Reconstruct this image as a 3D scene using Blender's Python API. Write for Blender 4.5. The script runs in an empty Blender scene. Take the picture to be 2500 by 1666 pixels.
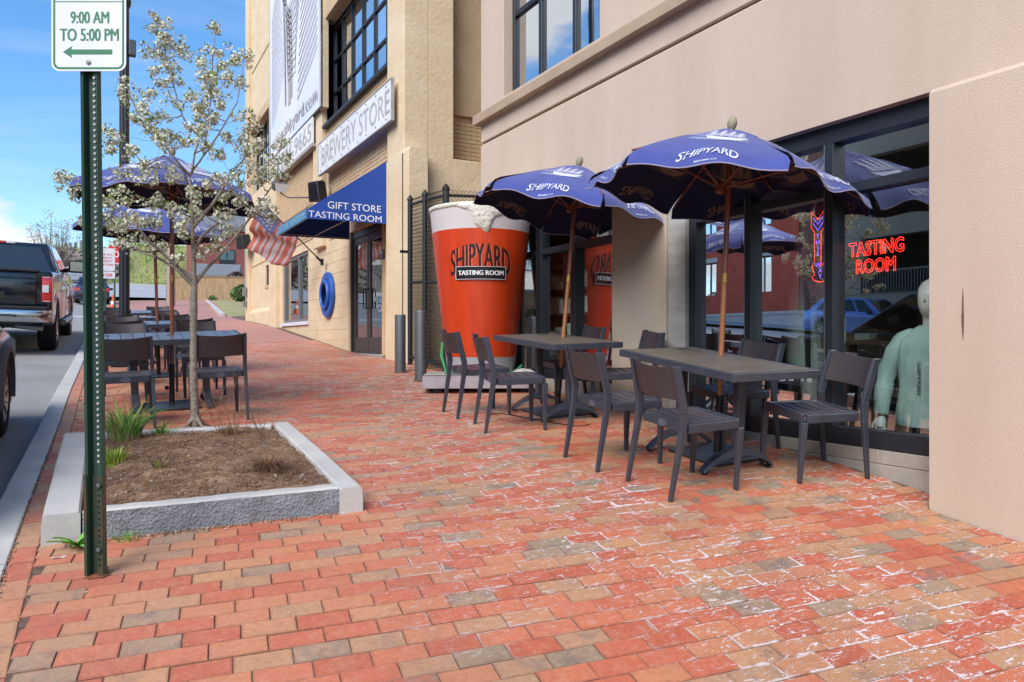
import bpy, bmesh, math, random
from math import radians as R, sin, cos, pi, atan, atan2, hypot
from mathutils import Vector, Matrix, Euler, noise
random.seed(7)
SC = bpy.context.scene
COL = SC.collection
# ------------------------------------------------------------------ camera
CZ = 1.1
YAW = math.atan(995/1805)
cam_d = bpy.data.cameras.new('camera'); cam = bpy.data.objects.new('camera', cam_d); COL.objects.link(cam)
cam_d.sensor_width = 36; cam_d.lens = 1805/2500*36; cam_d.clip_start = .05; cam_d.clip_end = 3000
cam.location = (0, 0, CZ); cam.rotation_euler = (R(90), 0, -YAW)
SC.camera = cam
# ------------------------------------------------------------------ world
W = bpy.data.worlds.new('World'); SC.world = W; W.use_nodes = True
SUN_EL, SUN_AZ = R(42), R(238)     # direction towards the sun: azimuth clockwise from +y
def build_world():
    nt = W.node_tree; N = nt.nodes; L = nt.links; N.clear()
    out = N.new('ShaderNodeOutputWorld'); bg = N.new('ShaderNodeBackground'); bg.inputs['Strength'].default_value = .105
    L.new(bg.outputs[0], out.inputs[0])
    sky = N.new('ShaderNodeTexSky'); sky.sky_type = 'NISHITA'; sky.sun_disc = False
    sky.sun_elevation = SUN_EL; sky.sun_rotation = SUN_AZ; sky.air_density = 1.0; sky.dust_density = .6; sky.ozone_density = 3.0
    tc = N.new('ShaderNodeTexCoord'); sep = N.new('ShaderNodeSeparateXYZ'); L.new(tc.outputs['Generated'], sep.inputs[0])
    def mth(op, a, b=None, c=None, clamp=False):
        n = N.new('ShaderNodeMath'); n.operation = op; n.use_clamp = clamp
        for i, q in enumerate((a, b, c)):
            if q is None: continue
            if isinstance(q, (int, float)): n.inputs[i].default_value = q
            else: L.new(q, n.inputs[i])
        return n.outputs[0]
    z = mth('MAXIMUM', sep.outputs[2], 0.0)
    # high thin cirrus on a flat layer
    den = mth('ADD', z, .12)
    cx = mth('DIVIDE', sep.outputs[0], den); cy = mth('DIVIDE', sep.outputs[1], den)
    cmb = N.new('ShaderNodeCombineXYZ'); L.new(cx, cmb.inputs[0]); L.new(mth('MULTIPLY', cy, 2.2), cmb.inputs[1])
    n1 = N.new('ShaderNodeTexNoise'); n1.inputs['Scale'].default_value = .55; n1.inputs['Detail'].default_value = 7; n1.inputs['Roughness'].default_value = .62; n1.inputs['Distortion'].default_value = .8
    L.new(cmb.outputs[0], n1.inputs['Vector'])
    cir = mth('MULTIPLY', mth('SMOOTHSTEP' if False else 'SUBTRACT', n1.outputs['Fac'], .46), 1.9, clamp=True)
    # puffy cumulus
    mp = N.new('ShaderNodeMapping'); mp.inputs['Scale'].default_value = (1, 1, 1.9); mp.inputs['Location'].default_value = (0.2, 5.1, 2.4)
    L.new(tc.outputs['Generated'], mp.inputs[0])
    n2 = N.new('ShaderNodeTexNoise'); n2.inputs['Scale'].default_value = 4.2; n2.inputs['Detail'].default_value = 8; n2.inputs['Roughness'].default_value = .56
    L.new(mp.outputs[0], n2.inputs['Vector'])
    # more cloud low over the horizon
    lowb = mth('MULTIPLY', mth('SUBTRACT', .19, z), 1.5)
    lowb = mth('MAXIMUM', lowb, -.02)
    fac = mth('ADD', n2.outputs['Fac'], lowb)
    for (dx, dy, dz), rad_, boost in (((-.472, .793, .385), .17, .30), ((-.13, .985, .115), .20, .28), ((.35, -.85, .40), .30, .2), ((-.85, -.1, .5), .3, .2), ((-.75, .45, .30), .25, .22), ((.5, .8, .45), .25, .2), ((-.3, -.75, .6), .25, .2)):
        d = N.new('ShaderNodeVectorMath'); d.operation = 'DISTANCE'; L.new(tc.outputs['Generated'], d.inputs[0]); l_ = (dx*dx+dy*dy+dz*dz)**.5; d.inputs[1].default_value = (dx/l_, dy/l_, dz/l_)
        fac = mth('ADD', fac, mth('MULTIPLY', mth('SUBTRACT', 1.0, mth('DIVIDE', d.outputs['Value'], rad_), clamp=True), boost))
    cum = mth('MULTIPLY', mth('SUBTRACT', fac, .63), 11.0, clamp=True)
    n3 = N.new('ShaderNodeTexNoise'); n3.inputs['Scale'].default_value = 9; n3.inputs['Detail'].default_value = 6
    L.new(mp.outputs[0], n3.inputs['Vector'])
    shade = mth('ADD', mth('MULTIPLY', n3.outputs['Fac'], 2.0), 2.9)
    ccol = N.new('ShaderNodeCombineColor')
    L.new(mth('MULTIPLY', shade, .98), ccol.inputs[0]); L.new(shade, ccol.inputs[1]); L.new(mth('MULTIPLY', shade, 1.05), ccol.inputs[2])
    # the blue of the clear part
    hs = N.new('ShaderNodeHueSaturation'); hs.inputs['Saturation'].default_value = 1.25; hs.inputs['Value'].default_value = 1.0
    L.new(sky.outputs[0], hs.inputs['Color'])
    m1 = N.new('ShaderNodeMix'); m1.data_type = 'RGBA'; L.new(mth('MULTIPLY', cir, .55), m1.inputs['Factor']); L.new(hs.outputs[0], m1.inputs['A']); m1.inputs['B'].default_value = (3.6, 4.0, 4.5, 1)
    m2 = N.new('ShaderNodeMix'); m2.data_type = 'RGBA'; L.new(cum, m2.inputs['Factor']); L.new(m1.outputs['Result'], m2.inputs['A']); L.new(ccol.outputs[0], m2.inputs['B'])
    L.new(m2.outputs['Result'], bg.inputs['Color'])
build_world()
sun_d = bpy.data.lights.new('sun', 'SUN'); sun = bpy.data.objects.new('sun', sun_d); COL.objects.link(sun)
sun_d.energy = 2.0; sun_d.angle = R(45); sun_d.color = (1, .965, .90)
sd = Vector((sin(SUN_AZ)*cos(SUN_EL), cos(SUN_AZ)*cos(SUN_EL), sin(SUN_EL)))
sun.rotation_euler = sd.to_track_quat('Z', 'Y').to_euler()
SC.view_settings.view_transform = 'Standard'; SC.view_settings.look = 'None'; SC.view_settings.gamma = 1; SC.view_settings.exposure = 1.2
SC.view_settings.use_curve_mapping = False
SC.render.engine = 'CYCLES'
SC.cycles.max_bounces = 7; SC.cycles.transparent_max_bounces = 14; SC.cycles.caustics_reflective = False; SC.cycles.caustics_refractive = False

# ------------------------------------------------------------------ terrain heights (metres)
TY = [-6,-3,0,1,2.19,2.71,3.03,4.35,7.5,10.9,12.4,14.3,15.4,16.5,19.4,21.1,24.3,26.9,34,45,58,80,95]
TZ = [-1.0,-.65,-.25,-.12,.04,.115,.17,.315,.53,.77,.815,.89,.97,1.07,1.32,1.47,1.68,1.84,2.33,3.12,4.05,6.5,7.6]
_h = [TY[i+1]-TY[i] for i in range(len(TY)-1)]; _d = [(TZ[i+1]-TZ[i])/_h[i] for i in range(len(_h))]
_m = [_d[0]]+[(3*(_h[i-1]+_h[i]))/((2*_h[i]+_h[i-1])/_d[i-1]+(_h[i]+2*_h[i-1])/_d[i]) for i in range(1, len(_h))]+[_d[-1]]
def base(y):
    if y <= TY[0]: return TZ[0]+max(-8, (y-TY[0]))*.05
    if y >= TY[-1]: return TZ[-1]
    i = 0
    while y > TY[i+1]: i += 1
    t = (y-TY[i])/_h[i]
    return (2*t**3-3*t*t+1)*TZ[i]+(t**3-2*t*t+t)*_h[i]*_m[i]+(-2*t**3+3*t*t)*TZ[i+1]+(t**3-t*t)*_h[i]*_m[i+1]
def base2(y):
    if y < 10.9 or y > 19.4: return base(y)
    t = (y-10.9)/8.5; return .77+.55*(t*.78+.22*t*t)
def gz(x, y):
    k = min(1, max(0, (x-.6)/2.8)); b = base(y)
    if 10.9 < y < 19.4: b = base2(y)*(1-k)+b*k
    return b+.04*(min(x, 7)-4.5)
def kx(y): return -.385+.008*(min(y, 60)-3.9)
def reveal(y): return .12-.075*min(1, max(0, (y-5)/9))
def rz(x, y):
    k = kx(y)-.15
    return gz(k, y)-reveal(y)+.018*max(0, min(14, k-x))
def slope_rot(x, y, f=gz):
    e = .3
    n = Vector((-(f(x+e, y)-f(x-e, y))/(2*e), -(f(x, y+e)-f(x, y-e))/(2*e), 1)).normalized()
    return Vector((0, 0, 1)).rotation_difference(n)

# ------------------------------------------------------------------ materials
def _nt(name):
    m = bpy.data.materials.new(name); m.use_nodes = True
    nt = m.node_tree; b = nt.nodes['Principled BSDF']
    return m, nt, nt.nodes, nt.links, b
def lin(c):
    if isinstance(c, str):
        c = [int(c[i:i+2], 16)/255 for i in (0, 2, 4)]
        c = [x/12.92 if x <= .04045 else ((x+.055)/1.055)**2.4 for x in c]
    return (c[0], c[1], c[2], 1)
def mat(name, c, rough=.6, metal=0, c2=None, scale=4, bump=0, bscale=60, coat=0, spec=.5, stretch=(1, 1, 1), detail=6, cut=(.35, .65), speck=None, speck_scale=300, sheen=0, world=False, bdist=.01, lowfac=None):
    m, nt, N, L, b = _nt(name)
    c = lin(c)
    b.inputs['Base Color'].default_value = c; b.inputs['Roughness'].default_value = rough; b.inputs['Metallic'].default_value = metal
    b.inputs['Coat Weight'].default_value = coat; b.inputs['Coat Roughness'].default_value = .06; b.inputs['Specular IOR Level'].default_value = spec
    if sheen: b.inputs['Sheen Weight'].default_value = sheen
    if world:
        g = N.new('ShaderNodeNewGeometry'); vec = g.outputs['Position']
    else:
        tc = N.new('ShaderNodeTexCoord'); vec = tc.outputs['Object']
    if c2 is not None:
        mp = N.new('ShaderNodeMapping'); mp.inputs['Scale'].default_value = stretch; L.new(vec, mp.inputs[0])
        n = N.new('ShaderNodeTexNoise'); n.inputs['Scale'].default_value = scale; n.inputs['Detail'].default_value = detail; n.inputs['Roughness'].default_value = .6
        L.new(mp.outputs[0], n.inputs['Vector'])
        r = N.new('ShaderNodeMapRange'); r.inputs['From Min'].default_value = cut[0]; r.inputs['From Max'].default_value = cut[1]; L.new(n.outputs['Fac'], r.inputs['Value'])
        mx = N.new('ShaderNodeMix'); mx.data_type = 'RGBA'; L.new(r.outputs[0], mx.inputs['Factor']); mx.inputs['A'].default_value = c; mx.inputs['B'].default_value = lin(c2)
        last = mx.outputs['Result']
        if speck is not None:
            n4 = N.new('ShaderNodeTexNoise'); n4.inputs['Scale'].default_value = speck_scale; n4.inputs['Detail'].default_value = 2; L.new(vec, n4.inputs['Vector'])
            r4 = N.new('ShaderNodeMapRange'); r4.inputs['From Min'].default_value = .62; r4.inputs['From Max'].default_value = .70; L.new(n4.outputs['Fac'], r4.inputs['Value'])
            m4 = N.new('ShaderNodeMix'); m4.data_type = 'RGBA'; L.new(r4.outputs[0], m4.inputs['Factor']); L.new(last, m4.inputs['A']); m4.inputs['B'].default_value = lin(speck)
            last = m4.outputs['Result']
        L.new(last, b.inputs['Base Color'])
    if bump:
        n2 = N.new('ShaderNodeTexNoise'); n2.inputs['Scale'].default_value = bscale; n2.inputs['Detail'].default_value = 5; L.new(vec, n2.inputs['Vector'])
        bp = N.new('ShaderNodeBump'); bp.inputs['Strength'].default_value = bump; bp.inputs['Distance'].default_value = bdist; L.new(n2.outputs['Fac'], bp.inputs['Height']); L.new(bp.outputs[0], b.inputs['Normal'])
    return m
def glass(name, tint=(.6, .75, .72), k=1.6, add=.03, rough=0.0, wob=0):
    m, nt, N, L, b = _nt(name); N.remove(b)
    o = N['Material Output']; tr = N.new('ShaderNodeBsdfTransparent'); tr.inputs[0].default_value = (*tint, 1)
    gl = N.new('ShaderNodeBsdfGlossy'); gl.inputs['Roughness'].default_value = rough; gl.inputs['Color'].default_value = (.93, .97, 1, 1)
    fr = N.new('ShaderNodeFresnel'); fr.inputs['IOR'].default_value = 1.5
    mm = N.new('ShaderNodeMath'); mm.operation = 'MULTIPLY_ADD'; mm.use_clamp = True; L.new(fr.outputs[0], mm.inputs[0]); mm.inputs[1].default_value = k; mm.inputs[2].default_value = add
    mx = N.new('ShaderNodeMixShader'); L.new(mm.outputs[0], mx.inputs[0]); L.new(tr.outputs[0], mx.inputs[1]); L.new(gl.outputs[0], mx.inputs[2]); L.new(mx.outputs[0], o.inputs[0])
    if wob:
        g = N.new('ShaderNodeNewGeometry'); n = N.new('ShaderNodeTexNoise'); n.inputs['Scale'].default_value = 1.3; L.new(g.outputs['Position'], n.inputs['Vector'])
        bp = N.new('ShaderNodeBump'); bp.inputs['Strength'].default_value = wob; bp.inputs['Distance'].default_value = .02; L.new(n.outputs['Fac'], bp.inputs['Height']); L.new(bp.outputs[0], gl.inputs['Normal']); 
    return m
def emit(name, c, s):
    m, nt, N, L, b = _nt(name); b.inputs['Base Color'].default_value = (0, 0, 0, 1); b.inputs['Emission Color'].default_value = lin(c); b.inputs['Emission Strength'].default_value = s
    return m

def brick_mat(name, per_object, fade=False):
    m, nt, N, L, b = _nt(name)
    geo = N.new('ShaderNodeNewGeometry')
    if per_object:
        oi = N.new('ShaderNodeObjectInfo'); rnd = oi.outputs['Random']
    else:
        at = N.new('ShaderNodeAttribute'); at.attribute_name = 'rnd'; rnd = at.outputs['Fac']
    def mth(op, a, b2=None, c=None, clamp=False):
        n = N.new('ShaderNodeMath'); n.operation = op; n.use_clamp = clamp
        for i, q in enumerate((a, b2, c)):
            if q is None: continue
            if isinstance(q, (int, float)): n.inputs[i].default_value = q
            else: L.new(q, n.inputs[i])
        return n.outputs[0]
    def noi(scale, det, vec, ro=.55, dist=0):
        n = N.new('ShaderNodeTexNoise'); n.inputs['Scale'].default_value = scale; n.inputs['Detail'].default_value = det; n.inputs['Roughness'].default_value = ro; n.inputs['Distortion'].default_value = dist
        L.new(vec, n.inputs['Vector']); return n.outputs['Fac']
    def mix(f, a, c):
        n = N.new('ShaderNodeMix'); n.data_type = 'RGBA'
        if isinstance(f, float): n.inputs['Factor'].default_value = f
        else: L.new(f, n.inputs['Factor'])
        for k, q in (('A', a), ('B', c)):
            if isinstance(q, tuple): n.inputs[k].default_value = q
            else: L.new(q, n.inputs[k])
        return n.outputs['Result']
    def rng(v, a, c, smooth=False):
        n = N.new('ShaderNodeMapRange'); n.inputs['From Min'].default_value = a; n.inputs['From Max'].default_value = c; L.new(v, n.inputs['Value'])
        if smooth: n.interpolation_type = 'SMOOTHSTEP'
        return n.outputs[0]
    P = geo.outputs['Position']
    cr = N.new('ShaderNodeValToRGB'); cr.color_ramp.interpolation = 'CONSTANT'
    stops = [(0, 'BE6246'), (.15, 'C46E4E'), (.30, 'B75A3F'), (.43, 'C27B57'), (.55, 'BD835E'), (.66, 'B58864'), (.76, 'AE8767'), (.84, 'BC8B62'), (.91, '9C856D'), (.96, '908169'), (.975, 'BE5F46')]
    e = cr.color_ramp.elements
    e[0].position = 0; e[0].color = lin(stops[0][1]); e[1].position = stops[1][0]; e[1].color = lin(stops[1][1])
    for p, c in stops[2:]:
        q = e.new(p); q.color = lin(c)
    L.new(rnd, cr.inputs[0])
    col = cr.outputs[0]
    # tone differences inside a brick: burnt ends, warm hearts
    off = N.new('ShaderNodeVectorMath'); off.operation = 'ADD'; L.new(P, off.inputs[0])
    sc = N.new('ShaderNodeCombineXYZ'); L.new(mth('MULTIPLY', rnd, 37.0), sc.inputs[0]); L.new(mth('MULTIPLY', rnd, 91.0), sc.inputs[1]); L.new(sc.outputs[0], off.inputs[1])
    v = off.outputs[0]
    t1 = noi(9, 4, v)
    isgrey = rng(rnd, .66, .97)
    f1 = mth('MULTIPLY', rng(t1, .50, .66), mth('ADD', mth('MULTIPLY', isgrey, .75), .12))
    col = mix(f1, col, lin('756860'))
    f2 = mth('MULTIPLY', rng(noi(14, 5, v), .45, .7), .30)
    col = mix(f2, col, lin('C48A68'))
    # right-hand end of the pavement is warmer, dustier towards the kerb
    sp = N.new('ShaderNodeSeparateXYZ'); L.new(P, sp.inputs[0])
    dust = rng(sp.outputs[0], 2.4, -.3)
    col = mix(mth('MULTIPLY', dust, .16), col, lin('CFA691'))
    far = rng(sp.outputs[1], 7, 14)
    col = mix(mth('MULTIPLY', far, .25), col, lin('B97F74'))
    g1 = noi(38, 6, v, .7); g2 = noi(150, 4, P, .6)
    col = mix(mth('MULTIPLY', rng(g1, .52, .72), .35), col, lin('8E4C3C'))
    col = mix(mth('MULTIPLY', rng(g1, .48, .30), .30), col, lin('D3A188'))
    col = mix(mth('MULTIPLY', rng(g2, .55, .68), .30), col, lin('7C4A3C'))
    col = mix(mth('MULTIPLY', rng(noi(1.3, 4, P), .50, .70), .28), col, lin('7A5C4E'))
    # speckle pits
    pit = rng(noi(220, 2, P), .66, .72)
    col = mix(mth('MULTIPLY', pit, .45), col, lin('6A3A30'))
    # efflorescence: flat white crust that keeps to brick edges and sweeps
    uv = N.new('ShaderNodeUVMap'); uv.uv_map = 'UVMap'; us = N.new('ShaderNodeSeparateXYZ'); L.new(uv.outputs[0], us.inputs[0])
    ex = mth('MINIMUM', us.outputs[0], mth('SUBTRACT', 1.0, us.outputs[0])); ey = mth('MINIMUM', us.outputs[1], mth('SUBTRACT', 1.0, us.outputs[1]))
    edge = mth('MINIMUM', mth('MULTIPLY', ex, 2.0), ey)      # 0 at the rim
    wob = noi(26, 4, P)
    rim = mth('SUBTRACT', 1.0, rng(mth('SUBTRACT', edge, mth('MULTIPLY', mth('SUBTRACT', wob, .5), .35)), .015, .075), clamp=True)
    rimk = rng(noi(4.5, 2, v, .5), .54, .60)
    dirt = mth('SUBTRACT', 1.0, rng(mth('SUBTRACT', edge, mth('MULTIPLY', mth('SUBTRACT', wob, .45), .20)), .0, .07), clamp=True)
    col = mix(mth('MULTIPLY', dirt, .30), col, lin('5E4034'))
    rim = mth('MULTIPLY', rim, rimk)
    mpp = N.new('ShaderNodeMapping'); mpp.inputs['Rotation'].default_value = (0, 0, R(28)); mpp.inputs['Scale'].default_value = (1, 3.6, 1); L.new(P, mpp.inputs[0])
    sw = rng(noi(13, 6, mpp.outputs[0], .70, 1.2), .572, .600)
    sp2 = rng(noi(120, 3, P, .6), .62, .66)
    zone = N.new('ShaderNodeTexNoise'); zone.inputs['Scale'].default_value = .75; zone.inputs['Detail'].default_value = 3; L.new(P, zone.inputs['Vector'])
    xr = rng(sp.outputs[0], .9, 2.6, True)
    ynear = mth('SUBTRACT', 1.0, mth('MULTIPLY', rng(sp.outputs[1], 8, 18), .2))
    strip = mth('MULTIPLY', rng(mth('SUBTRACT', sp.outputs[0], mth('MULTIPLY', sp.outputs[1], .02)), .6, 1.5, True), .6)
    zz = mth('MULTIPLY', mth('MULTIPLY', mth('MAXIMUM', xr, strip), rng(zone.outputs['Fac'], .36, .52)), ynear)
    wh = mth('MAXIMUM', mth('MULTIPLY', mth('MAXIMUM', mth('MULTIPLY', rim, .85), sw), zz), mth('MULTIPLY', sp2, mth('MULTIPLY', zz, .75)), clamp=True)
    col = mix(mth('MULTIPLY', wh, .95), col, lin('DCD4D4'))
    L.new(col, b.inputs['Base Color'])
    L.new(mth('ADD', mth('MULTIPLY', wh, .25), .62), b.inputs['Roughness']); b.inputs['Specular IOR Level'].default_value = .35
    bp = N.new('ShaderNodeBump'); bp.inputs['Strength'].default_value = .6; bp.inputs['Distance'].default_value = .005
    L.new(mth('ADD', mth('ADD', noi(90, 6, P), mth('MULTIPLY', t1, .8)), mth('MULTIPLY', wh, .6)), bp.inputs['Height']); L.new(bp.outputs[0], b.inputs['Normal'])
    return m

M = {}
M['brick'] = brick_mat('paver_brick', True)
M['brick_far'] = brick_mat('paver_brick_field', False)
M['joint'] = mat('joint_sand', '5A473B', .95, c2='7E6653', scale=30, bump=.6, bscale=200)
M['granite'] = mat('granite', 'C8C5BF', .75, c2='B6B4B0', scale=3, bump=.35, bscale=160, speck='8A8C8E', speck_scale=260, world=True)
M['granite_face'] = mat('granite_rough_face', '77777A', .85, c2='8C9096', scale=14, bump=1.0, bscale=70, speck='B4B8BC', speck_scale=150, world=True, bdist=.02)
M['asphalt'] = mat('asphalt', '8C8A88', .9, c2='9A9896', scale=1.2, bump=.6, bscale=260, speck='BEBBB8', speck_scale=240, world=True)
M['roadfar'] = mat('pale_asphalt', 'A5A5A8', .9, c2='98989B', scale=.5, bump=.2, bscale=60, world=True)
M['soil'] = mat('soil', '64493A', .98, c2='A5866C', scale=6, cut=(.40, .62), bump=1.0, bscale=90, speck='A08A76', speck_scale=120, bdist=.02)
M['mulch'] = mat('mulch', '6B4C38', .95, c2='9A7656', scale=40)
M['pebble'] = mat('pebble', '8E7E6E', .8, c2='B5A595', scale=20)
M['stucco'] = mat('taupe_precast', 'BDA896', .88, c2='C8B4A3', scale=1.5, stretch=(1, 1, .18), cut=(.34, .68), bump=.4, bscale=120, speck='AA8E78', speck_scale=130, world=True)
M['stucco_low'] = mat('taupe_precast_pier', 'B8A894', .88, c2='A79D92', scale=1.1, stretch=(1, 1, .6), bump=.15, bscale=170, world=True)
M['ledge'] = mat('precast_ledge', 'AC9680', .85, c2='A08A74', scale=2.5, bump=.15, bscale=120, world=True)
M['concrete'] = mat('grey_concrete', 'A9A8A4', .9, c2='95948F', scale=2.5, stretch=(1, 1, 4), bump=.4, bscale=60, world=True)
M['block'] = mat('pale_block', 'A8A198', .9, c2='96908A', scale=5, bump=.3, bscale=120, world=True)
M['mortar'] = mat('mortar', 'B9B3AA', .95, c2='A49D94', scale=8, bump=.3)
M['yellow'] = mat('yellow_painted_concrete', 'DAC6A6', .82, c2='CFB894', scale=1.6, stretch=(1, 1, 1.6), bump=.4, bscale=16, world=True, speck='CBA77C', speck_scale=70, bdist=.02)
M['yellow_dk'] = mat('tan_painted_concrete', 'C8B08E', .85, c2='BDA27E', scale=1.8, bump=.6, bscale=14, world=True, bdist=.02)
M['yellow_brick'] = mat('tan_painted_brick', 'CCB18C', .85, c2='C2A47E', scale=5, bump=.5, bscale=50, world=True)
M['dark_frame'] = mat('charcoal_aluminium', '2A2D33', .45, metal=.3, c2='30343B', scale=3)
M['frame_lt'] = mat('grey_aluminium', '8B8C8C', .4, metal=.6)
M['door_brown'] = mat('bronze_door', '4A4340', .45, metal=.3)
M['glass'] = glass('storefront_glass', (.93, .985, .965), 2.5, .13, wob=.012)
M['glass_b'] = glass('side_storefront_glass', (.86, .92, .90), .36, .0, wob=.012)
M['glass_sky'] = glass('upper_window_glass', (.6, .68, .7), 1.6, .58, wob=.03)
M['glass_old'] = glass('factory_window_glass', (.40, .48, .46), 1.6, .5, wob=.10)
M['glass_door'] = glass('door_glass', (.75, .8, .8), 1.6, .08, wob=.02)
M['glass_car'] = glass('car_glass', (.22, .27, .27), 1.8, .10)
M['dark_in'] = mat('dark_interior', '1D211F', .9, c2='2A2E2B', scale=2)
M['in_floor'] = mat('interior_floor', 'A08468', .6, c2='B39878', scale=3)
M['in_wall'] = mat('interior_wall', '98A29A', .9, c2='A6B0A6', scale=1)
M['red_panel'] = mat('red_interior_panel', '8A1009', .5, c2='760D07', scale=1)
M['charcoal'] = mat('charcoal_powdercoat', '3A3D46', .38, metal=.1, c2='434751', scale=8, bump=.05, bscale=400, spec=.5)
M['charcoal_back'] = mat('charcoal_backrest', '423A3C', .45, metal=.05, c2='3B3437', scale=6, spec=.5)
M['slat'] = mat('brown_grey_slat', '786D60', .40, c2='5E564E', scale=5, stretch=(1, 12, 1), bump=.15, bscale=90, spec=.6)
M['slat_sky'] = mat('sky_tinted_slat', '6A707C', .34, c2='5F6470', scale=5, spec=.6)  # slat with the sky's blue-grey sheen put into its colour
M['seat_slat'] = mat('seat_slat', '5C565A', .42, c2='504A4F', scale=8)
M['black'] = mat('black_metal', '15161A', .45, metal=.2)
M['vinyl'] = mat('black_vinyl', '17191C', .55)
M['lamp_black'] = mat('lamp_post_paint', '1E222B', .42, metal=.1, spec=.6)
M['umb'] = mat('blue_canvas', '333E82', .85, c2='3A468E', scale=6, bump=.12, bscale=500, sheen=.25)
M['umb_shade'] = mat('canvas_painted_shade', '12163C', .9)  # same canvas, darkened in the colour for the shade under the canopy
M['piping'] = mat('grey_piping', '9A92A8', .8)
M['print'] = mat('white_print', 'C4C8DC', .7)
M['print_in'] = mat('print_show_through', '7A675C', .8)
M['wood'] = mat('varnished_pole', '6E3520', .4, c2='84452A', scale=4, stretch=(6, 6, .6), coat=.3)
M['wood_lt'] = mat('bare_pole', 'A0683F', .5, c2='8E5832', scale=4, stretch=(6, 6, .6))
M['brass'] = mat('brass_ferrule', 'A88444', .35, metal=.8)
M['finial'] = mat('weathered_finial', '98927A', .7, c2='857E66', scale=10)
M['cup_red'] = mat('red_cup_paint', 'CC4012', .42, c2='BC360E', scale=3, stretch=(3, 3, .3), bump=.03, bscale=9, coat=.25, spec=.5)
M['cup_white'] = mat('cup_clear_band', 'CFC7C4', .35, c2='C4BCBA', scale=2)
M['foam'] = mat('foam', 'DAD6CA', .9, c2='CCC6B8', scale=6, bump=.9, bscale=26, speck='857C66', speck_scale=38, bdist=.02)
M['cup_base'] = mat('cup_base_silver', 'A7A6AC', .4, metal=.2)
M['ink'] = mat('dark_lettering', '2B1512', .5)
M['ink_line'] = mat('red_outline', 'E8705A', .5)
M['plaque'] = mat('black_plaque', '15141A', .4)
M['white'] = mat('white_paint', 'E6E6EA', .5)
M['deck'] = mat('corrugated_deck', 'C4C2B6', .6, c2='A8A596', scale=5)
M['deck_side'] = mat('deck_side', 'ADA4A8', .7, c2='988F94', scale=6)
M['rope'] = mat('green_rope', '3E9A62', .7)
M['steel'] = mat('galvanised_steel', '85888C', .45, metal=.7, c2='6F7276', scale=4, stretch=(1, 1, .2))
M['awning'] = mat('blue_awning', '1B479C', .7, c2='1A4294', scale=3, bump=.05, bscale=300)
M['awning_val'] = mat('faded_valance', '4C86A8', .8, c2='3F77A0', scale=20)
M['awning_txt'] = mat('faded_lettering', '9CC3CF', .8)
M['sign_white'] = mat('sign_white', 'D9DAE0', .5, c2='CCCDD4', scale=3)
M['sign_faded'] = mat('faded_sign_board', 'D3D4D6', .55, c2='E3E2DE', scale=2)
M['sign_grey'] = mat('faded_sign_text', 'A09CA0', .6, c2='B4AEB0', scale=4)
M['banner'] = mat('banner_white', 'E0E0E2', .6, c2='CFD6E4', scale=.35)
M['banner_ink'] = mat('banner_ink', 'B4AEB0', .7, c2='A59C9E', scale=2)
M['green_sign'] = mat('sign_green', '136B45', .5)
M['post_green'] = mat('green_post_paint', '1F3A2E', .5, c2='2B4A3B', scale=5, stretch=(1, 1, .15))
M['post_rust'] = mat('green_post_rusty', '2C3A28', .7, c2='6E3A20', scale=7, stretch=(1, 1, .4), cut=(.48, .68))
M['rust'] = mat('rust', '6A3A24', .9, c2='8A5236', scale=20)
M['bark'] = mat('smooth_bark', '93897C', .85, c2='75695C', scale=16, stretch=(1, 1, 2.5), bump=.6, bscale=40, world=True)
M['twig'] = mat('twig_bark', '6B5547', .9)
M['petal'] = mat('white_petal', 'DEDCCC', .7, c2='C2C0A6', scale=25, world=True)
M['anther'] = mat('flower_centre', '8E7F5C', .8)
M['leaf'] = mat('young_leaf', '93AE45', .6, c2='729438', scale=12, world=True)
M['grass'] = mat('grass_blade', '5C9A32', .6, c2='7DB84A', scale=9, world=True)
M['grass2'] = mat('fresh_shoot', '9CAA3C', .7, c2='7E9A38', scale=9, world=True)
M['dry'] = mat('dry_grass', 'A07F5E', .9, c2='7C5F48', scale=30, world=True)
M['lawn'] = mat('lawn', '84864A', .95, c2='A89A72', scale=.8, bump=.8, bscale=12, world=True)
M['hillside'] = mat('scrubby_slope', '7B8050', .95, c2='95915F', scale=.6, bump=1, bscale=3, world=True, bdist=.1)
M['rock'] = mat('rock', '8E8378', .9, c2='6E665E', scale=4, bump=.8, bscale=8, world=True, bdist=.05)
M['fence_wood'] = mat('cedar_board', 'B08F68', .85, c2='8F7455', scale=3, stretch=(3, 3, .5), world=True)
M['red_brick'] = mat('red_brick_wall', '8C5046', .9, c2='7C443A', scale=4, world=True)
M['red_brick_opp'] = mat('opposite_red_brick', 'C45A42', .9, c2='B44E38', scale=2, world=True)
M['opp_dark'] = mat('opposite_brown_brick', '8E6656', .9, c2='7E5A4C', scale=6, world=True)
M['opp_stucco'] = mat('opposite_stucco', 'CFC6B0', .9, c2='C4BAA4', scale=2, world=True)
M['opp_base'] = mat('opposite_base_wall', 'C6C0B8', .9, c2='B8B2AA', scale=2, world=True)
M['siding'] = mat('white_siding', 'E8EAEC', .7)
M['shingle'] = mat('grey_shingle', '74777C', .9, c2='63666B', scale=8, world=True)
M['pole_wood'] = mat('weathered_utility_pole', '8F7C6E', .95, c2='A99A8C', scale=5, stretch=(5, 5, .4), world=True)
M['navy'] = mat('navy_car_paint', '0E1624', .22, metal=.35, coat=1, spec=.6)
M['brown_car'] = mat('dark_bronze_car_paint', '2E211C', .2, metal=.55, coat=1)
M['blue_car'] = mat('blue_car_paint', '79A2EE', .25, metal=.3, coat=1)
M['chrome'] = mat('chrome', 'B8BBC0', .14, metal=1)
M['alloy'] = mat('alloy_wheel', 'A9A4A0', .28, metal=.9)
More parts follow.
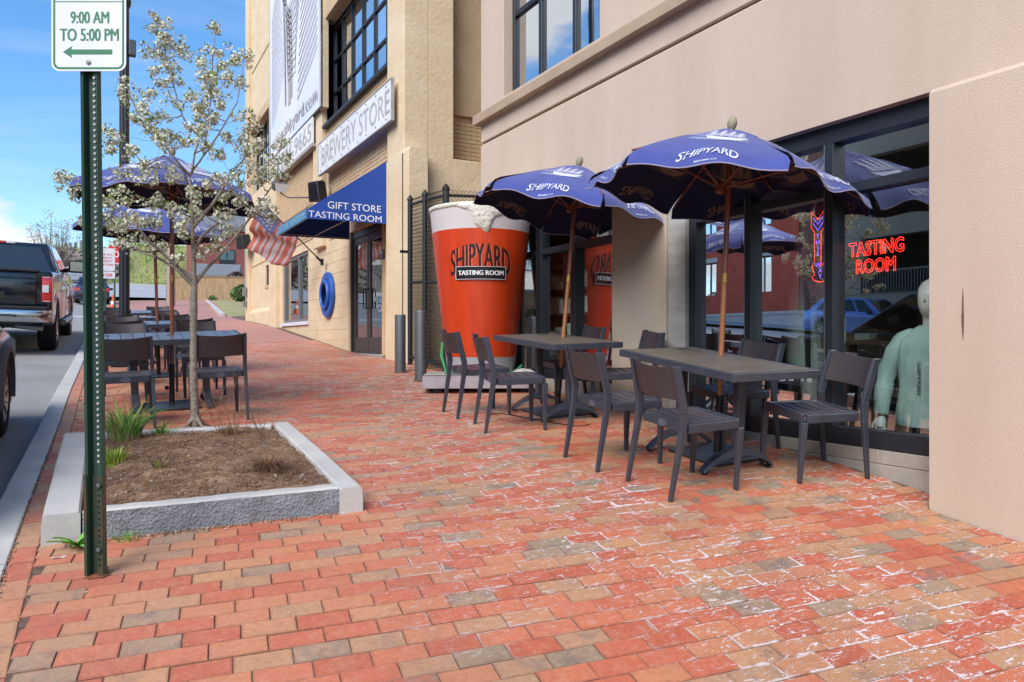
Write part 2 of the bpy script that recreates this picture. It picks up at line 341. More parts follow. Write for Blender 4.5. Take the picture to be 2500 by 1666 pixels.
M['tyre'] = mat('tyre', '16161A', .85, bump=.3, bscale=80)
M['trim'] = mat('black_plastic_trim', '1B1C20', .65)
M['flare'] = mat('grey_plastic_flare', '56565C', .6)
M['taillight'] = mat('red_lens', 'C01810', .2, coat=1)
M['lens'] = mat('clear_lens', 'D8D8DC', .15, coat=1)
M['stop_red'] = mat('stop_red', 'D02A26', .5)
M['orange'] = mat('orange_plastic', 'E0642A', .6)
M['neon_red'] = emit('neon_red', 'FF2A1E', 3)
M['neon_purple'] = emit('neon_purple', '7A50FF', 3)
M['mint'] = mat('mint_cloth', 'D8EEE6', .9, c2='C4E2D8', scale=5, bump=.3, bscale=9)
M['teal'] = mat('teal_sweatshirt', 'B4D2CE', .95, c2='A2C3BE', scale=5, bump=.4, bscale=7)
M['cream'] = mat('cream_cloth', 'E4E8DC', .9)
M['dark_cloth'] = mat('dark_cloth', '22262C', .95)
M['mannequin'] = mat('white_mannequin', 'E2E8E4', .4)
M['flag_red'] = mat('flag_red', 'CF7A6A', .8); M['flag_white'] = mat('flag_white', 'D2CCD0', .8); M['flag_blue'] = mat('flag_blue', '7480AC', .8)
M['porthole'] = mat('porthole_blue', '1F4FA0', .45, c2='2A5CB0', scale=3)
M['lamp_grey'] = mat('flood_light_grey', '4A4E52', .5)
M['hedge'] = mat('hedge_leaf', '3F5A2A', .8, c2='56743A', scale=4, world=True)

# ------------------------------------------------------------------ mesh builder
class MB:
    def __init__(s): s.v = []; s.f = []; s.m = []
    def add(s, vs, fs, mi=0):
        o = len(s.v); s.v += [tuple(p) for p in vs]; s.f += [tuple(i+o for i in f) for f in fs]; s.m += [mi]*len(fs); return s
    def box(s, c, d, rot=None, mi=0):
        hx, hy, hz = d[0]/2, d[1]/2, d[2]/2
        vs = [Vector((x, y, z)) for x in (-hx, hx) for y in (-hy, hy) for z in (-hz, hz)]
        if rot is not None:
            mm = rot if isinstance(rot, Matrix) else Euler(rot).to_matrix()
            vs = [mm @ p for p in vs]
        vs = [p+Vector(c) for p in vs]
        return s.add(vs, [(0, 1, 3, 2), (4, 6, 7, 5), (0, 4, 5, 1), (2, 3, 7, 6), (0, 2, 6, 4), (1, 5, 7, 3)], mi)
    def span(s, a, b, mi=0):
        c = [(a[i]+b[i])/2 for i in range(3)]; d = [abs(b[i]-a[i]) for i in range(3)]
        return s.box(c, d, mi=mi)
    def beam(s, a, b, w, h, mi=0, up=(0, 0, 1), w2=None, h2=None):
        a = Vector(a); b = Vector(b); d = (b-a).normalized(); u = Vector(up)
        if abs(d.dot(u)) > .98: u = Vector((0, 1, 0))
        x = d.cross(u).normalized(); y = x.cross(d)
        w2 = w if w2 is None else w2; h2 = h if h2 is None else h2
        vs = [a+x*sx*w/2+y*sy*h/2 for sx, sy in ((-1, -1), (1, -1), (1, 1), (-1, 1))]+[b+x*sx*w2/2+y*sy*h2/2 for sx, sy in ((-1, -1), (1, -1), (1, 1), (-1, 1))]
        return s.add(vs, [(3, 2, 1, 0), (4, 5, 6, 7), (0, 1, 5, 4), (1, 2, 6, 5), (2, 3, 7, 6), (3, 0, 4, 7)], mi)
    def tube(s, pts, r, n=6, cap=True, mi=0):
        pts = [Vector(p) for p in pts]; k = len(pts); rs = r if isinstance(r, (list, tuple)) else [r]*k
        o = len(s.v); u = None
        for i, p in enumerate(pts):
            d = (pts[min(i+1, k-1)]-pts[max(i-1, 0)])
            if d.length < 1e-9: d = Vector((0, 0, 1))
            d.normalize()
            if u is None:
                u = d.cross(Vector((0, 0, 1)) if abs(d.z) < .9 else Vector((1, 0, 0))).normalized()
            else:
                u = (u-d*u.dot(d))
                u = u.normalized() if u.length > 1e-6 else d.orthogonal().normalized()
            w = d.cross(u)
            for j in range(n):
                a = 2*pi*j/n; q = p+(u*cos(a)+w*sin(a))*rs[i]; s.v.append((q.x, q.y, q.z))
        for i in range(k-1):
            for j in range(n):
                a = o+i*n+j; b = o+i*n+(j+1) % n; s.f.append((a, b, b+n, a+n)); s.m.append(mi)
        if cap:
            s.f.append(tuple(o+j for j in range(n))[::-1]); s.m.append(mi); s.f.append(tuple(o+(k-1)*n+j for j in range(n))); s.m.append(mi)
        return s
    def lathe(s, prof, n=24, c=(0, 0, 0), mi=0, closed=False):
        o = len(s.v); k = len(prof)
        for r, z in prof:
            for j in range(n):
                a = 2*pi*j/n; s.v.append((c[0]+r*cos(a), c[1]+r*sin(a), c[2]+z))
        for i in range(k-1):
            for j in range(n):
                a = o+i*n+j; b = o+i*n+(j+1) % n; s.f.append((a, b, b+n, a+n)); s.m.append(mi)
        if not closed:
            s.f.append(tuple(o+j for j in range(n))[::-1]); s.m.append(mi); s.f.append(tuple(o+(k-1)*n+j for j in range(n))); s.m.append(mi)
        return s
    def prism(s, poly, axis, a, b, mi=0):
        # poly in the two other axes (cyclic order), extruded along axis from a to b
        def mk(p, t):
            if axis == 'x': return (t, p[0], p[1])
            if axis == 'y': return (p[0], t, p[1])
            return (p[0], p[1], t)
        n = len(poly); vs = [mk(p, a) for p in poly]+[mk(p, b) for p in poly]
        fs = [tuple(range(n))[::-1], tuple(range(n, 2*n))]+[(i, (i+1) % n, (i+1) % n+n, i+n) for i in range(n)]
        return s.add(vs, fs, mi)
    def xf(s, mm):
        s.v = [tuple(mm @ Vector(p)) for p in s.v]; return s
    def grid(s, nx, ny, fn, mi=0):
        vs = [fn(i/nx, j/ny) for j in range(ny+1) for i in range(nx+1)]
        fs = [(j*(nx+1)+i, j*(nx+1)+i+1, (j+1)*(nx+1)+i+1, (j+1)*(nx+1)+i) for j in range(ny) for i in range(nx)]
        return s.add(vs, fs, mi)
    def mesh(s, name, mats, smooth=False, bevel=0, ang=35, seg=1):
        me = bpy.data.meshes.new(name); me.from_pydata(s.v, [], s.f)
        mats = mats if isinstance(mats, (list, tuple)) else [mats]
        for m_ in mats: me.materials.append(m_)
        if any(s.m): me.polygons.foreach_set('material_index', s.m)
        bm = bmesh.new(); bm.from_mesh(me); bmesh.ops.recalc_face_normals(bm, faces=bm.faces)
        if bevel:
            ed = [e for e in bm.edges if len(e.link_faces) == 2 and e.calc_face_angle(0) > R(30)]
            try: bmesh.ops.bevel(bm, geom=ed, offset=bevel, segments=seg, affect='EDGES', clamp_overlap=True, profile=.5)
            except Exception: pass
        bm.to_mesh(me); bm.free()
        if smooth or (bevel and seg > 1):
            me.polygons.foreach_set('use_smooth', [True]*len(me.polygons)); me.set_sharp_from_angle(angle=R(ang))
        me.update(); return me
    def build(s, name, mats, parent=None, **k):
        lab = k.pop('label', None); kind = k.pop('kind', None); me = s.mesh(name, mats, **k); o = bpy.data.objects.new(name, me); COL.objects.link(o)
        if parent is not None: o.parent = parent
        if kind: o['kind'] = kind
        if lab: o['label'] = lab
        return o
def empty(name, loc=(0, 0, 0), rz_=0, label=None, cat=None, group=None, kind=None, tilt=None):
    o = bpy.data.objects.new(name, None); COL.objects.link(o); o.empty_display_size = .1
    q = Matrix.Rotation(rz_, 4, 'Z')
    if tilt is not None: q = slope_rot(loc[0], loc[1], tilt).to_matrix().to_4x4() @ q
    o.matrix_basis = Matrix.Translation(loc) @ q
    if label: o['label'] = label
    if cat: o['category'] = cat
    if group: o['group'] = group
    if kind: o['kind'] = kind
    return o
def tag(o, label, cat, group=None, kind=None):
    o['label'] = label; o['category'] = cat
    if group: o['group'] = group
    if kind: o['kind'] = kind
    return o
KIDS = {}
def copy_tree(src, loc, rz_, label, tilt=None, mm=None):
    c = src.copy(); COL.objects.link(c)
    q = Matrix.Rotation(rz_, 4, 'Z')
    if tilt is not None: q = slope_rot(loc[0], loc[1], tilt).to_matrix().to_4x4() @ q
    c.matrix_basis = mm if mm is not None else Matrix.Translation(loc) @ q
    c['label'] = label
    def rec(s, d):
        for ch in s.children:
            if ch is d: continue
            k = ch.copy(); COL.objects.link(k); k.parent = d; rec(ch, k)
    rec(src, c)
    return c
# ------------------------------------------------------------------ lettering
_tc = {}
def glyphs(txt, bold=0, res=3):
    key = (txt, bold, res)
    if key in _tc: return _tc[key]
    cu = bpy.data.curves.new('lettering', 'FONT'); cu.body = txt; cu.size = 1; cu.offset = bold; cu.resolution_u = res; cu.align_x = 'LEFT'
    ob = bpy.data.objects.new('lettering', cu); COL.objects.link(ob)
    dg = bpy.context.evaluated_depsgraph_get(); ev = ob.evaluated_get(dg); me = ev.to_mesh()
    vs = [(p.co.x, p.co.y) for p in me.vertices]; fs = [tuple(p.vertices) for p in me.polygons]
    ev.to_mesh_clear(); bpy.data.objects.remove(ob); bpy.data.curves.remove(cu)
    x0 = min(v[0] for v in vs); x1 = max(v[0] for v in vs); y0 = min(v[1] for v in vs); y1 = max(v[1] for v in vs)
    r = ([((x-x0)/(x1-x0), (y-y0)/(y1-y0)) for x, y in vs], fs, (x1-x0)/(y1-y0)); _tc[key] = r; return r
def text(mb, txt, fn, bold=0, mi=0, thick=None, cuts=0, res=3):
    """fn(u,v)->point, u,v in 0..1 over the text's box"""
    vs, fs, asp = glyphs(txt, 0, res)
    if cuts:
        bm = bmesh.new(); bv = [bm.verts.new((x, y, 0)) for x, y in vs]
        for f in fs:
            try: bm.faces.new([bv[i] for i in f])
            except ValueError: pass
        for i in range(1, cuts):
            bmesh.ops.bisect_plane(bm, geom=bm.verts[:]+bm.edges[:]+bm.faces[:], plane_co=(i/cuts, 0, 0), plane_no=(1, 0, 0))
        bm.verts.index_update(); vs = [(v.co.x, v.co.y) for v in bm.verts]; fs = [tuple(v.index for v in f.verts) for f in bm.faces]; bm.free()
    copies = [(0, 0)] if not bold else [(-bold, 0), (0, 1), (bold, 2)] if bold < .03 else [(-bold, 0), (-bold*.4, 1), (bold*.4, 2), (bold, 3)]
    A_ = Vector(fn(.5, .5)); n_ = (Vector(fn(.501, .5))-A_).cross(Vector(fn(.5, .501))-A_).normalized()
    kx_ = 1/(asp*.72+2*bold)
    for b, k in copies:
        mb.add([Vector(fn(.5+(u-.5)*(1-2*bold*kx_)+b*kx_, v))+n_*(.00012*k) for u, v in vs], fs, mi)
    return asp
def plane_text(mb, txt, o, ux, uy, h, w=None, bold=0, mi=0, center=True, shear=0, res=3):
    """flat text: o = centre of the box, ux/uy unit vectors, h height, w width (None = natural)"""
    o = Vector(o); ux = Vector(ux); uy = Vector(uy); asp = glyphs(txt, 0, res)[2]
    if w is None: w = h*asp
    text(mb, txt, lambda u, v: o+ux*((u-.5)*w+shear*(v-.5)*h)+uy*((v-.5)*h), bold, mi, res=res)
    return w
def ship_strokes(seed=3):
    """sketched four-masted ship in a 0..1 box: list of (polyline, width)"""
    rr = random.Random(seed); S_ = []
    hull = [(.02, .30), (.30, .24), (.62, .22), (.98, .26)]
    for k in range(9):
        t = k/8; S_.append(([(.30+.05*t, .30-.16*t), (.55, .24-.17*t), (.80, .25-.16*t), (.95-.08*t, .30-.15*t)], .022))
    S_.append(([(.0, .44), (.18, .36), (.32, .30)], .016)); S_.append(([(.02, .42), (.34, .38)], .008)); S_.append(([(.0, .40), (.1, .36), (.3, .24)], .008))
    for mx in (.38, .52, .66, .80):
        S_.append(([(mx, .28), (mx+.01, .95-.06*abs(mx-.5))], .014))
        for j in range(7):
            z = .36+j*.085; w = .075-.004*j
            S_.append(([(mx-w+rr.uniform(-.01, .01), z+rr.uniform(-.01, .01)), (mx+w+rr.uniform(-.01, .01), z+.03+rr.uniform(-.01, .01))], .010))
        for j in range(6):
            S_.append(([(mx+.005, .93-.05*j), (mx-.10+.03*j, .32)], .006)); S_.append(([(mx+.005, .93-.05*j), (mx+.09-.03*j, .32)], .006))
    for j in range(7):
        z = .06+.022*j; S_.append(([(.12+rr.uniform(-.1, .1), z), (.5, z-.02), (.9+rr.uniform(-.1, .1), z+.01)], .007))
    for j in range(6):
        S_.append(([(.36, .9-.08*j), (.05+.04*j, .40)], .005))
    return S_
def strokes(mb, SS, fn, mi=0):
    for pl, w in SS:
        for (x0, y0), (x1, y1) in zip(pl[:-1], pl[1:]):
            n = max(1, int(hypot(x1-x0, y1-y0)/.12))
            for i in range(n):
                a = (x0+(x1-x0)*i/n, y0+(y1-y0)*i/n); b = (x0+(x1-x0)*(i+1)/n, y0+(y1-y0)*(i+1)/n)
                dx, dy = b[0]-a[0], b[1]-a[1]; l = hypot(dx, dy) or 1; nx, ny = -dy/l*w/2, dx/l*w/2
                mb.add([fn(a[0]-nx, a[1]-ny), fn(b[0]-nx, b[1]-ny), fn(b[0]+nx, b[1]+ny), fn(a[0]+nx, a[1]+ny)], [(0, 1, 2, 3)], mi)
# ================================================================== SETTING
GA = R(-8); E1 = Vector((cos(GA), sin(GA), 0)); E2 = Vector((-sin(GA), cos(GA), 0))
def sheet(name, xs, ys, f, m, kind='structure', parent=None):
    mb = MB(); nx, ny = len(xs)-1, len(ys)-1
    vs = [(x if not callable(x) else x(y), y, f(x if not callable(x) else x(y), y)) for y in ys for x in xs]
    mb.add(vs, [(j*(nx+1)+i, j*(nx+1)+i+1, (j+1)*(nx+1)+i+1, (j+1)*(nx+1)+i) for j in range(ny) for i in range(nx)])
    o = mb.build(name, m, parent, smooth=True)
    if parent is None: o['kind'] = kind
    return o
def rangef(a, b, s):
    n = max(1, int(round((b-a)/s))); return [a+(b-a)*i/n for i in range(n+1)]
YS = rangef(-8, 30, .25)+rangef(31, 96, 1.0)
sheet('ground', rangef(-220, -20, 20)+rangef(-16, 20, 4)+rangef(40, 220, 20), rangef(-120, -8, 16)+rangef(0, 96, 4)+rangef(110, 600, 35), lambda x, y: base(min(y, 95))-.55, M['lawn'])
sheet('road', [-15, -10, -5, -2.5, lambda y: kx(y)-.14], YS, rz, M['asphalt'])
sheet('far_road', [-15, -8, -3, 0, 4, 9, 20], rangef(60.2, 95, 1.5), lambda x, y: base(y)+.02, M['roadfar'])
pave = empty('brick_sidewalk', (0, 0, 0), kind='structure')
def gzs(x, y): return gz(x, y)
sheet('sand_bed', [lambda y: kx(y)+.0, .5, 1.5, 2.5, 3.5, 4.3, lambda y: 5.2+max(0, y-29)*.2], [y for y in YS if y < 58.5], lambda x, y: gz(x, y)-.005, M['joint'], parent=pave)
# planter outline (also a hole in the brick field)
PL = [(-.268, 4.213), (1.258, 4.0), (1.300, 6.07), (-.268, 6.42)]
def in_poly(p, poly, m=0):
    c = [sum(q[0] for q in poly)/4, sum(q[1] for q in poly)/4]; s = True
    for i in range(4):
        a = poly[i]; b = poly[(i+1) % 4]; nx, ny = b[1]-a[1], a[0]-b[0]; l = hypot(nx, ny)
        if ((p[0]-a[0])*nx+(p[1]-a[1])*ny)/l > -m: s = False
    return s
def xwall(y): return 4.30 if y < 2.64 else 4.57 if y < 5.0 else 4.5 if y < 6.07 else 4.57 if y < 9 else 4.28
def proj(x, y, z):
    d = x*sin(YAW)+y*cos(YAW); r = x*cos(YAW)-y*sin(YAW)
    return (r/d*1805, (z-CZ)/d*1805, d) if d > .1 else (9e9, 9e9, d)
def brick_mesh(l=.202, w=.1007, h=.03, bv=.0026):
    a, b2, c, e = l/2, w/2, l/2-bv, w/2-bv
    vs = [(-a, -b2, -h), (a, -b2, -h), (a, b2, -h), (-a, b2, -h), (-a, -b2, -bv), (a, -b2, -bv), (a, b2, -bv), (-a, b2, -bv), (-c, -e, 0), (c, -e, 0), (c, e, 0), (-c, e, 0)]
    fs = [(0, 1, 5, 4), (1, 2, 6, 5), (2, 3, 7, 6), (3, 0, 4, 7), (4, 5, 9, 8), (5, 6, 10, 9), (6, 7, 11, 10), (7, 4, 8, 11), (8, 9, 10, 11)]
    return vs, fs
BV, BF = brick_mesh()
def add_uv(me, L=.2, Wd=.0985, per=12):
    uv = me.uv_layers.new(name='UVMap')
    for lp in me.loops:
        k = lp.vertex_index % per; p = BV[k]; uv.data[lp.index].uv = (p[0]/L+.5, p[1]/Wd+.5)
bm_me = bpy.data.meshes.new('brick'); bm_me.from_pydata(BV, [], BF); bm_me.materials.append(M['brick']); add_uv(bm_me); bm_me.update()
rb = random.Random(11); bricks = []
PX, PY = .2045, .1032
for j in range(-12, 176):
    v = j*PY; sh = (.5 if j % 2 else 0)*PX+rb.uniform(-.012, .012)+(.045*sin(j*.7))
    i0 = int(-8/PX); 
    for i in range(-14, 46):
        u0 = i*PX+sh; c = E1*(u0)+E2*v
        if not (-.6 < c.x < 4.9) or c.y < .75 or c.y > 17.2: continue
        ce = cos(GA); lx = kx(c.y)+.108; rx = xwall(c.y)-.012
        a = u0-.1; b = u0+.1
        xa = c.x-.1*ce; xb = c.x+.1*ce
        if xa < lx: a += (lx-xa)/ce
        if xb > rx: b -= (xb-rx)/ce
        if b-a < .035: continue
        cu = (a+b)/2; c = E1*cu+E2*v
        if in_poly((c.x, c.y), PL, .02): continue
        bricks.append((c.x, c.y, GA+rb.uniform(-.013, .013), (b-a)/.2*rb.uniform(.99, 1.004), rb.uniform(-.0022, .0022), rb.uniform(-.012, .012)))
y = .75
while y < 17.2:      # one course laid along the kerb
    L_ = .2; bricks.append((kx(y)+.053, y+.1, R(90)+rb.uniform(-.01, .01), 1, rb.uniform(-.002, .002), rb.uniform(-.01, .01))); y += PX
def bscore(b):
    x, y = b[0], b[1]; px, py, d = proj(x, y, gz(x, y))
    if abs(px) > 1250 or abs(py) > 833: return 0
    return b[3]*(CZ-gz(x, y))/d**3
bricks.sort(key=bscore, reverse=True)
def bmat(b):
    x, y, a, sx, dz, tl = b; q = slope_rot(x, y).to_matrix().to_4x4()
    return Matrix.Translation((x, y, gz(x, y)+dz)) @ q @ Matrix.Rotation(a, 4, 'Z') @ Matrix.Rotation(tl, 4, 'X') @ Matrix.Diagonal((sx, 1, 1, 1))
for b in bricks[:298]:
    o = bpy.data.objects.new('brick', bm_me); COL.objects.link(o); o.parent = pave; o.matrix_basis = bmat(b)
mb = MB(); rv = []
for b in bricks[298:]:
    mm = bmat(b); mb.add([mm @ Vector(p) for p in BV], BF); rv += [rb.random()]*12
me = bpy.data.meshes.new('brick_field'); me.from_pydata(mb.v, [], mb.f); me.materials.append(M['brick_far']); add_uv(me)
at = me.attributes.new('rnd', 'FLOAT', 'POINT'); at.data.foreach_set('value', rv); me.update()
o = bpy.data.objects.new('brick_field', me); COL.objects.link(o); o.parent = pave; o['kind'] = 'stuff'
# distant courses of the same bricks, too small to see singly
m, nt, N, L, bs = _nt('distant_brick_paving')
g = N.new('ShaderNodeNewGeometry'); bt = N.new('ShaderNodeTexBrick'); L.new(g.outputs['Position'], bt.inputs['Vector']); bt.inputs['Scale'].default_value = 1; bt.inputs['Brick Width'].default_value = .2; bt.inputs['Row Height'].default_value = .1
bt.inputs['Mortar Size'].default_value = .004; bt.inputs['Color1'].default_value = lin('B5776B'); bt.inputs['Color2'].default_value = lin('A9857A'); bt.inputs['Mortar'].default_value = lin('86655A'); L.new(bt.outputs[0], bs.inputs['Base Color']); bs.inputs['Roughness'].default_value = .9
sheet('distant_brick_courses', [lambda y: kx(y)+.11, 1.5, 3, lambda y: 4.15+max(0, y-29)*.09], [q for q in YS if 17.0 <= q < 58], lambda x, y: gz(x, y)+.001, m, parent=pave)
# kerb stones, each of its own
kerb = empty('kerb', (0, 0, 0), kind='structure')
kb = MB(); ky = -3.2; rk = random.Random(4); cutsK = [ -3.2, -1.2, .9, 2.5, 4.02, 5.85, 7.3, 7.75, 9.6, 11.4, 13.2, 15, 17, 19, 21, 23.2, 25, 27, 29.5, 32, 35, 38, 41, 44, 47, 50, 53, 56, 58.4]
for a, b in zip(cutsK[:-1], cutsK[1:]):
    q = MB(); n = 4; k = rk.uniform(-.003, .003)
    def kp(i, j, a=a, b=b, k=k, n=n):
        y = a+.006+(b-a-.012)*j/n; x0 = kx(y)-.155+k; x1 = kx(y)-.004; z = gz(kx(y), y)+.006
        return [(x0, y, z-.34), (x0, y, z-.012), (x0+.012, y, z), (x1-.006, y, z), (x1, y, z-.006), (x1, y, z-.34)][i]
    vs = [kp(i, j) for j in range(n+1) for i in range(6)]
    fs = [(j*6+i, j*6+(i+1) % 6, (j+1)*6+(i+1) % 6, (j+1)*6+i) for j in range(n) for i in range(6)]+[(5, 4, 3, 2, 1, 0), tuple(n*6+i for i in range(6))]
    q.add(vs, fs).build('kerb_stone', M['granite'], kerb)
# white stop line and far kerb line
q = MB(); q.grid(8, 1, lambda u, v: (-7+u*6.3, 33+v*.6+0, rz(-7+u*6.3, 33+v*.6)+.005)); q.build('stop_line', M['white'], None, kind='structure')
q = MB()
for i in range(12): q.span((-6+i*1.6, 79.4, base(79.5)-.1), (-6+i*1.6+1.58, 79.7, base(79.5)+.12))
q.build('far_kerb', M['granite'], None, kind='structure')
# verge beside the yellow building far end
vx = lambda y: 3.95+(y-30)*.091
q = MB(); q.grid(14, 16, lambda u, v: (vx(30+v*27)+u*6, 30+v*27, gz(5, 30+v*27)+.05+.05*noise.noise((u*6, v*14, 0))-(.12 if u == 0 or v == 0 else 0))); q.build('grass_verge', M['lawn'], None, smooth=True, kind='structure')
q = MB()
for i in range(13):
    a = 30+i*2.07; q.beam((vx(a), a, gz(4, a)+.04), (vx(a+2.04), a+2.04, gz(4, a+2.04)+.04), .16, .16)
q.build('verge_kerb', M['granite'], None, kind='structure')
# slope across the top street
def hillz(x, y):
    t = min(1, max(0, (y-80.5)/8)); s = t*t*(3-2*t); H = 4.2 if x > 1.5 else 3.1+.5*max(0, (x+6)/7.5) if x > -6 else 3.1
    return base(min(y, 95))+.05+s*H+.25*noise.noise((x*.5, y*.5, 2))*s
sheet('hillside', rangef(.2, 22, .7), rangef(80, 100, .8), lambda x, y: hillz(x, y), M['hillside'])
def rockz(x, y):
    t = min(1, max(0, (y-81.5)/2.6)); return base(min(y, 95))+.05+t*3.2+.3*noise.noise((x*1.1, y*1.1, 5))*(t if t < 1 else .4)
sheet('rocky_bank', rangef(-60, .6, .6), rangef(81, 98, .6), rockz, M['rock'])
q = MB(); rr = random.Random(5)
for i in range(420):
    x = rr.uniform(-18, 1.5); y = rr.uniform(81.3, 84.5); z = rockz(x, y); s = rr.uniform(.15, .5)
    q.box((x, y, z), (s*1.4, s, s*.7), (rr.uniform(-.4, .4), rr.uniform(-.4, .4), rr.uniform(0, 3)))
q.build('loose_rock_rubble', M['rock'], None, kind='stuff')
q = MB()
for i in range(5000):
    x = rr.uniform(-16, 18); y = rr.uniform(81, 92); z = (hillz(x, y) if x > .2 else rockz(x, y))
    if x < .2 and y < 84.5 and rr.random() < .8: continue
    h = rr.uniform(.15, .5); a = rr.uniform(0, 6); q.add([(x, y, z), (x+.12*cos(a), y+.12*sin(a), z), (x+.1*cos(a+2), y, z+h)], [(0, 1, 2)])
q.build('scrub_on_slope', [M['leaf']], None, kind='stuff')

# ================================================================== PLANTER
plt = empty('tree_planter', (0.5, 5.1, gz(.5, 5.1)), label='low granite-edged tree planter filled with bare brown soil', cat='planter')
po = Vector(plt.location)
def L3(p): return (p[0]-po.x, p[1]-po.y, p[2]-po.z)
def slab(a, b, w_in, side, h=.142, sub=6, wob=.004, seed=0, face=None):
    """granite slab between plan points a and b, thickness w_in to the left of a->b"""
    a = Vector((a[0], a[1], 0)); b = Vector((b[0], b[1], 0)); d = (b-a).normalized(); n = Vector((-d.y, d.x, 0))*w_in*side
    mbx = MB(); rr = random.Random(seed); prof = []
    ln = (b-a).length; k = sub
    def ring(t):
        p = a+(b-a)*t; q = p+n; zp = gz(p.x, p.y); zq = gz(q.x, q.y); zt = max(zp, zq)*.5+min(zp, zq)*.5+h; o1 = rr.uniform(-wob, wob)*2.2; o2 = rr.uniform(-wob, wob); o3 = rr.uniform(-wob, wob)*.6
        nn = n.normalized()
        return [p+Vector((0, 0, zp-.1)), p+nn*(o1)+Vector((0, 0, zp+h*.45)), p+nn*(.004+o2)+Vector((0, 0, zt-.012)), p+nn*.014+Vector((0, 0, zt+o3)), q-nn*.01+Vector((0, 0, zt+o3)), q+Vector((0, 0, zt-.012)), q+Vector((0, 0, zq-.1))]
    R_ = [ring(i/k) for i in range(k+1)]; vs = [L3(p) for r_ in R_ for p in r_]; m_ = 7
    fs = []; mi = []
    for j in range(k):
        for i in range(m_):
            fs.append((j*m_+i, j*m_+(i+1) % m_, (j+1)*m_+(i+1) % m_, (j+1)*m_+i)); mi.append(1 if i < 2 else 0)
    mbx.v = vs; mbx.f = fs+[tuple(range(m_))[::-1], tuple(k*m_+i for i in range(m_))]; mbx.m = mi+[0, 0]
    mbx.build('granite_block', [M['granite'], face or M['granite']], plt, smooth=True, ang=25)
A, B_, C_, D_ = PL
slab((A[0], A[1]), (D_[0], D_[1]), .165, -1, seed=1, wob=.001, sub=8)                # kerb side
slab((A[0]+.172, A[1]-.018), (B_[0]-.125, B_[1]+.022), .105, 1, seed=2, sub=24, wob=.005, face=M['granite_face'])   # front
slab((B_[0], B_[1]), (C_[0], C_[1]-.0), .125, 1, seed=3, wob=.001, sub=8)             # walk side
slab((C_[0]-.13, C_[1]+.02), (D_[0]+.17, D_[1]-.02), .12, 1, seed=4, wob=.002, sub=10)
def soilz(x, y):
    e = min(max(0, x+.12)/.25, max(0, 1.18-x)/.25, 1, max(0, y-4.2)/.25, max(0, 6.2-y)/.25)
    return gz(x, y)+.105+.035*max(0, e)+.02*noise.noise((x*5, y*5, 0))+.012*noise.noise((x*19, y*19, 3))
q = MB()
def sp_(u, v):
    x = -.13+u*1.31; yf = 4.29-.14*u; yb = 6.33-.28*u-0; y = yf+(yb-yf)*v; return L3((x, y, soilz(x, y)))
q.grid(60, 80, sp_); q.build('soil', M['soil'], plt, smooth=True)
q = MB(); rr = random.Random(9)
def inside_soil():
    while 1:
        x = rr.uniform(-.1, 1.15); y = rr.uniform(4.25, 6.2)
        if y < 6.3-.15*x and y > 4.3-.13*x: return x, y
for i in range(620):
    x, y = inside_soil(); s = rr.choice([.002, .003, .004, .005, .007]) if i > 14 else rr.uniform(.009, .014); z = soilz(x, y); q.box(L3((x, y, z+s*.3)), (s*1.6, s*1.2, s), (rr.random(), rr.random(), rr.random()*3))
q.build('pebbles', M['pebble'], plt, kind='stuff')
q = MB()
for i in range(4200):
    x, y = inside_soil(); z = soilz(x, y); a = rr.uniform(0, pi); l = rr.uniform(.008, .03)*(2.2 if rr.random() < .08 else 1); w = rr.uniform(.0015, .004)
    q.beam(L3((x-cos(a)*l, y-sin(a)*l, z+.004)), L3((x+cos(a)*l, y+sin(a)*l, z+.004+rr.uniform(-.004, .012))), w, w*.6, mi=rr.choice([0, 0, 1]))
for i in range(170):
    x, y = inside_soil(); z = soilz(x, y); a = rr.gauss(.2, .7); l = rr.uniform(.03, .09); w = rr.uniform(.002, .0035); b = a+rr.uniform(-.5, .5)
    q.tube([L3((x, y, z+.004)), L3((x+cos(a)*l*.5, y+sin(a)*l*.5, z+.012)), L3((x+cos(a)*l*.5+cos(b)*l*.5, y+sin(a)*l*.5+sin(b)*l*.5, z+.005))], w*.5, 4, mi=rr.choice([0, 1, 1]))
q.build('wood_chips', [M['mulch'], M['dry']], plt, kind='stuff')
q = MB()
for i in range(420):
    t = rr.random(); x = A[0]+.1+t*1.3; y = 4.19-.14*(t)-abs(rr.gauss(0, .022))-.005; s = rr.uniform(.003, .008); q.box((x, y, gz(x, y)+s*.3), (s*2, s, s), (rr.random(), rr.random(), rr.random()*3), mi=rr.choice([0, 0, 1]))
for i in range(240):
    y = rr.uniform(2.6, 7); x = kx(y)+rr.gauss(.003, .008); s = rr.uniform(.003, .006); q.box((x, y, gz(x, y)+.004), (s*1.5, s, s), (rr.random(), rr.random(), rr.random()*3), mi=rr.choice([0, 0, 1]))
q.build('spilled_grit', [M['mulch'], M['pebble']], None, kind='stuff')
q = MB()
for i in range(520):
    r = abs(rr.gauss(0, 1.2)); a = rr.uniform(0, 6.28); x = .6+r*cos(a); y = 5.6+r*sin(a)*1.3
    if not (kx(y)+.02 < x < 4.1) or y < 2: continue
    z = soilz(x, y) if in_poly((x, y), PL, .14) else gz(x, y)+(.145 if in_poly((x, y), PL, 0) else .004); s = rr.uniform(.004, .008); a = rr.uniform(0, 3)
    q.add([(x+s*cos(a), y+s*sin(a), z+.001), (x-s*sin(a)*.8, y+s*cos(a)*.8, z+.003), (x-s*cos(a), y-s*sin(a), z+.001), (x+s*sin(a)*.8, y-s*cos(a)*.8, z+.002)], [(0, 1, 2, 3)])
q.build('fallen_petals', M['petal'], None, kind='stuff')

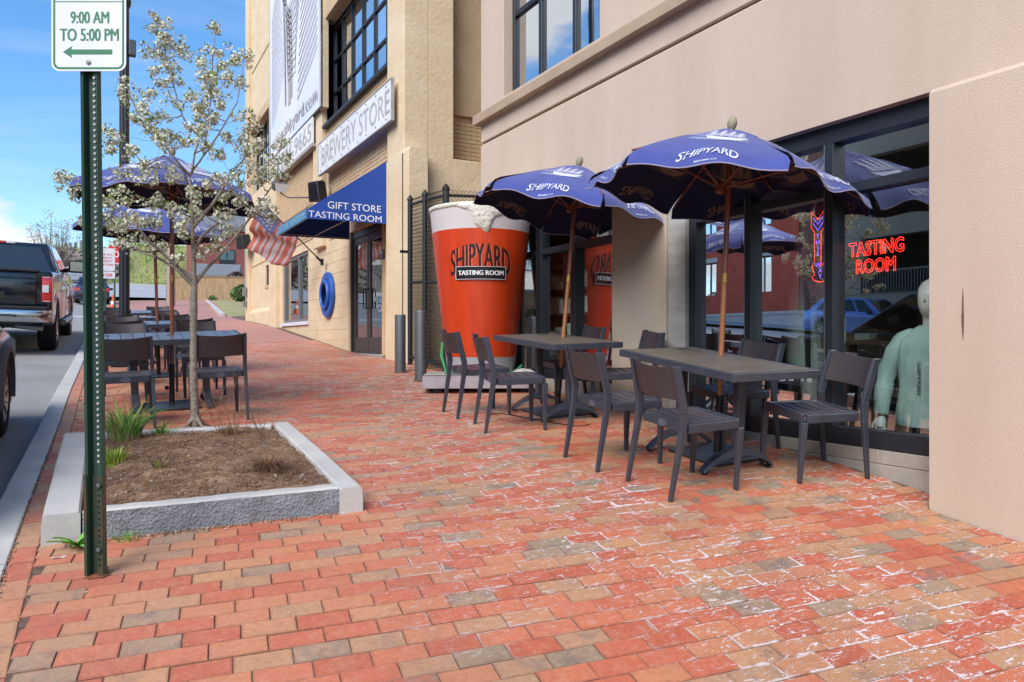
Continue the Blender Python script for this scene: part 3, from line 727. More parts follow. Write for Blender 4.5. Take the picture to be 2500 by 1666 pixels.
# ------------------------------------------------------------------ plants
def blades(mb, cx, cy, zf, n, h, w, spread, lean, seed, mis=(0,)):
    rr = random.Random(seed)
    for i in range(n):
        a = rr.uniform(0, 2*pi); r = spread*rr.random()**.6; x = cx+r*cos(a); y = cy+r*sin(a); z = zf(x, y)-.005
        hh = h*rr.uniform(.55, 1.1); le = lean*rr.uniform(.4, 1.3)*(.35+r/spread); b = a+rr.uniform(-.7, .7); ww = w*rr.uniform(.6, 1.1)
        sx, sy = -sin(b)*ww, cos(b)*ww; k = 4; pts = []
        for j in range(k+1):
            t = j/k; o = le*hh*t*t; pts.append((x+cos(b)*o, y+sin(b)*o, z+hh*(t-.35*le*t*t*t)))
        vs = []
        for j, p in enumerate(pts):
            t = j/k; s = (1-t)**.7 if t > .3 else 1; vs += [(p[0]-sx*s, p[1]-sy*s, p[2]), (p[0]+sx*s, p[1]+sy*s, p[2])]
        mb.add(vs, [(2*j, 2*j+1, 2*j+3, 2*j+2) for j in range(k)], rr.choice(mis))
def plant(name, label, cat, cx, cy, n, h, w, spread, lean, seed, mats, mis=(0,), zf=soilz, group=None, part='blades'):
    q = MB(); blades(q, 0, 0, lambda x, y: zf(cx+x, cy+y)-zf(cx, cy), n, h, w, spread, lean, seed, mis)
    r_ = empty(name, (cx, cy, zf(cx, cy)), label=label, cat=cat, group=group)
    q.build(part, mats, r_); return r_
pl = plant('daylily_clump', 'tall clump of bright green strap leaves in the back left of the planter', 'plant', .13, 6.02, 150, .34, .0065, .11, .75, 21, [M['grass'], M['dry']], (0, 0, 0, 0, 0, 1))
q = MB(); blades(q, 0, 0, lambda x, y: 0, 70, .13, .003, .16, .9, 22); q.build('dead_stalks', M['dry'], pl)
plant('iris_tuft', 'small green leafy tuft beside the tree trunk', 'plant', .37, 6.08, 46, .15, .006, .05, .9, 23, [M['grass'], M['leaf']], (0, 1))
plant('yellow_shoots', 'yellow-green feathery shoots left of the planter centre', 'plant', .05, 5.2, 110, .13, .006, .07, .5, 24, [M['grass2']])
plant('small_yellow_shoots', 'tiny yellow-green shoots on red stems near the planter middle', 'plant', .29, 4.95, 34, .07, .005, .04, .6, 25, [M['grass2'], M['dry']], (0, 0, 1))
plant('dead_grass_mound', 'domed mound of drooping dead brown grass at the front right of the planter', 'dry grass', .86, 4.56, 420, .15, .0022, .075, 1.5, 26, [M['dry'], M['mulch']], (0, 0, 0, 1))
plant('straw_clump', 'golden straw clump right of the tree trunk', 'dry grass', .78, 5.75, 130, .13, .002, .05, 1.0, 27, [M['dry']])
plant('flattened_straw', 'flattened tangle of old straw behind the bare soil', 'dry grass', .42, 5.65, 220, .05, .003, .22, 3.2, 28, [M['dry'], M['mulch']], (0, 1))
def twigs(name, label, cx, cy, n, h, seed, m=None, spread=.12):
    rr = random.Random(seed); q = MB(); z0 = soilz(cx, cy)
    for i in range(n):
        a = rr.uniform(0, 2*pi); r = rr.uniform(0, spread); p = Vector((r*cos(a), r*sin(a), 0)); d = Vector((cos(a)*.3+rr.uniform(-.2, .2), sin(a)*.3+rr.uniform(-.2, .2), 1)).normalized(); hh = h*rr.uniform(.5, 1.05); pts = [p.copy()]
        for j in range(5):
            d = (d+Vector((rr.uniform(-.25, .25), rr.uniform(-.25, .25), .05))).normalized(); p = p+d*hh/5; pts.append(p.copy())
            if rr.random() < .75:
                d2 = (d+Vector((rr.uniform(-1, 1), rr.uniform(-1, 1), .1))).normalized(); l = rr.uniform(.02, .07); e_ = p+d2*l; e2_ = e_+(d2+Vector((0, 0, .7))).normalized()*l*.6; q.tube([p, e_, e2_], [.0013, .001, .0006], 3)
        q.tube(pts, [.0026, .0023, .002, .0017, .0013, .0008], 4)
    r_ = empty(name, (cx, cy, z0), label=label, cat='dry shrub'); q.build('stems', m or M['dry'], r_)
twigs('bare_stalks', 'tall bare dry stalks between the tree trunk and the planter corner', .82, 5.72, 12, .42, 31)
twigs('thin_bare_twigs', 'thin bare twigs at the back right of the planter', 1.02, 5.55, 9, .30, 32, M['twig'])
twigs('bare_twig_bush', 'leafless reddish twig bush in front of the green strap leaves', .10, 5.62, 16, .17, 33, M['twig'], .13)
twigs('short_red_stems', 'short reddish stems in the planter middle', .30, 4.93, 10, .09, 34, M['twig'], .06)
def rosette(name, label, cx, cy, n, l, w, seed, mats):
    rr = random.Random(seed); q = MB()
    for i in range(n):
        a = rr.uniform(0, 2*pi); el = rr.uniform(.25, 1.1); ll = l*rr.uniform(.6, 1.1); k = 5; vs = []
        for j in range(k+1):
            t = j/k; r = ll*t*cos(el*(1-.3*t)); z = ll*t*sin(el)*(1-.45*t); s = w*sin(pi*min(1, t*.85+.1))
            x = r*cos(a); y = r*sin(a); vs += [(x-sin(a)*s, y+cos(a)*s, z+.004), (x, y, z-.002+.0), (x+sin(a)*s, y-cos(a)*s, z+.004)]
        fs = []
        for j in range(k): fs += [(3*j, 3*j+1, 3*j+4, 3*j+3), (3*j+1, 3*j+2, 3*j+5, 3*j+4)]
        q.add(vs, fs)
    r_ = empty(name, (cx, cy, gz(cx, cy)), label=label, cat='weed'); q.build('leaves', mats, r_, smooth=True)
rosette('broadleaf_weed', 'broad-leaved weed growing at the front left corner of the granite planter', -.115, 4.14, 16, .15, .014, 41, M['grass'])
plant('grass_tuft', 'short grass tuft at the foot of the planter front', 'grass', .10, 4.13, 90, .05, .0022, .06, .7, 42, [M['grass']], zf=gz)
plant('kneewall_weed', 'green weed growing against the window base behind the far table', 'weed', 4.38, 6.2, 40, .20, .012, .06, .8, 43, [M['leaf']], zf=gz)

# ================================================================== FLOWERING TREE
CLUST = [(0.4, 6.78, 3.75, 0.07), (0.38, 7.23, 3.83, 0.05), (0.42, 6.38, 3.5, 0.05), (0.85, 6.87, 3.82, 0.067), (0.42, 6.63, 3.52, 0.057), (0.54, 6.57, 3.51, 0.052), (0.35, 7.4, 3.7, 0.063), (0.79, 6.59, 3.52, 0.076), (0.43, 6.71, 3.44, 0.058), (0.56, 6.93, 3.56, 0.042), (1.07, 6.8, 3.6, 0.074), (0.95, 6.43, 3.41, 0.046), (0.38, 6.98, 3.41, 0.048), (0.46, 6.34, 3.23, 0.05), (0.66, 6.46, 3.35, 0.08), (0.77, 6.38, 3.25, 0.057), (0.8, 6.02, 3.2, 0.038), (0.82, 5.94, 3.11, 0.053), (0.65, 5.99, 3.1, 0.053), (0.49, 6.6, 3.22, 0.046), (0.41, 6.67, 3.19, 0.04), (0.94, 6.33, 3.17, 0.063), (0.74, 6.58, 3.2, 0.07), (0.74, 6.06, 3.0, 0.065), (0.18, 6.83, 3.17, 0.075), (0.15, 6.97, 3.12, 0.059), (0.31, 7.08, 3.21, 0.061), (0.59, 6.32, 3.03, 0.044), (0.49, 6.54, 3.03, 0.074), (0.64, 5.99, 2.92, 0.053), (0.79, 6.34, 2.99, 0.04), (0.25, 6.2, 2.84, 0.064), (0.61, 6.09, 2.86, 0.064), (0.79, 6.95, 3.11, 0.062), (0.22, 6.21, 2.76, 0.053), (0.36, 7.07, 3.01, 0.061), (0.44, 6.85, 2.98, 0.041), (0.29, 6.69, 2.83, 0.063), (0.39, 6.92, 2.85, 0.072), (0.48, 6.9, 2.84, 0.072), (0.73, 6.96, 3.02, 0.074), (0.79, 6.45, 2.9, 0.069), (0.97, 6.21, 2.89, 0.062), (1.01, 6.18, 2.8, 0.068), (0.61, 6.26, 2.75, 0.055), (0.72, 6.55, 2.82, 0.07), (0.86, 6.2, 2.71, 0.056), (0.03, 7.35, 2.94, 0.055), (0.04, 6.32, 2.62, 0.053), (0.05, 6.53, 2.58, 0.049), (0.2, 6.49, 2.58, 0.061), (0.37, 6.13, 2.59, 0.064), (0.54, 7.29, 2.88, 0.063), (0.55, 6.04, 2.59, 0.053), (0.73, 6.46, 2.71, 0.057), (0.8, 6.33, 2.6, 0.068), (1.08, 7.0, 2.91, 0.07), (0.97, 5.8, 2.58, 0.058), (1.08, 6.78, 2.73, 0.074), (1.22, 6.01, 2.65, 0.067), (1.3, 6.19, 2.61, 0.058), (1.21, 6.05, 2.51, 0.067), (1.15, 6.57, 2.74, 0.06), (0.1, 6.48, 2.41, 0.071), (0.29, 6.77, 2.54, 0.07), (0.41, 6.87, 2.56, 0.077), (0.53, 7.3, 2.58, 0.076), (0.29, 6.18, 2.31, 0.064), (-0.36, 7.74, 2.59, 0.063), (-0.3, 7.49, 2.48, 0.061), (-0.21, 6.9, 2.29, 0.057), (0.14, 7.0, 2.35, 0.065), (0.14, 6.71, 2.23, 0.057), (0.02, 7.57, 2.32, 0.07), (0.07, 7.0, 2.21, 0.059), (0.31, 6.71, 2.21, 0.069), (0.4, 6.66, 2.24, 0.057), (0.5, 6.61, 2.18, 0.052), (0.62, 6.56, 2.32, 0.069), (0.61, 6.3, 2.2, 0.067), (0.72, 7.2, 2.23, 0.057), (0.68, 5.96, 2.27, 0.042), (0.78, 5.91, 2.33, 0.064), (0.93, 6.41, 2.46, 0.058), (1.06, 6.33, 2.5, 0.069), (1.15, 6.47, 2.44, 0.071), (1.2, 6.23, 2.46, 0.058), (1.26, 6.21, 2.44, 0.058), (0.99, 6.55, 2.4, 0.059), (0.9, 6.83, 2.35, 0.061), (0.97, 6.26, 2.23, 0.051), (1.15, 6.19, 2.2, 0.068), (1.32, 6.87, 2.22, 0.063), (1.12, 6.55, 2.19, 0.048), (0.81, 6.15, 2.07, 0.044), (0.11, 7.53, 2.14, 0.076), (0.24, 7.12, 2.14, 0.073), (0.34, 6.55, 2.05, 0.062), (0.53, 6.23, 2.0, 0.054), (0.04, 7.06, 2.13, 0.059), (-0.12, 6.71, 2.03, 0.049), (0.1, 6.51, 1.99, 0.073), (0.17, 6.38, 2.03, 0.06), (0.32, 6.6, 2.04, 0.063), (0.58, 7.06, 2.1, 0.062), (0.55, 6.5, 1.96, 0.05), (0.11, 6.36, 1.83, 0.054), (0.21, 7.1, 1.95, 0.067), (0.33, 6.81, 1.89, 0.065), (0.44, 7.04, 1.9, 0.054), (0.98, 6.88, 2.05, 0.083), (0.81, 6.46, 1.91, 0.064), (0.71, 6.52, 1.83, 0.058), (0.83, 6.49, 1.85, 0.039), (0.51, 6.25, 1.75, 0.042), (0.91, 6.72, 2.19, 0.06), (0.72, 7.08, 2.2, 0.056)]
LIMBS = [[(0.657, 6.603, 0.326), (0.651, 6.606, 0.536), (0.642, 6.611, 0.874), (0.642, 6.611, 1.141), (0.645, 6.61, 1.347), (0.648, 6.608, 1.549), (0.645, 6.61, 1.752), (0.638, 6.636, 2.026), (0.633, 6.65, 2.231), (0.624, 6.679, 2.473)], [(0.648, 6.608, 1.583), (0.555, 6.603, 1.68), (0.435, 6.588, 1.789), (0.309, 6.567, 1.894), (0.233, 6.552, 2.007), (0.127, 6.553, 2.106), (0.028, 6.55, 2.161)], [(0.648, 6.608, 1.549), (0.522, 6.735, 1.706), (0.394, 6.862, 1.797), (0.229, 7.067, 1.878), (0.108, 7.191, 1.955)], [(0.648, 6.608, 1.549), (0.701, 6.636, 1.649), (0.821, 6.627, 1.787), (0.898, 6.642, 1.886), (1.024, 6.629, 2.053), (1.116, 6.579, 2.192), (1.232, 6.572, 2.377), (1.351, 6.563, 2.6)], [(0.645, 6.61, 1.752), (0.66, 6.544, 1.881), (0.713, 6.458, 1.974), (0.794, 6.357, 2.049), (0.873, 6.256, 2.123), (0.979, 6.14, 2.179)], [(0.638, 6.636, 2.026), (0.737, 6.673, 2.175), (0.864, 6.66, 2.357), (0.963, 6.663, 2.541), (1.063, 6.665, 2.694), (1.094, 6.648, 2.975)], [(0.624, 6.679, 2.473), (0.677, 6.649, 2.746), (0.671, 6.652, 2.814), (0.585, 6.666, 2.924), (0.539, 6.668, 3.036), (0.501, 6.666, 3.182), (0.461, 6.654, 3.289), (0.426, 6.674, 3.523)], [(0.624, 6.679, 2.473), (0.722, 6.682, 2.656), (0.773, 6.71, 2.946), (0.788, 6.702, 3.223), (0.81, 6.747, 3.484), (0.825, 6.739, 3.728)], [(0.624, 6.679, 2.473), (0.509, 6.57, 2.573), (0.404, 6.571, 2.692), (0.27, 6.531, 2.795), (0.213, 6.563, 2.925)], [(0.628, 6.654, 2.367), (0.568, 6.538, 2.473), (0.415, 6.508, 2.581), (0.237, 6.435, 2.416), (0.097, 6.455, 2.341), (-0.206, 6.565, 2.33)], [(0.722, 6.682, 2.656), (0.885, 6.82, 2.919), (1.017, 6.804, 3.183), (1.072, 6.831, 3.56)], [(0.27, 6.531, 2.795), (0.183, 6.522, 3.005), (0.155, 6.538, 3.086)]]
def build_tree():
    rr = random.Random(17)
    b0 = Vector(LIMBS[0][0]); root = empty('pear_tree', (b0.x, b0.y, soilz(b0.x, b0.y)-.02), label='young flowering tree with white blossom clusters and a thin grey trunk in the planter', cat='tree')
    ro = Vector(root.location); off = Vector((0, 0, ro.z-b0.z))
    def P(p): return Vector(p)-ro
    nodes = []          # (pos, radius)
    tr = MB(); tk = [P(p) for p in LIMBS[0]]; tk[0] = Vector((0, 0, -.03))
    rad = [.040, .030, .028, .026, .030, .024, .019, .015, .012, .009]
    rt = []
    pts = []
    for i in range(len(tk)-1):
        for k in range(4):
            t = k/4; p = tk[i].lerp(tk[i+1], t); r = rad[i]+(rad[i+1]-rad[i])*t; pts.append(p+Vector((rr.uniform(-.002, .002), rr.uniform(-.002, .002), 0))); rt.append(r*rr.uniform(.96, 1.06))
    pts.append(tk[-1]); rt.append(rad[-1]); tr.tube(pts, rt, 12)
    for a in range(4):
        an = a*1.6+.4; tr.tube([Vector((0, 0, .10)), Vector((cos(an)*.03, sin(an)*.03, .05)), Vector((cos(an)*.085, sin(an)*.085, .0)), Vector((cos(an)*.15, sin(an)*.15, -.02))], [.02, .02, .012, .004], 6)
    tr.build('trunk', M['bark'], root, smooth=True, ang=60)
    for p, r in zip(pts, rt):
        if p.z > .9: nodes.append((p, r))
    for li, lb in enumerate(LIMBS[1:]):
        q = MB(); ps = [P(p) for p in lb]; r0 = .017 if li < 5 else .009; pp = []; rr_ = []
        n0 = min(nodes, key=lambda nd: (nd[0]-ps[0]).length); ps[0] = n0[0].copy()
        for i in range(len(ps)-1):
            for k in range(3):
                t = k/3; p = ps[i].lerp(ps[i+1], t)+Vector((rr.uniform(-.006, .006), rr.uniform(-.006, .006), rr.uniform(-.004, .004)))*(1 if (i or k) else 0); s = (i+t)/(len(ps)-1); pp.append(p); rr_.append(r0*(1-.75*s))
        pp.append(ps[-1]); rr_.append(r0*.22); q.tube(pp, rr_, 7); q.build('branch', M['bark'], root, smooth=True, ang=60)
        nodes += list(zip(pp, rr_))
    tw = MB(); fl = MB(); lf = MB()
    cl = sorted(CLUST, key=lambda c: min((nd[0]-P(c[:3])).length for nd in nodes))
    nk = 0
    for cx, cy, cz_, cr in cl:
        c = P((cx, cy, cz_))
        best = min(nodes, key=lambda nd: (nd[0]-c).length+(max(0, nd[0].z-c.z+.02)*2.5))
        a = best[0]; mid = a.lerp(c, .5)+Vector((0, 0, -.12*(c-a).length)); L_ = (c-a).length
        if L_ > .9: mid = a.lerp(c, .5)
        pt = []
        n = 7
        for i in range(n+1):
            t = i/n; pt.append(a*(1-t)**2+mid*2*t*(1-t)+c*t*t+Vector((rr.uniform(-.006, .006), rr.uniform(-.006, .006), rr.uniform(-.006, .006)))*(0 if i == 0 else 1))
        r0 = min(best[1]*.8, .0065); rs = [r0*(1-.7*i/n)+.0008 for i in range(n+1)]; tw.tube(pt, rs, 5)
        nodes += list(zip(pt[1:], rs[1:]))
        # spurs with umbels of five-petalled flowers
        ns = max(5, int(cr/.0125)+3)
        for s in range(ns):
            e = c+Vector((rr.gauss(0, 1), rr.gauss(0, 1), rr.gauss(0, .8)))*cr*.58
            if rr.random() < .6: tw.tube([pt[-2].lerp(pt[-1], rr.random()), e], [.0014, .0009], 3)
            nf = rr.randint(9, 14); ur = rr.uniform(.030, .044)
            for k in range(nf):
                d = Vector((rr.gauss(0, 1), rr.gauss(0, 1), rr.gauss(.25, .8))).normalized(); f = e+d*ur*rr.uniform(.6, 1.0)
                if rr.random() < .3: tw.tube([e, f], .0006, 3, cap=False)
                u = d.orthogonal().normalized(); w = d.cross(u); pr = rr.uniform(.0110, .0150); a0 = rr.uniform(0, 6)
                for j in range(5):
                    an = a0+j*2*pi/5; dr = u*cos(an)+w*sin(an); sd_ = u*-sin(an)+w*cos(an); up = d*rr.uniform(.1, .45)*pr
                    fl.add([f, f+dr*pr*.55+sd_*pr*.38+up*.5, f+dr*pr+up, f+dr*pr*.55-sd_*pr*.38+up*.5], [(0, 1, 2, 3)])
                fl.add([f+d*.002+u*.003, f+d*.002+w*.003, f+d*.002-u*.003, f+d*.002-w*.003], [(0, 1, 2, 3)], 1)
            for k in range(rr.randint(2, 5)):
                d = Vector((rr.gauss(0, 1), rr.gauss(0, 1), rr.gauss(.3, .7))).normalized(); s_ = d.cross(Vector((0, 0, 1))).normalized(); b = e+d*.02; ll = rr.uniform(.018, .042); n_ = d.cross(s_)
                lf.add([b, b+d*ll*.45+s_*ll*.26+n_*.004, b+d*ll, b+d*ll*.45-s_*ll*.26+n_*.004], [(0, 1, 2, 3)])
    tw.build('twigs', M['twig'], root, kind='stuff')
    fl.build('blossom', [M['petal'], M['anther']], root, kind='stuff')
    lf.build('young_leaves', M['leaf'], root, kind='stuff')
build_tree()
# ================================================================== TAUPE BUILDING ON THE RIGHT
def building(name, loc, label): return empty(name, loc, label=label, cat='building')
TB = building('tasting_room_building', (4.5, 2, .1), 'taupe precast building on the right with big dark-framed storefront windows')
def lb(root):
    o = Vector(root.location)
    class B(MB):
        def build(s, name, mats, parent=None, **k):
            s.v = [(p[0]-o.x, p[1]-o.y, p[2]-o.z) for p in s.v]; return super().build(name, mats, parent if parent is not None else root, **k)
    return B
TBm = lb(TB)
q = TBm()
q.span((4.5, 8.39, 4.17), (4.95, 9.04, 10)); q.span((4.5, -6, 4.17), (4.95, 6.28, 10)); q.span((4.5, 6.28, 6.45), (4.95, 8.39, 10)); q.span((4.5, 6.28, 4.17), (4.95, 8.39, 4.25))
q.build('upper_wall', M['stucco'], label='taupe precast wall above the ledge', bevel=.006)
q = TBm(); q.prism([(4.40, 4.035), (4.40, 4.15), (4.42, 4.172), (4.56, 4.172), (4.56, 4.035)], 'y', -6, 9.10); q.build('ledge', M['ledge'], bevel=.004)
q = TBm(); q.span((4.50, -6, 3.80), (4.95, 9.04, 4.04)); q.build('wall_band', M['stucco'], bevel=.006)
q = TBm(); q.prism([(4.50, 2.65), (4.50, 3.752), (4.535, 3.785), (4.95, 3.785), (4.95, 2.65)], 'y', -6, 9.04); q.build('spandrel_wall', M['stucco'])
q = TBm(); q.span((4.54, -6, 3.70), (4.9, 9.02, 3.85)); q.build('reveal_joint', M['ledge'])
q = TBm(); q.span((4.50, 5.25, -.2), (4.95, 6.075, 2.655)); q.build('pier', M['stucco_low'], bevel=.008)
q = TBm(); q.span((4.53, 5.03, -.2), (4.9, 5.255, 2.656)); q.build('concrete_column', M['concrete'], bevel=.008, label='bare grey concrete column beside the window')
q = TBm(); q.prism([(4.30, -1.4), (4.30, 2.572), (4.33, 2.602), (4.58, 2.602), (4.58, -1.4)], 'y', -6, 2.655); q.build('pilaster_base', M['stucco'], label='projecting wall base at the right edge')
q = TBm(); q.span((4.56, -6, 2.60), (4.9, 2.66, 2.72)); q.build('wall_above_pilaster', M['stucco'])
q = TBm(); q.span((4.5, 8.36, -.2), (4.95, 9.04, 2.656)); q.build('corner_pier', M['stucco_low'], bevel=.006)
q = TBm(); q.span((4.96, 9.0, -.2), (13, 9.04, 10)); q.span((13, -6, -1), (13.2, 9.04, 10)); q.span((4.5, -6.2, -1.5), (13, -6, 10)); q.span((4.5, -6, 10), (13.2, 9.04, 10.2)); q.build('outer_walls', M['stucco'])
q = TBm(); q.add([(4.2985, 2.455+dy_, z) for dy_, z in ((.003, 1.42), (.008, 1.33), (.012, 1.22), (.007, 1.14), (.002, 1.10), (-.003, 1.16), (-.004, 1.25), (-.001, 1.35))], [tuple(range(8))]); q.build('wall_scar', M['joint'])
# knee wall of blocks under window 1
rr = random.Random(12)
def blocks(y0, y1, z0, z1, L_, x=4.575, cap=False):
    y = y1; k = 0
    while y > y0+.02:
        a = max(y0, y-L_); q = TBm(); q.span((x+rr.uniform(-.001, .001), a+.003, z0+.003), (x+.15, y-.003, z1-.003)); q.build('kneewall_block', M['block'], bevel=.004); y = a; k += 1
blocks(2.66, 5.03, .27, .368, .62); blocks(2.66, 4.86, .075, .27, .40); blocks(2.66, 4.3, -.12, .075, .40)
q = TBm(); q.span((4.582, 2.66, -.3), (4.72, 5.03, .366)); q.build('kneewall_mortar', M['mortar'])
q = TBm(); q.span((4.575, 6.08, -.1), (4.75, 8.36, .66)); q.build('kneewall', M['stucco_low'], bevel=.005)
def storefront(y0, y1, z0, z1, mull, trans, name='storefront', ends=.06, low=.12, gm='glass'):
    w = empty(name, (0, 0, 0)); w.parent = TB; w.location = (4.62-4.5, y0-2, z0-.1)
    ox, oy, oz = 4.62, y0, z0
    class B(MB):
        def build(s, nm, mats, **k):
            s.v = [(p[0]-ox, p[1]-oy, p[2]-oz) for p in s.v]; return MB.build(s, nm, mats, w, **k)
    q = B(); q.span((4.575, y0, z0), (4.70, y1, z0+low)); q.build('sill_frame', M['dark_frame'], bevel=.003)
    q = B(); q.span((4.575, y0, z1-.13), (4.70, y1, z1)); q.build('head_frame', M['dark_frame'], bevel=.003)
    for a, b in [(y0, y0+ends), (y1-.09, y1)]:
        q = B(); q.span((4.577, a, z0+low), (4.70, b, z1-.13)); q.build('jamb', M['dark_frame'], bevel=.003)
    for a, b in mull:
        q = B(); q.span((4.572, a, z0+low), (4.70, b, z1-.13)); q.build('mullion', M['dark_frame'], bevel=.003)
        q = B(); q.span((4.574, b+.0015, z0+low), (4.60, b+.008, z1-.13)); q.build('bright_edge', M['frame_lt'])
    ys = [y0+ends]+[v for ab in mull for v in ab]+[y1-.09]
    for i in range(0, len(ys), 2):
        for t0, t1 in trans:
            q = B(); q.span((4.580, ys[i], t0), (4.70, ys[i+1], t1)); q.build('transom', M['dark_frame'], bevel=.003)
        zs = [z0+low]+[v for t in trans for v in t]+[z1-.13]
        for j in range(0, len(zs), 2):
            q = B(); q.add([(4.64, ys[i], zs[j]), (4.64, ys[i+1], zs[j]), (4.64, ys[i+1], zs[j+1]), (4.64, ys[i], zs[j+1])], [(0, 1, 2, 3)]); q.build('glass_pane', M[gm])
    return w
storefront(2.66, 5.03, .37, 2.65, [(3.53, 3.60), (4.30, 4.365)], [(2.14, 2.21)])
storefront(6.08, 8.36, .66, 2.65, [(6.845, 6.935), (7.58, 7.69)], [(2.125, 2.20)], low=.10, gm='glass_b')
# upper window
uw = empty('window', (0, 0, 0)); uw.parent = TB
class UB(MB):
    def build(s, nm, mats, **k):
        s.v = [(p[0]-4.5, p[1]-2, p[2]-.1) for p in s.v]; return MB.build(s, nm, mats, uw, **k)
for a, b in [(6.28, 6.33), (6.925, 6.985), (7.66, 7.73), (8.33, 8.39)]:
    q = UB(); q.span((4.63, a, 4.25), (4.72, b, 6.45)); q.build('mullion', M['dark_frame'], bevel=.004)
for a, b in [(6.33, 6.925), (6.985, 7.66), (7.73, 8.33)]:
    for z0, z1 in [(4.25, 4.31), (5.28, 5.34), (6.39, 6.45)]:
        q = UB(); q.span((4.635, a, z0), (4.72, b, z1)); q.build('transom', M['dark_frame'])
    for z0, z1 in [(4.31, 5.28), (5.34, 6.39)]:
        q = UB(); q.span((4.67, a, z0), (4.68, b, z1)); q.build('glass_pane', M['glass_sky'])
q = UB(); q.span((5.3, 6, 4.2), (5.35, 8.8, 6.6)); q.span((4.95, 6, 4.18), (5.3, 8.8, 4.22)); q.build('dark_room', M['in_wall'])
# rooms behind the storefronts
q = TBm(); q.span((4.72, .6, .28), (8.6, 9.0, .34)); q.build('shop_floor', M['in_floor'])
q = TBm(); q.span((8.6, .6, .3), (8.7, 9.0, 3.4)); q.span((4.95, .5, .3), (8.6, .6, 3.4)); q.span((4.8, 5.3, .34), (8.6, 5.4, 3.3)); q.build('shop_walls', M['in_wall'])
q = TBm(); q.span((4.95, .6, 3.3), (8.6, 9.0, 3.36)); q.span((4.72, .6, 2.66), (4.96, 9.0, 3.3)); q.build('shop_ceiling', M['cream'])
q = TBm(); q.span((4.86, 5.42, .4), (4.93, 7.02, 2.12)); q.build('red_back_panel', M['red_panel'])  # flat red panel just behind the far storefront glass
# neon signs
def neon_root(name, loc, label): return empty(name, loc, label=label, cat='neon sign')
nr = neon_root('neon_sign', (4.72, 3.3, 1.58), 'glowing red neon TASTING ROOM sign hanging in the right window pane')
q = MB()
def outline(mb, txt, o, w, h, r, mi=0):
    """neon tube following the outline of block letters on the plane x = o.x, read from -x"""
    vs, fs, asp = glyphs(txt, .02, 2)
    from collections import Counter
    ec = Counter()
    for f in fs:
        for a, b in zip(f, f[1:]+f[:1]): ec[(min(a, b), max(a, b))] += 1
    for (a, b), k in ec.items():
        if k == 1:
            A_ = vs[a]; B2 = vs[b]
            mb.tube([(o[0], o[1]+w/2-A_[0]*w, o[2]+A_[1]*h), (o[0], o[1]+w/2-B2[0]*w, o[2]+B2[1]*h)], r, 4, cap=False, mi=mi)
outline(q, 'TASTING', (0, 0, .125), .42, .10, .0015); outline(q, 'ROOM', (0, 0, .0), .30, .10, .0015); q.build('neon_tube', M['neon_red'], nr)
q = MB(); plane_text(q, 'TASTING', (.004, 0, .175), (0, -1, 0), (0, 0, 1), .10, .42, bold=.02); plane_text(q, 'ROOM', (.004, 0, .05), (0, -1, 0), (0, 0, 1), .10, .30, bold=.02); q.build('letter_backing', mat('dark_red_acrylic', '4A0C0A', .4), nr)
ar = neon_root('arrow_neon_sign', (4.72, 3.775, 1.54), 'tall red and purple THIS WAY neon arrow beside the window mullion')
q = MB()
def pl_(pts, r=.003, mi=0): q.tube([(0, p[0], p[1]) for p in pts], r, 4, mi=mi)
pl_([(.06, .545), (0, .475), (-.06, .545), (-.06, .415), (-.028, .385), (-.028, .12), (-.055, .15), (-.075, .09), (-.09, .01), (-.01, .005), (.035, .02), (.06, .045), (.03, .06), (.055, .13), (.03, .165), (.03, .385), (.06, .42), (.06, .545)], .0026)
q.build('neon_tube', M['neon_red'], ar)
q = MB()
pl_([(.045, .50), (0, .44), (-.045, .50)], .0024); pl_([(.045, .455), (0, .395), (-.045, .455)], .0024)
zz = .35
for ch in 'THIS WAY':
    if ch != ' ': plane_text(q, ch, (0, 0-(.02 if zz < .1 else 0), zz), (0, -1, 0), (0, 0, 1), .033, None, bold=.0)
    zz -= .043
q.build('purple_tube', M['neon_purple'], ar)

def islands(cls, fill, m_, name='letter'):
    '''each separate letter becomes a part of its own'''
    q = cls(); fill(q); par = list(range(len(q.v)))
    def find(i):
        while par[i] != i: par[i] = par[par[i]]; i = par[i]
        return i
    for f in q.f:
        for i in f[1:]: par[find(i)] = find(f[0])
    gr = {}
    for f in q.f: gr.setdefault(find(f[0]), []).append(f)
    for fs in gr.values():
        ids = sorted({i for f in fs for i in f}); mp = {i: k for k, i in enumerate(ids)}; c = cls(); c.add([q.v[i] for i in ids], [tuple(mp[i] for i in f) for f in fs]); c.build(name, m_)
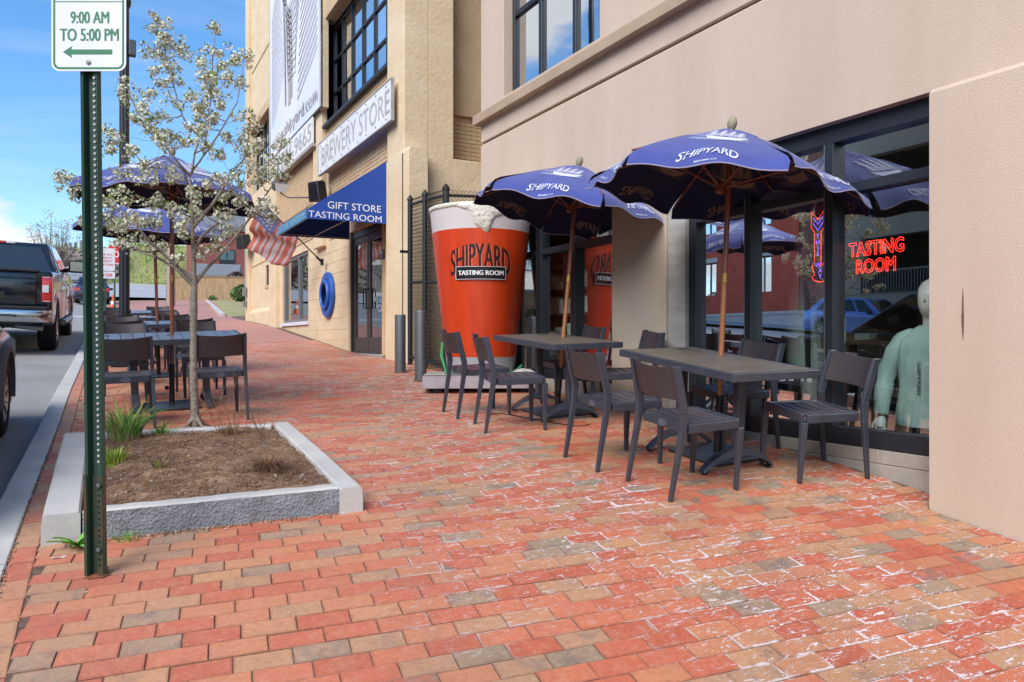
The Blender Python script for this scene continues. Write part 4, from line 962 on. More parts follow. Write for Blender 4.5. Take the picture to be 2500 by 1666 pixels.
# mannequins ------------------------------------------------
def loft(mb, secs, n=16, mi=0, cap=True):
    """secs: (cx, cy, z, rx, ry)"""
    o = len(mb.v); k = len(secs)
    for cx, cy, z, rx, ry in secs:
        for j in range(n):
            a = 2*pi*j/n; mb.v.append((cx+rx*cos(a), cy+ry*sin(a), z))
    for i in range(k-1):
        for j in range(n):
            a = o+i*n+j; b = o+i*n+(j+1) % n; mb.f.append((a, b, b+n, a+n)); mb.m.append(mi)
    if cap: mb.f.append(tuple(o+j for j in range(n))[::-1]); mb.m.append(mi); mb.f.append(tuple(o+(k-1)*n+j for j in range(n))); mb.m.append(mi)
def hand(mb, p, d, side):
    p = Vector(p); d = Vector(d).normalized(); s_ = d.cross(Vector((0, 1, 0))).normalized() if abs(d.y) < .9 else Vector((1, 0, 0))
    mb.tube([p, p+d*.03, p+d*.075], [.024, .036, .032], 8)
    for i, l in enumerate((.065, .078, .072, .055)):
        b = p+d*.07+s_*(-.027+.018*i); mb.tube([b, b+d*l*.5, b+d*l*.9+Vector((.008*side, 0, 0))], [.0095, .0085, .006], 6)
    mb.tube([p+d*.02+s_*-.03, p+d*.055+s_*-.052, p+d*.085+s_*-.056], [.011, .01, .007], 6)
def mannequin(name, loc, rz_, label, head=True, legs=True, cloth=None, jacket=None, scale=1, arm_out=.06):
    r_ = empty(name, loc, rz_, label=label, cat='mannequin'); q = MB()
    # local: faces -y; z=0 at floor
    secs = []
    if legs:
        for s in (-1, 1):
            loft(q, [(s*.10, .02, .02, .045, .06), (s*.10, .03, .10, .04, .045), (s*.10, .03, .30, .052, .058), (s*.10, .01, .50, .058, .062), (s*.095, .0, .75, .078, .085), (s*.09, 0, .92, .085, .10)], 12)
            loft(q, [(s*.10, -.03, 0, .042, .12), (s*.10, -.02, .04, .04, .10), (s*.10, .02, .08, .038, .05)], 12)
    loft(q, [(0, 0, .86, .15, .11), (0, 0, .95, .165, .115), (0, 0, 1.08, .135, .10), (0, 0, 1.25, .165, .12), (0, .01, 1.38, .185, .11), (0, .01, 1.44, .13, .08), (0, .01, 1.49, .058, .055), (0, -.005, 1.56, .052, .056)], 20)
    if head: loft(q, [(0, -.01, 1.54, .045, .05), (0, -.035, 1.575, .055, .075), (0, -.03, 1.62, .07, .092), (0, -.02, 1.68, .077, .10), (0, -.01, 1.74, .074, .095), (0, 0, 1.78, .055, .07), (0, 0, 1.80, .02, .03)], 18); q.add([(-.012, -.118, 1.645), (.012, -.118, 1.645), (0, -.142, 1.65), (0, -.115, 1.69)], [(0, 1, 2), (0, 2, 3), (1, 3, 2)])
    for s in (-1, 1):
        q.tube([(s*.17, .01, 1.41), (s*(.21+arm_out*.3), .01, 1.30), (s*(.24+arm_out), .02, 1.12), (s*(.25+arm_out), -.02, .98), (s*(.245+arm_out), -.06, .86)], [.05, .048, .040, .036, .026], 10)
        hand(q, (s*(.245+arm_out), -.065, .85), (0, -.15, -1), s)
    q.build('body', M['mannequin'], r_, smooth=True, ang=60)
    return r_
def garment(r_, m, z0, body=1.0, sleeve=True, collar=True, arm_out=.06, name='sweatshirt', len_sl=.86, open_=False):
    q = MB()
    loft(q, [(0, 0, z0, .205*body, .15*body), (0, 0, z0+.05, .215*body, .155*body), (0, 0, 1.08, .19*body, .14*body), (0, 0, 1.25, .20*body, .145*body), (0, .01, 1.38, .205*body, .13*body), (0, .01, 1.45, .14, .095), (0, .01, 1.485, .075, .07)], 28, cap=False)
    for s in (-1, 1):
        q.tube([(s*.06, .01, 1.395), (s*.13, .01, 1.405), (s*.18, .01, 1.385), (s*(.215+arm_out*.3), .01, 1.31), (s*(.25+arm_out), .02, 1.12), (s*(.26+arm_out), -.02, .99), (s*(.25+arm_out), -.055, len_sl)], [.04, .066, .074, .072, .062, .058, .045], 12)
    bm = bmesh.new(); bv = [bm.verts.new(p) for p in q.v]
    for f in q.f: bm.faces.new([bv[i] for i in f])
    bmesh.ops.subdivide_edges(bm, edges=bm.edges[:], cuts=2, use_grid_fill=True, smooth=.0); bm.normal_update()
    for v in bm.verts: c = v.co; v.co += v.normal*(.012*noise.noise((c.x*9, c.y*9, c.z*13))+.010*noise.noise((c.x*22, c.y*22, c.z*8)))
    bm.verts.index_update(); q = MB(); q.add([tuple(v.co) for v in bm.verts], [tuple(v.index for v in f.verts) for f in bm.faces]); bm.free()
    return q.build(name, m, r_, smooth=True, ang=70)
face_street = R(-90)   # local -y turned towards -x
mA = mannequin('mannequin', (4.90, 4.13, .12), R(-55), 'white mannequin in a mint jacket over a pale shirt behind the middle window pane')
garment(mA, M['mint'], .72, 1.0, name='jacket')
q = MB(); loft(q, [(0, -.035, .86, .10, .125), (0, -.035, 1.1, .10, .12), (0, -.035, 1.25, .10, .125), (0, -.035, 1.38, .09, .115), (0, -.03, 1.47, .06, .07)], 20, cap=False); q.build('shirt', M['cream'], mA, smooth=True)
for s in (-1, 1):
    q = MB(); q.tube([(s*.10, -.135, .76), (s*.10, -.15, 1.1), (s*.10, -.155, 1.3), (s*.075, -.11, 1.46)], [.022, .025, .025, .015], 6); q.build('dark_lapel', M['dark_cloth'], mA, smooth=True)
q = MB(); plane_text(q, 'SHIPYARD', (.145, -.152, 1.27), (.93, .36, 0), (0, 0, 1), .022, .10, bold=.03); strokes(q, ship_strokes(2), lambda u, v: (.115+.05*u, -.160+.02*u, 1.29+.05*v)); q.build('logo', M['ink'], mA)
mB = mannequin('torso_mannequin', (4.92, 3.02, -.28), R(-78), 'mannequin torso in a teal sweatshirt low in the right window pane', head=True, legs=False)
garment(mB, M['teal'], .80, 1.06)
q = MB(); loft(q, [(0, 0, .66, .12, .10), (0, 0, .80, .12, .10), (0, 0, .88, .15, .12)], 16); q.build('stand', M['dark_cloth'], mB, smooth=True)
q = MB(); strokes(q, ship_strokes(2), lambda u, v: (.03+.06*u, -.166, 1.27+.06*v)); q.build('logo', M['brass'], mB)
q = MB(); plane_text(q, 'SHIPYARD', (-.02, -.172, 1.13), (0, 0, -1), (1, 0, 0), .022, .22, bold=.02); q.build('sleeve_print', M['ink'], mB)
ht = empty('hoodie_stand', (5.05, 4.90, .34), label='pale green folded shirt display at the left window pane', cat='clothing display')
q = MB(); q.tube([(0, 0, 0), (0, 0, .8)], .02, 8); q.box((0, 0, .02), (.3, .3, .03)); q.build('stand', M['black'], ht)
q = MB(); loft(q, [(0, 0, .30, .10, .16), (0, 0, .5, .08, .12), (0, 0, .72, .10, .17), (0, 0, .86, .13, .19), (0, 0, .90, .04, .06)], 18); q.build('shirt', M['mint'], ht, smooth=True)
for i, (y, x, z, m_) in enumerate([(6.95, 5.2, .75, 'in'), ]):
    sh = empty('display_shelf', (5.15, 7.65, .34), label='dark shelving of paper bags and folded shirts behind the far window', cat='shelf')
    q = MB()
    for zz in (.45, .75, 1.08, 1.38, 1.68): q.box((0, 0, zz), (.4, 1.25, .03))
    for yy in (-.62, 0, .62): q.box((.18, yy, .9), (.04, .04, 1.8)); q.box((-.18, yy, .9), (.04, .04, 1.8))
    q.build('shelf_board', M['dark_in'], sh)
    rr = random.Random(3); cols = [M['mint'], M['ledge'], M['cream'], M['ledge'], M['teal']]
    for zi, zz in enumerate((.465, .765, 1.095, 1.395)):
        yy = -.58
        while yy < .5:
            w = rr.uniform(.12, .22); h = rr.uniform(.10, .22); q = MB(); q.box((-.02, yy+w/2, zz+h/2), (.3, w*.92, h)); q.build('folded_goods', cols[(zi+rr.randint(0, 4)) % 5], sh, bevel=.01); yy += w
for i, (x, y) in enumerate([(6.6, 4.2), (6.9, 2.9), (6.8, 1.8)]):
    t = empty('display_table', (x, y, .34), label=['dark display table deep behind the left shop window', 'dark display table deep behind the middle shop window', 'dark display table deep behind the right shop window'][i], cat='table', group='display tables inside the shop')
    q = MB(); q.box((0, 0, .74), (.7, 1.0, .04)); q.build('tabletop', M['slat'], t)
    for sx in (-.3, .3):
        for sy in (-.44, .44): q = MB(); q.box((sx, sy, .36), (.05, .05, .72)); q.build('leg', M['black'], t)
    for k in range(4):
        q = MB(); q.box((rr.uniform(-.2, .2), -.36+.24*k, .80), (.2, .16, rr.uniform(.05, .14))); q.build('folded_shirt', M[rr.choice(['cream', 'mint', 'dark_cloth'])], t, bevel=.01)

# ================================================================== YELLOW BREWERY BUILDING
YB = building('brewery_store_building', (4.3, 18, .8), 'tan painted brewery building with a blue awning and factory windows')
YBm = lb(YB)
def wall_cells(mb, x0, x1, ys, zs, holes):
    ys = sorted(ys); zs = sorted(zs)
    for a, b in zip(ys[:-1], ys[1:]):
        run = None
        for c, d in zip(zs[:-1], zs[1:]):
            mid = ((a+b)/2, (c+d)/2); hole = any(h[0] < mid[0] < h[1] and h[2] < mid[1] < h[3] for h in holes)
            if hole:
                if run: mb.span((x0, a, run[0]), (x1, b, run[1])); run = None
            else: run = (run[0], d) if run else (c, d)
        if run: mb.span((x0, a, run[0]), (x1, b, run[1]))
holes = [(12.55, 14.50, .5, 3.26), (18.05, 21.0, 1.58, 3.31), (12.1, 16.33, 5.9, 8.13), (22.5, 25.8, 5.95, 8.0), (22.96, 23.46, 2.78, 3.4), (17.2, 21.2, 5.95, 8.0), (12.1, 16.33, 9.6, 11.8)]
q = YBm(); wall_cells(q, 4.32, 4.62, [11.26, 26.4]+[v for h in holes for v in h[:2]], [-.5, 13]+[v for h in holes for v in h[2:]], holes); q.build('street_wall', M['yellow'])
q = YBm(); q.span((4.62, 26.2, 0), (14, 26.4, 13)); q.span((4.3, 11.2, 13), (14, 26.4, 13.2)); q.span((13.9, 11.5, 0), (14, 26.4, 13)); q.build('rear_walls', M['yellow_dk'])
# piers
q = YBm(); q.span((4.20, 11.2, -.5), (4.62, 12.0, 13)); q.build('corner_pier', M['yellow'], bevel=.01)
q = YBm(); q.prism([(4.17, -.5), (4.17, 4.10), (4.20, 4.17), (4.50, 4.17), (4.50, -.5)], 'y', 10.92, 11.21); q.span((4.17, 11.15, -.5), (4.22, 11.98, 4.12)); q.build('buttress', M['yellow'], bevel=.008, label='lower buttress block on the corner pier')
q = YBm(); q.span((4.20, 16.33, 3.2), (4.5, 17.1, 13)); q.span((4.17, 16.10, 6.2), (4.3, 16.36, 13)); q.build('pier', M['yellow'], bevel=.01)
q = YBm(); q.span((4.20, 21.35, 1.2), (4.5, 22.3, 13)); q.build('pier', M['yellow'], bevel=.01)
q = YBm(); q.span((4.20, 25.85, .6), (4.5, 26.42, 13)); q.build('pier', M['yellow'], bevel=.01)
q = YBm(); q.prism([(4.33, .6), (4.24, .8), (4.24, 2.0), (4.33, 2.15)], 'y', 21.36, 26.0); q.build('plinth', M['yellow'])
# lintels, sills
q = YBm(); q.span((4.22, 12.02, 8.13), (4.45, 16.30, 8.5)); q.build('lintel', M['yellow_dk'], bevel=.01)
q = YBm(); q.prism([(4.20, 5.78), (4.20, 5.84), (4.5, 5.93), (4.5, 5.78)], 'y', 12.02, 16.30); q.build('window_sill', M['dark_frame'])
q = YBm(); q.span((4.24, 22.35, 8.0), (4.5, 25.84, 8.3)); q.build('lintel', M['yellow_dk'], bevel=.01)
q = YBm(); q.span((4.27, 17.98, 1.50), (4.45, 21.06, 1.585)); q.build('window_sill', M['sign_white'])
for z in (3.55,):
    q = YBm(); q.span((4.300, 21.5 if False else 22.35, z), (4.33, 25.8, z+.035)); q.span((4.300, 17.15, z-.02), (4.33, 21.33, z+.02)); q.build('panel_moulding', M['yellow_dk'])
q = YBm(); q.span((4.300, 17.15, 4.35), (4.33, 21.33, 4.39)); q.span((4.300, 22.35, 10.0), (4.33, 25.8, 10.04)); q.build('panel_moulding', M['yellow_dk'])
# end wall towards the camera
q = YBm(); q.span((4.623, 11.203, -.5), (5.07, 11.6, 13)); q.span((5.07, 11.203, -.5), (9, 11.6, 4.12)); q.span((8.5, 11.2, 4.12), (9, 11.6, 13)); q.build('end_wall', M['yellow'], bevel=.01)
q = YBm(); q.span((5.07, 11.62, 5.0), (8.5, 11.9, 13)); q.build('recessed_panel', M['yellow_dk'])
q = YBm(); q.span((5.05, 11.70, 4.1), (8.5, 11.9, 5.02)); q.build('recessed_wall_base', M['yellow_brick'])
rr = random.Random(8)
def wall_bricks(axis, a0, a1, z0, z1, pos, out, name='painted_bricks'):
    q = YBm(); z = z0; j = 0
    while z < z1-.03:
        a = a0-(.11 if j % 2 else 0)
        while a < a1-.02:
            s0 = max(a0, a+.005); s1 = min(a1, a+.213)
            if s1-s0 > .03:
                d = out+rr.uniform(-.003, .003)
                if axis == 'y': q.span((pos-d, s0, z+.005), (pos+.02, s1, z+.066))
                else: q.span((s0, pos-d, z+.005), (s1, pos+.02, z+.066))
            a += .218
        z += .072; j += 1
    q.build(name, M['yellow_brick'], kind='stuff')
wall_bricks('y', 12.02, 16.1, 3.30, 5.78, 4.32, .014); wall_bricks('y', 17.12, 21.33, 3.60, 4.34, 4.32, .014); wall_bricks('y', 17.12, 21.33, 4.40, 5.93, 4.32, .014)
wall_bricks('x', 5.08, 6.6, 4.12, 5.0, 11.70, .014)
q = YBm()      # painted concrete blocks left of the door
z = .86; j = 0
while z < 3.15:
    a = 14.75-(.25 if j % 2 else 0)
    while a < 18.0:
        s0 = max(14.75, a+.006); s1 = min(18.0, a+.494)
        if s1-s0 > .05: d = .006+rr.uniform(-.002, .002); q.span((4.32-d, s0, z+.006), (4.34, s1, z+.234))
        a += .5
    z += .24; j += 1
q.build('painted_block_courses', M['yellow'], kind='stuff', bevel=.003)
q = YBm(); z = .55
for k in range(5):
    a = 21.4 if k % 2 else 21.2
    while a < 25.8: q.span((4.312, max(22.3, a+.008), 3.6-.5*k-.495 if False else 2.2+.0), (4.33, min(25.84, a+.6), 2.2)) if False else None; a += .6
def grid_window(y0, y1, z0, z1, ys, zs, name='window', bar=.045, xg=4.50):
    w = empty(name, (0, 0, 0)); w.parent = YB
    class B(MB):
        def build(s, nm, mats, **k):
            s.v = [(p[0]-4.3, p[1]-18, p[2]-.8) for p in s.v]; return MB.build(s, nm, mats, w, **k)
    for y in ys: q = B(); q.span((xg-.04, y-bar/2, z0), (xg+.04, y+bar/2, z1)); q.build('mullion', M['dark_frame'])
    for z in zs: q = B(); q.span((xg-.035, y0, z-bar/2), (xg+.035, y1, z+bar/2)); q.build('glazing_bar', M['dark_frame'])
    ya = sorted(ys); za = sorted(zs)
    for a, b in zip(ya[:-1], ya[1:]):
        for c, d in zip(za[:-1], za[1:]):
            q = B(); tl = rr.uniform(-.004, .004); q.add([(xg+tl, a+bar/2, c+bar/2), (xg-tl, b-bar/2, c+bar/2), (xg-tl*.5, b-bar/2, d-bar/2), (xg+tl*.5, a+bar/2, d-bar/2)], [(0, 1, 2, 3)]); q.build('glass_pane', M['glass_old'])
    q = B(); q.span((xg+.35, y0-.3, z0-.2), (xg+.4, y1+.3, z1+.2)); q.span((xg+.05, y0-.3, z0-.2), (xg+.35, y1+.3, z0-.15)); q.build('dark_room', M['in_wall'])
    return w
grid_window(12.1, 16.33, 5.93, 8.13, [12.12, 12.79, 13.49, 14.22, 14.94, 15.63, 16.31], [5.95, 6.59, 7.31, 8.02, 8.12])
grid_window(22.5, 25.8, 5.95, 8.0, [22.53, 23.15, 23.8, 24.45, 25.1, 25.77], [5.97, 6.6, 7.3, 7.98])
grid_window(12.1, 16.33, 9.6, 11.8, [12.12, 12.79, 13.49, 14.22, 14.94, 15.63, 16.31], [9.62, 10.3, 11.0, 11.78])
def simple_window(y0, y1, z0, z1, mull, fr, gl, w_=.07, xg=4.42, name='window'):
    w = empty(name, (0, 0, 0)); w.parent = YB
    class B(MB):
        def build(s, nm, mats, **k):
            s.v = [(p[0]-4.3, p[1]-18, p[2]-.8) for p in s.v]; return MB.build(s, nm, mats, w, **k)
    q = B(); q.span((xg-.06, y0, z0), (xg+.03, y1, z0+w_)); q.span((xg-.06, y0, z1-w_), (xg+.03, y1, z1)); q.span((xg-.06, y0, z0+w_), (xg+.03, y0+w_, z1-w_)); q.span((xg-.06, y1-w_, z0+w_), (xg+.03, y1, z1-w_)); q.build('frame', fr, bevel=.004)
    ys = [y0+w_]
    for m_ in mull: q = B(); q.span((xg-.055, m_-.05, z0+w_), (xg+.03, m_+.05, z1-w_)); q.build('mullion', fr); ys += [m_-.05, m_+.05]
    ys.append(y1-w_)
    for i in range(0, len(ys), 2): q = B(); q.span((xg-.005, ys[i], z0+w_), (xg+.005, ys[i+1], z1-w_)); q.build('glass_pane', gl)
    q = B(); q.span((xg+.6, y0-.4, z0-.3), (xg+.65, y1+.4, z1+.3)); q.build('dark_room', M['dark_in'])
    return w
simple_window(18.05, 21.0, 1.585, 3.31, [19.25], M['frame_lt'], M['glass_door'])
simple_window(22.96, 23.46, 2.78, 3.4, [], M['door_brown'], M['glass_door'], .05)
q = YBm(); q.span((4.3, 22.9, 2.70), (4.4, 23.52, 2.78)); q.build('window_sill', M['yellow_dk'])
# double door
dr = empty('door', (0, 0, 0)); dr.parent = YB
class DB(MB):
    def build(s, nm, mats, parent=None, **k):
        s.v = [(p[0]-4.3, p[1]-18, p[2]-.8) for p in s.v]; return MB.build(s, nm, mats, parent or dr, **k)
q = DB(); q.span((4.34, 12.55, .84), (4.44, 12.61, 3.26)); q.span((4.34, 14.44, .84), (4.44, 14.50, 3.26)); q.span((4.341, 12.61, 3.12), (4.44, 14.44, 3.25)); q.build('door_frame', M['dark_frame'], bevel=.004)
q = DB(); q.span((4.30, 12.50, .80), (4.46, 14.55, .862)); q.build('threshold', M['concrete'], bevel=.004)
q = DB(); q.span((4.29, 14.50, .84), (4.36, 14.60, 3.30)); q.span((4.29, 12.44, .84), (4.36, 12.54, 3.30)); q.span((4.291, 12.54, 3.26), (4.36, 14.50, 3.32)); q.build('door_casing', M['yellow_dk'])
for a, b in [(12.62, 13.51), (13.53, 14.43)]:
    q = DB(); q.span((4.36, a, .87), (4.41, b, 1.17)); q.span((4.36, a, 2.98), (4.41, b, 3.11)); q.span((4.36, a, 1.17), (4.41, a+.10, 2.98)); q.span((4.36, b-.10, 1.17), (4.41, b, 2.98)); q.build('door_leaf', M['door_brown'], bevel=.003)
    q = DB(); q.span((4.38, a+.10, 1.17), (4.386, b-.10, 2.98)); q.build('glass_pane', M['glass_door'])
for s, yy in ((-1, 13.44), (1, 13.60)):
    q = DB(); q.tube([(4.36, yy, 1.72), (4.29, yy, 1.72), (4.29, yy, 2.08), (4.36, yy, 2.08)], .012, 8); q.build('door_handle', M['black'])
q = DB(); q.tube([(4.375, 13.10, 2.35), (4.375, 13.12, 2.0)], .004, 4); strokes(q, [([(0, 0), (.1, .5), (.2, 0), (.35, .5), (.5, 0)], .03), ([(.4, -.2), (.8, .3), (.95, .05), (.6, -.35), (.4, -.2)], .03), ([(0, -.2), (.2, .3), (.4, -.2)], .03)], lambda u, v: (4.372, 13.25-.5*u, 1.88+.25*v-.25*u)); q.build('door_decal', M['white'])
q = DB(); q.span((4.9, 12.3, .8), (4.95, 14.8, 3.4)); q.build('dark_room', M['dark_in'])
for k, (yy, zz) in enumerate([(12.95, 2.55), (13.25, 2.30), (13.85, 2.6), (14.1, 2.3), (13.0, 1.7), (13.95, 1.62)]):
    q = DB(); q.box((4.6, yy, zz), (.04, .24, .26)); q.box((4.6, yy-.15, zz+.07), (.04, .1, .1), (.6, 0, 0)); q.box((4.6, yy+.15, zz+.07), (.04, .1, .1), (-.6, 0, 0)); q.build('hanging_shirt', M[['cream', 'sign_grey', 'cream', 'sign_grey', 'flag_red', 'in_wall'][k]], bevel=.01)
# porthole
ph = empty('porthole', (0, 0, 0)); ph.parent = YB; ph.location = (0, 16.12-18, 2.11-.8)
q = MB(); q.lathe([(.34, 0), (.50, 0), (.50, .05), (.48, .07), (.36, .07), (.34, .05)], 48, closed=True); q.f += []; 
q.xf(Matrix.Rotation(R(-90), 4, 'Y')); q.build('outer_ring', M['porthole'], ph, smooth=True)
q = MB(); q.lathe([(.245, .0), (.335, .0), (.335, .10), (.31, .13), (.27, .13), (.245, .10)], 48, closed=True); q.xf(Matrix.Rotation(R(-90), 4, 'Y')); q.build('inner_ring', M['porthole'], ph, smooth=True)
q = MB(); q.lathe([(.25, .03), (.25, .035)], 40); q.xf(Matrix.Rotation(R(-90), 4, 'Y')); q.build('glass_pane', M['glass_door'], ph)
q = MB(); q.lathe([(.33, .0), (.33, .008)], 40); q.xf(Matrix.Rotation(R(-90), 4, 'Y')); q.build('dark_backing', M['dark_in'], ph)
tag_parts = None
# awning
aw = empty('awning', (4.2, 13.0, 3.1), label='blue canvas awning lettered GIFT STORE TASTING ROOM over the double door', cat='awning')
AWm = lb(aw); ya, yb = 11.96, 14.18
q = AWm(); q.prism([(4.19, 3.08), (4.19, 4.145), (2.84, 3.215), (2.84, 3.065)], 'y', ya, ya+.012); q.build('side_panel', M['awning'])
q = AWm(); q.prism([(4.19, 3.08), (4.19, 4.145), (2.84, 3.215), (2.84, 3.065)], 'y', yb-.012, yb); q.build('side_panel', M['awning'])
q = AWm(); q.grid(6, 14, lambda u, v: (2.84+u*1.35, ya+.013+v*(yb-ya-.026), 3.217+u*.93-.02*sin(pi*u)*(1-abs(cos(pi*v*3))*.4))); q.build('canopy', M['awning'], smooth=True)
q = AWm(); q.span((2.828, ya, 3.065), (2.840, yb, 3.215)); q.build('valance', M['awning_val'])
q = AWm()
for a, b in [((2.86, ya+.03, 3.08), (2.86, yb-.03, 3.08)), ((2.86, ya+.03, 3.10), (4.17, ya+.03, 3.10)), ((2.86, yb-.03, 3.10), (4.17, yb-.03, 3.10)), ((2.88, yb-.03, 3.22), (4.17, yb-.03, 4.10)), ((2.88, ya+.03, 3.22), (4.17, ya+.03, 4.10)), ((3.5, ya+.03, 3.10), (3.5, yb-.03, 3.10)), ((2.86, 13.07, 3.2), (4.17, 13.07, 4.08))]: q.tube([a, b], .014, 6)
q.build('frame_tube', M['steel'])
islands(AWm, lambda q: (plane_text(q, 'GIFT STORE', (3.625, ya-.003, 3.315), (1, 0, 0), (0, 0, 1), .115, .90), plane_text(q, 'TASTING ROOM', (3.475, ya-.003, 3.145), (1, 0, 0), (0, 0, 1), .105, 1.22)), M['white'])
q = AWm(); plane_text(q, 'GIFT STORE   TASTING ROOM', (2.825, (ya+yb)/2, 3.14), (0, -1, 0), (0, 0, 1), .09, 2.0); q.build('valance_lettering', M['awning_txt'])
# sign boards
bs = empty('brewery_store_sign', (4.1, 13.8, 4.7), label='long white sign board reading BREWERY STORE above the awning', cat='sign')
BSm = lb(bs)
for a, b in ((11.45, 14.0), (14.004, 16.1)):
    q = BSm(); q.span((4.075, a, 4.70), (4.115, b, 5.36)); q.build('board', M['sign_faded'], bevel=.004)
q = BSm()
for a in ((4.066, 11.43, 4.68, 4.12, 16.12, 4.70), (4.066, 11.43, 5.36, 4.12, 16.12, 5.38)): q.span(a[:3], a[3:])
q.span((4.066, 11.43, 4.70), (4.12, 11.45, 5.36)); q.span((4.066, 16.10, 4.70), (4.12, 16.12, 5.36)); q.build('sign_rim', M['concrete'])
islands(BSm, lambda q: plane_text(q, 'BREWERY STORE', (4.0715, 13.68, 5.03), (0, -1, 0), (0, 0, 1), .40, 4.3, bold=.0), M['sign_grey'])
q = BSm()
for i in range(9):
    for z in (4.76, 5.30): q.box((4.072, 11.7+i*.53, z), (.008, .025, .025))
q.build('fixing_bolt', M['dark_frame'])
q = BSm(); q.span((4.12, 12.2, 4.9), (4.31, 12.25, 5.1)); q.span((4.12, 15.3, 4.9), (4.31, 15.35, 5.1)); q.span((4.12, 11.7, 4.72), (4.30, 15.9, 4.76)); q.build('bracket', M['concrete'])
bn = empty('ship_banner', (4.1, 19, 6.2), label='tall white printed banner showing a sailing ship bow and a web address', cat='banner')
BNm = lb(bn); q = BNm(); q.grid(20, 24, lambda u, v: (4.125+.012*sin(u*9+v*4), 16.12+u*5.55, 6.22+v*6.3)); q.build('banner_cloth', M['banner'], smooth=True)
q = BNm(); q.tube([(4.12, 16.10, 6.2), (4.12, 16.10, 12.5)], .02, 6); q.tube([(4.12, 21.69, 6.2), (4.12, 21.69, 12.5)], .02, 6); q.tube([(4.12, 16.10, 6.2), (4.12, 21.69, 6.2)], .02, 6); q.build('frame_tube', M['steel'])
q = BNm(); plane_text(q, 'www.shipyard.com', (4.105, 18.85, 6.56), (0, -1, 0), (0, 0, 1), .42, 4.9, bold=.01); rr = random.Random(6)
def bf(u, v): return (4.104, 21.5-u*5.2, 7.0+v*5.2)
SS = []
for i in range(0, 30, 2):      # hatching of the sea on both sides
    v = .02+i*.028; SS.append(([(.02, v*.7), (.32-.004*i, v*.7+.22)], .007)); SS.append(([(.98, v*.7+.12), (.62+.003*i, v*.7-.02)], .008))
for i in range(12):      # planks sweeping round the bow
    t = i/11; SS.append(([(.30+.10*t, .62-.05*t-.3*t), (.42, .50-.36*t), (.58, .52-.38*t), (.72-.14*t, .62-.4*t)], .009-.004*t))
SS += [([(.12, .80), (.24, .66), (.36, .55)], .03), ([(.30, .62), (.34, .30), (.36, .04)], .022), ([(.40, .5), (.44, .2), (.45, .02)], .05), ([(.46, .48), (.50, .2), (.50, .04)], .03)]
for i in range(150):
    u = rr.uniform(.18, .92); v = rr.uniform(.66, 1.0); SS.append(([(u, v), (u+rr.uniform(-.012, .012), v+rr.uniform(.01, .03))], .010))
for i in range(14):
    u = .2+i*.052; SS.append(([(u, .64), (u+.01, 1.0)], .004))
strokes(q, SS, bf); q.build('print', M['banner_ink'])
ps = empty('phone_sign', (4.1, 19, 5.6), label='white phone number sign ending 9665 below the ship banner', cat='sign')
PSm = lb(ps); q = PSm(); q.span((4.11, 16.8, 5.58), (4.15, 21.4, 6.17)); q.build('board', M['sign_faded'], bevel=.004)
q = PSm(); plane_text(q, '774-9665', (4.106, 18.55, 5.87), (0, -1, 0), (0, 0, 1), .40, 3.3, bold=.01); q.build('lettering', M['sign_grey'])
q = PSm(); q.span((4.10, 16.78, 5.50), (4.22, 21.42, 5.57)); q.build('rail', M['concrete'])
# wall fixtures
fl_ = empty('flood_light', (4.2, 17.2, 4.42), label='grey flood light on a long bent arm above the awning', cat='light')
q = MB(); q.tube([(0, 0, 0), (-.45, .40, .02), (-.60, .53, .14)], .018, 8); q.build('arm', M['lamp_grey'], fl_)
q = MB(); q.prism([(-.22, -.14), (.22, -.14), (.30, .20), (-.30, .20)], 'y', -.17, .17); q.xf(Matrix.Translation((-.62, .55, .26)) @ Matrix.Rotation(R(12), 4, 'Z') @ Matrix.Rotation(R(18), 4, 'X') @ Matrix.Scale(.62, 4)); q.build('housing', M['lamp_grey'], fl_, bevel=.03, smooth=True)
q = MB(); q.prism([(-.20, -.13), (.20, -.13), (.27, .18), (-.27, .18)], 'y', -.20, -.172); q.xf(Matrix.Translation((-.62, .55, .26)) @ Matrix.Rotation(R(12), 4, 'Z') @ Matrix.Rotation(R(18), 4, 'X') @ Matrix.Scale(.62, 4)); q.build('lens', M['lens'], fl_)
def wall_box(name, label, cat, x, y, z, w, h, d, m_, tilt=0):
    r_ = empty(name, (x, y, z), label=label, cat=cat); q = MB(); q.prism([(-w/2, -h/2), (w/2, -h/2), (w/2*.86, h/2), (-w/2*.86, h/2)], 'x', -d, 0)
    q.xf(Matrix.Rotation(tilt, 4, 'Z') @ Matrix.Rotation(R(-8), 4, 'Y')); q.build('cabinet', m_, r_, bevel=.015, smooth=True)
    q = MB(); q.span((-d-.006, -w*.38, -h*.40), (-d-.001, w*.38, h*.36)); q.xf(Matrix.Rotation(tilt, 4, 'Z') @ Matrix.Rotation(R(-8), 4, 'Y')); q.build('grille', M['black'], r_); q = MB(); q.tube([(-d*.4, 0, h*.5), (.02, 0, h*.6)], .012, 6); q.build('bracket', M['black'], r_)
    return r_
wall_box('wall_speaker', 'black outdoor speaker above the left slope of the awning', 'speaker', 4.12, 16.0, 4.33, .36, .42, .24, M['trim'], R(25))
wall_box('wall_speaker', 'small black speaker at the far corner of the tan building', 'speaker', 4.15, 25.6, 4.38, .5, .44, .3, M['trim'], R(15))
r_ = empty('door_reader', (4.195, 12.14, 2.58), label='small dark card reader on the pier right of the door', cat='reader'); q = MB(); q.box((-.03, 0, 0), (.05, .13, .17)); q.build('case', M['dark_frame'], r_, bevel=.008); q = MB(); q.box((-.06, 0, .03), (.012, .07, .05)); q.build('screen', M['frame_lt'], r_)
